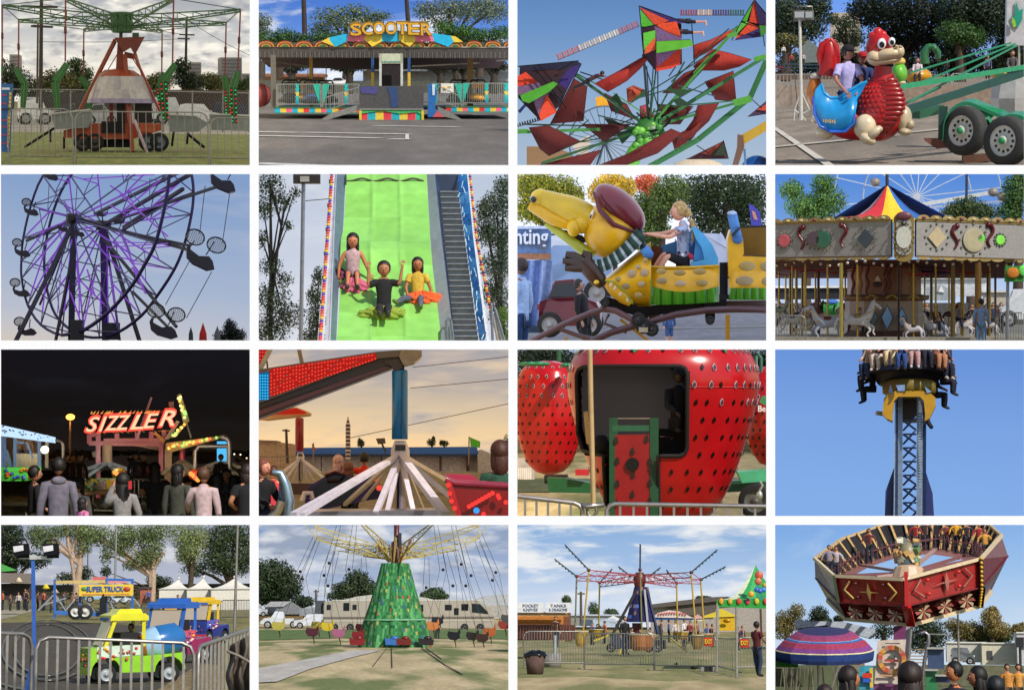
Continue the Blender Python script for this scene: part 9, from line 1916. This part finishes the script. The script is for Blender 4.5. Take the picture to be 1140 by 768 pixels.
for lab,bl,n,cols in[('olive brown trees at the left edge under the drum',[(60,430,60,40),(40,480,50,50),(110,400,40,40),(90,460,60,40)],1700,AU),('dark rounded tree left of the drum base',[(210,415,45,40),(180,460,50,30),(240,450,30,30)],1300,DARKG),('small dark tree beside the sloping canopy',[(300,435,26,18)],250,DARKG),('dark tree masses behind the drum base',[(500,490,60,40),(700,480,80,60),(660,540,80,50),(740,520,60,50)],3000,DARKG),('warm brown green tree right of the pole',[(900,490,70,50),(850,500,50,40),(820,460,50,30),(960,500,60,40)],2600,AU),('tall tree with warm crown right of the middle',[(990,430,45,50),(1020,480,60,40),(1000,400,20,24)],1800,['7a6a40','5e5a34','8a7848']),('dark green tree at the right above the white trailers',[(1040,510,60,35),(980,520,60,30)],1500,['3a4426','4a5230']),('small warm tree at the right edge',[(1110,480,28,24),(1135,470,16,20)],500,AU)]:
 u=bl[0][0];tree('tree',lab,u,620,150+(u%7),bl,n,W(6,150),cols,tw=.3)
for u0,u1,v0,v1,yd,c,lab in[(795,960,545,628,120,'c8c4b8','white trailer left of the sunlit one'),(955,1110,548,640,118,'d4ccb4','long white trailer catching the sun'),(1110,1150,500,635,116,'c4c4c4','white box at the right edge')]:
 t=thing('white_trailer',lab,'trailer',P((u0+u1)/2,v1,yd));MB().box(half(yd,u0,v0,u1,v1)+V((0,1.2,0)),(W(u1-u0,yd),2.4,W(v1-v0,yd)),c).o('body',0,t);MB().box(P((u0+u1)/2,v0,yd)+V((0,1.2,.05)),(W(u1-u0+6,yd),2.6,.08),'e0dcd0').o('roof',0,t);MB().box(P(u0+30,v0+50,yd-.03),(.3,.05,.5),'4a4a48').o('door',0,t)
car('parked_van','dark fronted van in front of the white trailer',P(862,640,112),1.2,.9,'6a6e70',0,'van')
pole('lamp_post','thin pale lamp post right of the drum base',846,700,840,405,60,.07,'a8a498','lamp post',kind='metal')
t=thing('lamp_post','dark traffic lamp like post at the right edge','lamp post',P(1125,680,70));MB().tube(K(70,1125,690,1122,560),.05,'4a4844',6).o('post',1,t);MB().box(P(1122,540,70),(.28,.2,.34),'26262a').o('lamp_head',0,t)
MB().box(half(90,700,690,1150,690),(W(450,90),.05,W(90,90)),'6a6a50').o('mesh_fence',4,None,'dull green mesh fence behind the crowd at the right','fence')
for u,c,lab in((1062,'c88a3c','far person in orange left of the right edge'),(1112,'d89a40','far person in yellow orange near the right edge')):person(lab,P(u,638,62)-V((0,0,1.5)),1.5,top=c,legs='5a4a3a',sub=0,skin='b88060')
Yu=50;um=thing('striped_canopy','big purple red and blue striped canopy at the left','canopy',P(210,750,Yu));c=P(235,620,Yu);cu=MB()
st=[(16,474,'2a2c5a'),(120,490,'2a2c5a'),(128,492,'8a3a68'),(150,506,'8a3a68'),(163,518,'963858'),(168,521,'6a9ac8'),(178,528,'3a5a9a'),(186,532,'a83048'),(205,552,'9a3454'),(222,572,'7a3a80'),(227,577,'d0c890'),(224,606,'1c3a78'),(220,622,'1a2e60')]
N_=8
for i in rg(len(st)-1):
 (r0,v0,_),(r1,v1,cc)=st[i],st[i+1]
 for k in rg(N_*2):
  def pt(r,v,a):z_=P(235,v,Yu).z;a=a-.3;q=1/cos((a%(PI/4))-PI/8)*cos(PI/8);return V((c.x+W(r,Yu)*cos(a)*q,Yu+W(r,Yu)*sin(a)*q,z_+(.12*sin(a)if r>30 else 0)))
  a0,a1=2*PI*k/16,2*PI*(k+1)/16;cu.add([pt(r0,v0,a0),pt(r0,v0,a1),pt(r1,v1,a1),pt(r1,v1,a0)],[[3,2,1,0]],cc)
cu.o('striped_roof',3,um);MB().tube(K(Yu,212,760,208,625),.04,'d8d0bc',7).box(P(170,632,Yu-.5),(W(140,Yu),.1,W(16,Yu)),'b8b4a4').o('pole',0,um);MB().box(P(60,632,Yu+.5),(W(110,Yu),.1,W(40,Yu)),'3a8a3c').box(P(60,612,Yu+.4),(W(110,Yu),.1,W(12,Yu)),'a8b8b0').o('green_hanging',3,um)
w_=thing('white_canopy','white sloping canopy roof behind the striped one','canopy',P(300,500,62));MB().prism(K(62,100,442,130,436,150,444,320,446,460,480,470,500,440,522,330,490,240,462,105,478),2,'b8c0cc').o('roof',3,w_)
mb=MB();seed0(8)
for k in rg(34):u=15+random.random()*290;mb.beam(*K(58,u,650,u+uni(-14,14),760),.03,.03,hx(pick(['6a6a5a','8a8670','4a5040','a8a088'])))
mb.o('railing',1,None,'cluttered metal railings under the striped canopy','railing')
MB().box(P(95,700,60),(W(180,60),.05,W(80,60)),'4e5438').o('mesh_fence',4,None,'green brown mesh fence under the striped canopy','fence')
Y=60;rd=thing('round_up_ride','big tilted red and gold drum ride with riders standing inside its rim','drum ride',P(580,760,Y))
TOP=[(190,160,60),(278,240,57.6),(590,256,56.4),(945,162,57.6),(1038,58,60),(965,-6,62.5),(760,-40,64),(500,8,64),(315,72,62.4)]
MID=[(194,250,60),(300,362,57.6),(608,378,56.5),(948,292,57.7),(1068,150,60)]
BOT=[(250,350,59.6),(335,436,58.2),(628,462,57.2),(938,378,58.2),(990,310,59.6)]
tp=[P(*t)for t in TOP];md=[P(*t)for t in MID];bt=[P(*t)for t in BOT]
redd,dk,gold,cr='a02424','4a1014','c8a050','d8c4a0'
th_=V((0,.18,0))
for i in rg(4):
 cU=['8a8498',redd,'9c2628','6a3a48'][i]
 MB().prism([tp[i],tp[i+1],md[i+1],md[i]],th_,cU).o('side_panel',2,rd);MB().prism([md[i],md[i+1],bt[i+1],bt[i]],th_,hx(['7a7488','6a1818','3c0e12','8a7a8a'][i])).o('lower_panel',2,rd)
MB().beam(md[2]+V((0,-.1,.95)),md[2]+V((0,-.1,0)),.22,.1,'b82020').beam(md[2]+V((0,-.1,0)),bt[2]+V((0,-.1,0)),.24,.1,'c02424').o('corner_post',2,rd)
MB().beam(tp[3]+V((0,-.1,0)),md[3]+V((0,-.1,0)),.2,.1,'2a1c20').beam(md[3]+V((0,-.1,0)),bt[3]+V((0,-.1,0)),.2,.1,'2a1c20').o('corner_post',2,rd);MB().beam(tp[1]+V((0,-.1,0)),md[1]+V((0,-.1,0)),.12,.08,'3a4a30').o('corner_post',2,rd)
ed=MB()
for i in rg(4):ed.beam(tp[i]+V((0,-.08,0)),tp[i+1]+V((0,-.08,0)),.09,cr).beam(bt[i]+V((0,-.08,0)),bt[i+1]+V((0,-.08,0)),.1,'d8c49c').beam(md[i]+V((0,-.08,0)),md[i+1]+V((0,-.08,0)),.03,'6a1818')
for i in rg(4,9):ed.beam(tp[i],tp[(i+1)%9],.08,'c8b088')
ed.o('gold_edging',0,rd)
dm=MB()
def uvp(a,b,c,d,s,t):return(a.lerp(b,s)).lerp(d.lerp(c,s),t)+V((0,-.12,0))
for i,(su,sv,col)in((1,(.48,.55,'c8a05a')),(2,(.55,.5,'a8685a'))):
 a,b,c,d=tp[i],tp[i+1],md[i+1],md[i];f=lambda s,t:uvp(a,b,c,d,s,t)
 for kx,ky in((.16,.04),(.03,.36)):
  dm.prism([f(su-kx,sv),f(su,sv-ky),f(su+kx,sv),f(su,sv+ky)],(0,-.03 if kx>.1 else-.05,0),col)
 for s0,sg_ in((.12,1),(.88,-1)):dm.tube([f(s0+sg_*.1,.18),f(s0,.5),f(s0+sg_*.12,.82)],.035,col,5)
 for s0,t0 in((.3,.25),(.3,.75),(.7,.25),(.7,.75)):dm.ell(f(s0,t0),(.07,.03,.05),hx('5a1c1c' if i==1 else 'c82828'),None,8,4)
dm.o('star_ornament',0,rd);pw=MB()
for i in(1,2):
 a,b,c,d=md[i],md[i+1],bt[i+1],bt[i]
 for s0 in(.2,.5,.8):
  o=uvp(a,b,c,d,s0,.5);
  for k in rg(8):
   t=k*PI/4;pw.prism([o,o+V((cos(t)*.25,-.02,sin(t)*.25)),o+V((cos(t+.5)*.2,-.02,sin(t+.5)*.2))],(0,-.04,0),hx('c8b088' if k%2 else 'a85a4a'))
pw.o('pinwheel_ornament',0,rd)
mb=MB();seed0(3)
for k in rg(14):
 t=k/13;o=(tp[3].lerp(md[3],t*2)if t<.5 else md[3].lerp(bt[3],t*2-1))+V((0,-.2,0));mb.ell(o,.05,'e0b030',None,6,4)
mb.o('bulb_row',2,rd)
back=[tp[0],tp[8],tp[7],tp[6],tp[5],tp[4]];flo=[P(300,240,60.2),P(395,190,61.6),P(560,136,62.6),P(740,118,62.6),P(900,140,61.6),P(955,160,60)]
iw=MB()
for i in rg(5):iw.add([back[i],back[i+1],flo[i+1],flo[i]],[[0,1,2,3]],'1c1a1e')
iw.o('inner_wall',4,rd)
rb=MB()
for i in rg(5):
 for k in rg(4):a=back[i].lerp(back[i+1],(k+.5)/4);b=flo[i].lerp(flo[i+1],(k+.5)/4);rb.beam(a+V((0,-.1,0)),b+V((0,-.1,0)),.07,.05,'c8a468');
rb.o('gold_rib',0,rd);cg=MB()
for i in rg(5):
 a,b=back[i].lerp(flo[i],.72),back[i+1].lerp(flo[i+1],.72);cg.beam(a+V((0,-.25,0)),b+V((0,-.25,0)),.04,'a86a6a')
 for k in rg(8):p=flo[i].lerp(flo[i+1],k/8)+V((0,-.25,0));cg.beam(p,p+V((0,0,.42)),.025,'8a5a60')
cg.o('cage_rail',1,rd)
fl=MB();fc=P(615,225,58.5);fr_=[P(340,240,58.6),P(470,245,57.8),P(600,250,57.4),P(760,215,57.8),P(930,160,58.8)]
ring=flo+fr_[::-1]
for i in rg(len(ring)):
 a,b=ring[i],ring[(i+1)%len(ring)];fl.add([a,b,b.lerp(fc,.22),a.lerp(fc,.22)],[[0,1,2,3]],'9a6a64')
fl.o('floor_ring',0,rd);sp=MB()
for i,p in en(ring):sp.beam(fc,p,.12,.08,hx('b89a94' if i%2 else '8a5a5a'))
sp.o('floor_spoke',0,rd)
hb=MB();seed0(14)
for k in rg(50):a=uni(0,6.28);z_=uni(0,1);r=W(48,58)*sqrt(max(0,1-(z_*2-1)**2*.5));hb.box(P(612,195,58.5)+V((r*cos(a),r*sin(a)*.8,z_*W(115,58))),(.16,.16,.16),hx(pick(['b8b09a','6a8a60','a87a50','d0c8b0','5a6a70','c8a060'])),Rot(a,3,'Z')@Rot(.6,3,'X'))
hb.ell(P(612,140,58.5),(W(40,58),W(40,58),W(54,58)),'8a8468',None,14,8);hb.lathe([(W(80,58),0),(W(60,58),.3),(W(40,58),.35)],P(618,246,58.3),'c8a888',12,smooth=False);hb.o('centre_ornament',0,rd)
for i,(u,v,c,yd)in en([(650,60,'8a1c24',62.9),(695,50,'3a3034',62.9),(790,62,'7a3a38',62.7),(836,55,'e0a828',62.5),(885,62,'2a2a30',62.2),(940,72,'a02830',61.2),(965,100,'d8a040',60.6),(440,96,'5a2024',61.6),(290,180,'b8b8c0',60.2),(258,175,'8a8a98',60)]):
 person(['rider in dark red standing inside the drum at the back','rider in black at the back of the drum with arms out','rider in brown red at the back of the drum','rider in bright yellow at the back of the drum','rider in black right of the yellow one','rider in red near the right rim','rider in orange beside the right rim','rider in maroon at the back left of the drum','rider in pale grey at the left inside the rim','second pale rider at the left inside the rim'][i],P(u,v+85,yd),1.05,top=c,sub=0,skin='b87a58',base=dict(STAND,eL=(-.17,0,.72),wL=(-.2,-.02,.62),eR=(.17,0,.72),wR=(.2,-.02,.62)))
MB().prism(K(Y,550,466,612,462,606,540,548,540),.5,'7a3a68').beam(*K(Y-.6,622,470,588,760),W(16,Y),.2,'b0aab4').o('pedestal',0,rd)
po=thing('poster_board','white poster board with orange ring emblem under the drum','sign',P(530,745,57));MB().prism(K(57,476,532,606,526,586,735,462,732),.1,'d4c4b4').o('panel',0,po)
e_=MB();oc_=P(542,618,56.9)
for k in rg(20):a=k*PI/10;e_.prism([oc_+V((cos(a)*.27,0,sin(a)*.27)),oc_+V((cos(a+.31)*.27,0,sin(a+.31)*.27)),oc_+V((cos(a+.31)*.4,0,sin(a+.31)*.4)),oc_+V((cos(a)*.4,0,sin(a)*.4))],(0,.03,0),hx(['c87a40','c8503a','a8826a','d8a040'][k%4]))
e_.prism([oc_+V((-.14,0,.06)),oc_+V((0,0,.16)),oc_+V((.14,0,.06))],(0,.03,0),'5a6a60').box(oc_+V((0,0,-.03)),(.4,.03,.06),'b85048').box(P(545,545,56.9),(.4,.03,.03),'6a5a60').box(P(525,690,56.9),(.5,.03,.05),'c89a70').o('emblem',0,po)
MB().prism(K(56.8,458,728,590,730,588,765,455,765),.1,'7a3a68').o('base_board',0,po)
s_=thing('entrance_stairs','metal entrance stairs with curved handrail right of the poster','stairs',P(660,660,56));mb=MB()
for k in rg(6):mb.box(P(658-k*3,572+k*15,56-k*.2),(W(62,56),.2,.03),'c8b088')
mb.o('tread',1,s_);MB().tube(K(55.5,672,500,690,494,706,506,708,540,690,620,680,700),.055,'8f8a90',7).tube(K(56.5,628,480,618,600,600,720),.05,'9a9498',7).beam(*K(56,706,502,800,505),.03,.03,'a8a49c').o('handrail',1,s_)
for u,v,w2,h2,c,lab in((740,612,70,90,'3a4a6a','blue grey booth frame right of the stairs'),(425,700,60,100,'3aa0b8','turquoise painted panel with red and yellow left of the poster'),(720,710,50,90,'2f7a4a','green box behind the crowd in the middle'),(772,705,60,30,'2a2c60','navy panel behind the young man'),(360,640,110,60,'8a7a60','brown and cream painted scenery left of the poster')):
 t=thing('ride_scenery',lab,'ride scenery',P(u,v+h2/2,54));MB().box(P(u,v,54),(W(w2,54),.4,W(h2,54)),c).o('panel',0,t)
 if u==425:MB().box(P(430,690,53.7),(.24,.04,.12),'d83a28').box(P(448,700,53.7),(.08,.04,.5),'e8c030').box(P(428,712,53.7),(.22,.04,.1),'2a5ac0').o('painted_letters',0,t)
 else:MB().box(P(u,v-h2/2,53.9),(W(w2+6,54),.5,.05),'a8a8a0').o('top_edge',0,t)
MB().tube(K(53,270,740,300,650,345,612),.03,'b8b0a0',6).o('curved_rail',1,None,'curved pale rail left of the woman with long hair','railing')
def head(label,u,vtop,Yd,H,**kw):return person(label,P(u,vtop,Yd)-V((0,0,H)),H,**kw)
head('woman with long dark hair at the bottom left, face lit orange',345,655,21.5,1.64,rot=2,turn=.1,skin='c87a50',top='2a1c1c',legs='20202a',hair='1e1210',hairlen=.14,child=.3)  # orange evening light is put into the skin colour
head('person with long brown hair seen from behind at the bottom middle',622,648,20.8,1.7,rot=PI,skin='a8704c',top='1c1c22',legs='1c1c22',hair='24130e',hairlen=.1,child=.75)
head('young man with short black hair looking left in the middle of the crowd',822,628,23.5,1.66,rot=-.9,turn=-.2,skin='c87c50',top='2a2230',legs='20202a',hair='14100e')
head('woman with black hair looking left at the bottom right',928,652,22.5,1.6,rot=-1.2,turn=-.2,skin='b87452',top='1c161c',legs='20202a',hair='171010',hairlen=.06,child=.15)
head('person in black jacket at the right whose head is bowed',1010,700,21.5,1.5,rot=PI,skin='8a5a44',top='17181e',legs='17181e',hair='17181e',child=.3)
head('dark haired child at the lower left beside the long haired woman',238,738,22.5,1.42,rot=2.6,skin='8a4a38',top='3a1c20',legs='17181e',hair='2a1814',child=.3)
def trim_places():
 cols_x=[(1,278),(288,566),(576,853),(863,1141)];rows_y=[(-1,184),(194,379),(389,574),(584,769)]
 gone=set()
 for o,t in OBJ:
  if o.type!='MESH' or o.name.split('.')[0]=='sky':continue
  x0,x1=cols_x[t.c];y0,y1=rows_y[t.r];g=3.5
  L,Rr,U,Dn=(x0-g-570)/F_PX,(x1+g-570)/F_PX,(384-y0+g)/F_PX,(384-y1-g)/F_PX
  planes=[V((-1,L,0)),V((1,-Rr,0)),V((0,-U,1)),V((0,Dn,-1))]
  root=o
  while root.parent:root=root.parent
  mats=[];k=o
  mw=o.matrix_basis.copy();k=o.parent
  while k:mw=k.matrix_basis@mw;k=k.parent
  W=Matrix.Translation(-CAMZ)@mw;bb=[W@V(c)for c in o.bound_box]
  cut=[p for p in planes if any(p.dot(b)>0 for b in bb)]
  if not cut:continue
  if any(all(p.dot(b)>0 for b in bb)for p in cut):gone.add(o);continue
  if o.data.users>1:o.data=o.data.copy()
  bm=bmesh.new();bm.from_mesh(o.data);Wi=W.inverted();Wt=W.transposed()
  for p in cut:
   co=Wi@V((0,0,0));n4=Wt.to_3x3()@p
   bmesh.ops.bisect_plane(bm,geom=bm.verts[:]+bm.edges[:]+bm.faces[:],plane_co=co,plane_no=n4.normalized(),clear_outer=True)
  if not bm.faces:gone.add(o)
  bm.to_mesh(o.data);bm.free()
 for o,t in OBJ:
  if o in gone:continue
  p=o.parent
  while p is not None and p in gone:p=p.parent
  if p is not o.parent:
   if p is None:gone.add(o)
   else:o.parent=p
 while True:
  more=[o for o,t in OBJ if o not in gone and o.parent in gone]
  if not more:break
  gone.update(more)
 alive=[(o,t)for o,t in OBJ if o not in gone]
 for o in gone:bpy.data.objects.remove(o)
 OBJ[:]=alive
 have=set(o.parent for o,t in alive if o.parent)
 for o,t in list(alive):
  if o.type=='EMPTY' and o not in have:OBJ.remove((o,t));bpy.data.objects.remove(o)
def display_wall():
 D=FRAME_D;k=D/F_PX
 X=lambda px:(px-570)*k
 Z=lambda py:CAMZ.z+(384-py)*k
 bars=[]
 xs=[(-60,1),(278,288),(566,576),(853,863),(1140.2,1200)];ys=[(-60,-.4),(184,194),(379,389),(574,584),(768.4,830)]
 me=bpy.data.meshes.new('display_wall');bm=bmesh.new()
 gx=sorted(set(v for p in xs for v in p));gy=sorted(set(v for p in ys for v in p))
 vf={};
 def vert(i,j):
  if(i,j)not in vf:vf[(i,j)]=bm.verts.new((X(gx[i]),D,Z(gy[j])))
  return vf[(i,j)]
 for i in rg(len(gx)-1):
  for j in rg(len(gy)-1):
   inx=any(a<=gx[i]and gx[i+1]<=b for a,b in xs);iny=any(a<=gy[j]and gy[j+1]<=b for a,b in ys)
   if inx or iny:bm.faces.new([vert(i,j+1),vert(i+1,j+1),vert(i+1,j),vert(i,j)])
 bmesh.ops.recalc_face_normals(bm,faces=bm.faces)
 ext=bmesh.ops.extrude_face_region(bm,geom=bm.faces[:],use_keep_orig=True)
 for v in[g for g in ext['geom']if isinstance(g,bmesh.types.BMVert)]:
  v.co.y+=.05;c=v.co-CAMZ;r=D/c.y
 bmesh.ops.recalc_face_normals(bm,faces=bm.faces)
 cx=[139,427,714.5,1001.5];cy=[92,286.5,481.5,676]
 for v in bm.verts:
  if v.co.y>D+.01:
   px,py=v.co.x/k+570,384-(v.co.z-CAMZ.z)/k
   if-30<px<1170:v.co.x+=.012*(1 if min(cx,key=lambda c:abs(c-px))<px else-1)
   if-30<py<800:v.co.z-=.012*(1 if min(cy,key=lambda c:abs(c-py))<py else-1)
 bm.to_mesh(me);bm.free()
 o=newob('display_wall',me);link(o)
 m,nt,out=nodes('white_wall_paint');b=N(nt,'ShaderNodeBsdfPrincipled');put(b,'Base Color',(.94,.96,1,1));put(b,'Roughness',.9)
 n=N(nt,'ShaderNodeTexNoise');put(n,'Scale',40);bp=N(nt,'ShaderNodeBump');put(bp,'Strength',.03)
 lk(nt,n.outputs[0],bp.inputs['Height']);lk(nt,bp.outputs[0],b.inputs['Normal']);lk(nt,b.outputs[0],out.inputs[0])
 me.materials.append(m);o['label']='white wall of thin bars around sixteen rectangular openings onto the rides';o['category']='wall'
trim_places()
display_wall()
SUN_EL,SUN_AZ=math.radians(44),math.radians(38)
to_sun=V((sin(SUN_AZ)*cos(SUN_EL),-cos(SUN_AZ)*cos(SUN_EL),sin(SUN_EL)))
sd=bpy.data.lights.new('sun','SUN');sd.energy=4.2;sd.angle=math.radians(.6);sd.color=(1,.94,.86)
so=newob('sun',sd);so.rotation_euler=to_sun.to_track_quat('Z','Y').to_euler();so.location=to_sun*60;link(so)
w=bpy.data.worlds.new('World');sc_.world=w;w.use_nodes=True;nt=w.node_tree;nt.nodes.clear()
st=N(nt,'ShaderNodeTexSky');st.sky_type='NISHITA';st.sun_disc=False;st.sun_elevation=SUN_EL
st.sun_rotation=atan2(to_sun.x,to_sun.y);st.air_density=1.3
bg=N(nt,'ShaderNodeBackground');put(bg,1,.1)
wo=N(nt,'ShaderNodeOutputWorld');lk(nt,st.outputs[0],bg.inputs[0]);lk(nt,bg.outputs[0],wo.inputs[0])
cd=bpy.data.cameras.new('camera');cd.sensor_width=36;cd.lens=36*F_PX/1140;cd.clip_end=60000;cd.clip_start=.5
co=newob('camera',cd);co.location=CAMZ;co.rotation_euler=(PI/2,0,0);link(co);sc_.camera=co
vs=sc_.view_settings;vs.view_transform='Standard';vs.look='None';vs.exposure=0;vs.gamma=1;vs.use_curve_mapping=False
cy=sc_.cycles;cy.max_bounces=5;cy.diffuse_bounces=3;cy.glossy_bounces=3;cy.transmission_bounces=4;cy.transparent_max_bounces=8
cy.sample_clamp_direct=3;cy.sample_clamp_indirect=4;cy.use_adaptive_sampling=True;cy.adaptive_threshold=.02;cy.use_denoising=True;cy.caustics_reflective=False;cy.caustics_refractive=False
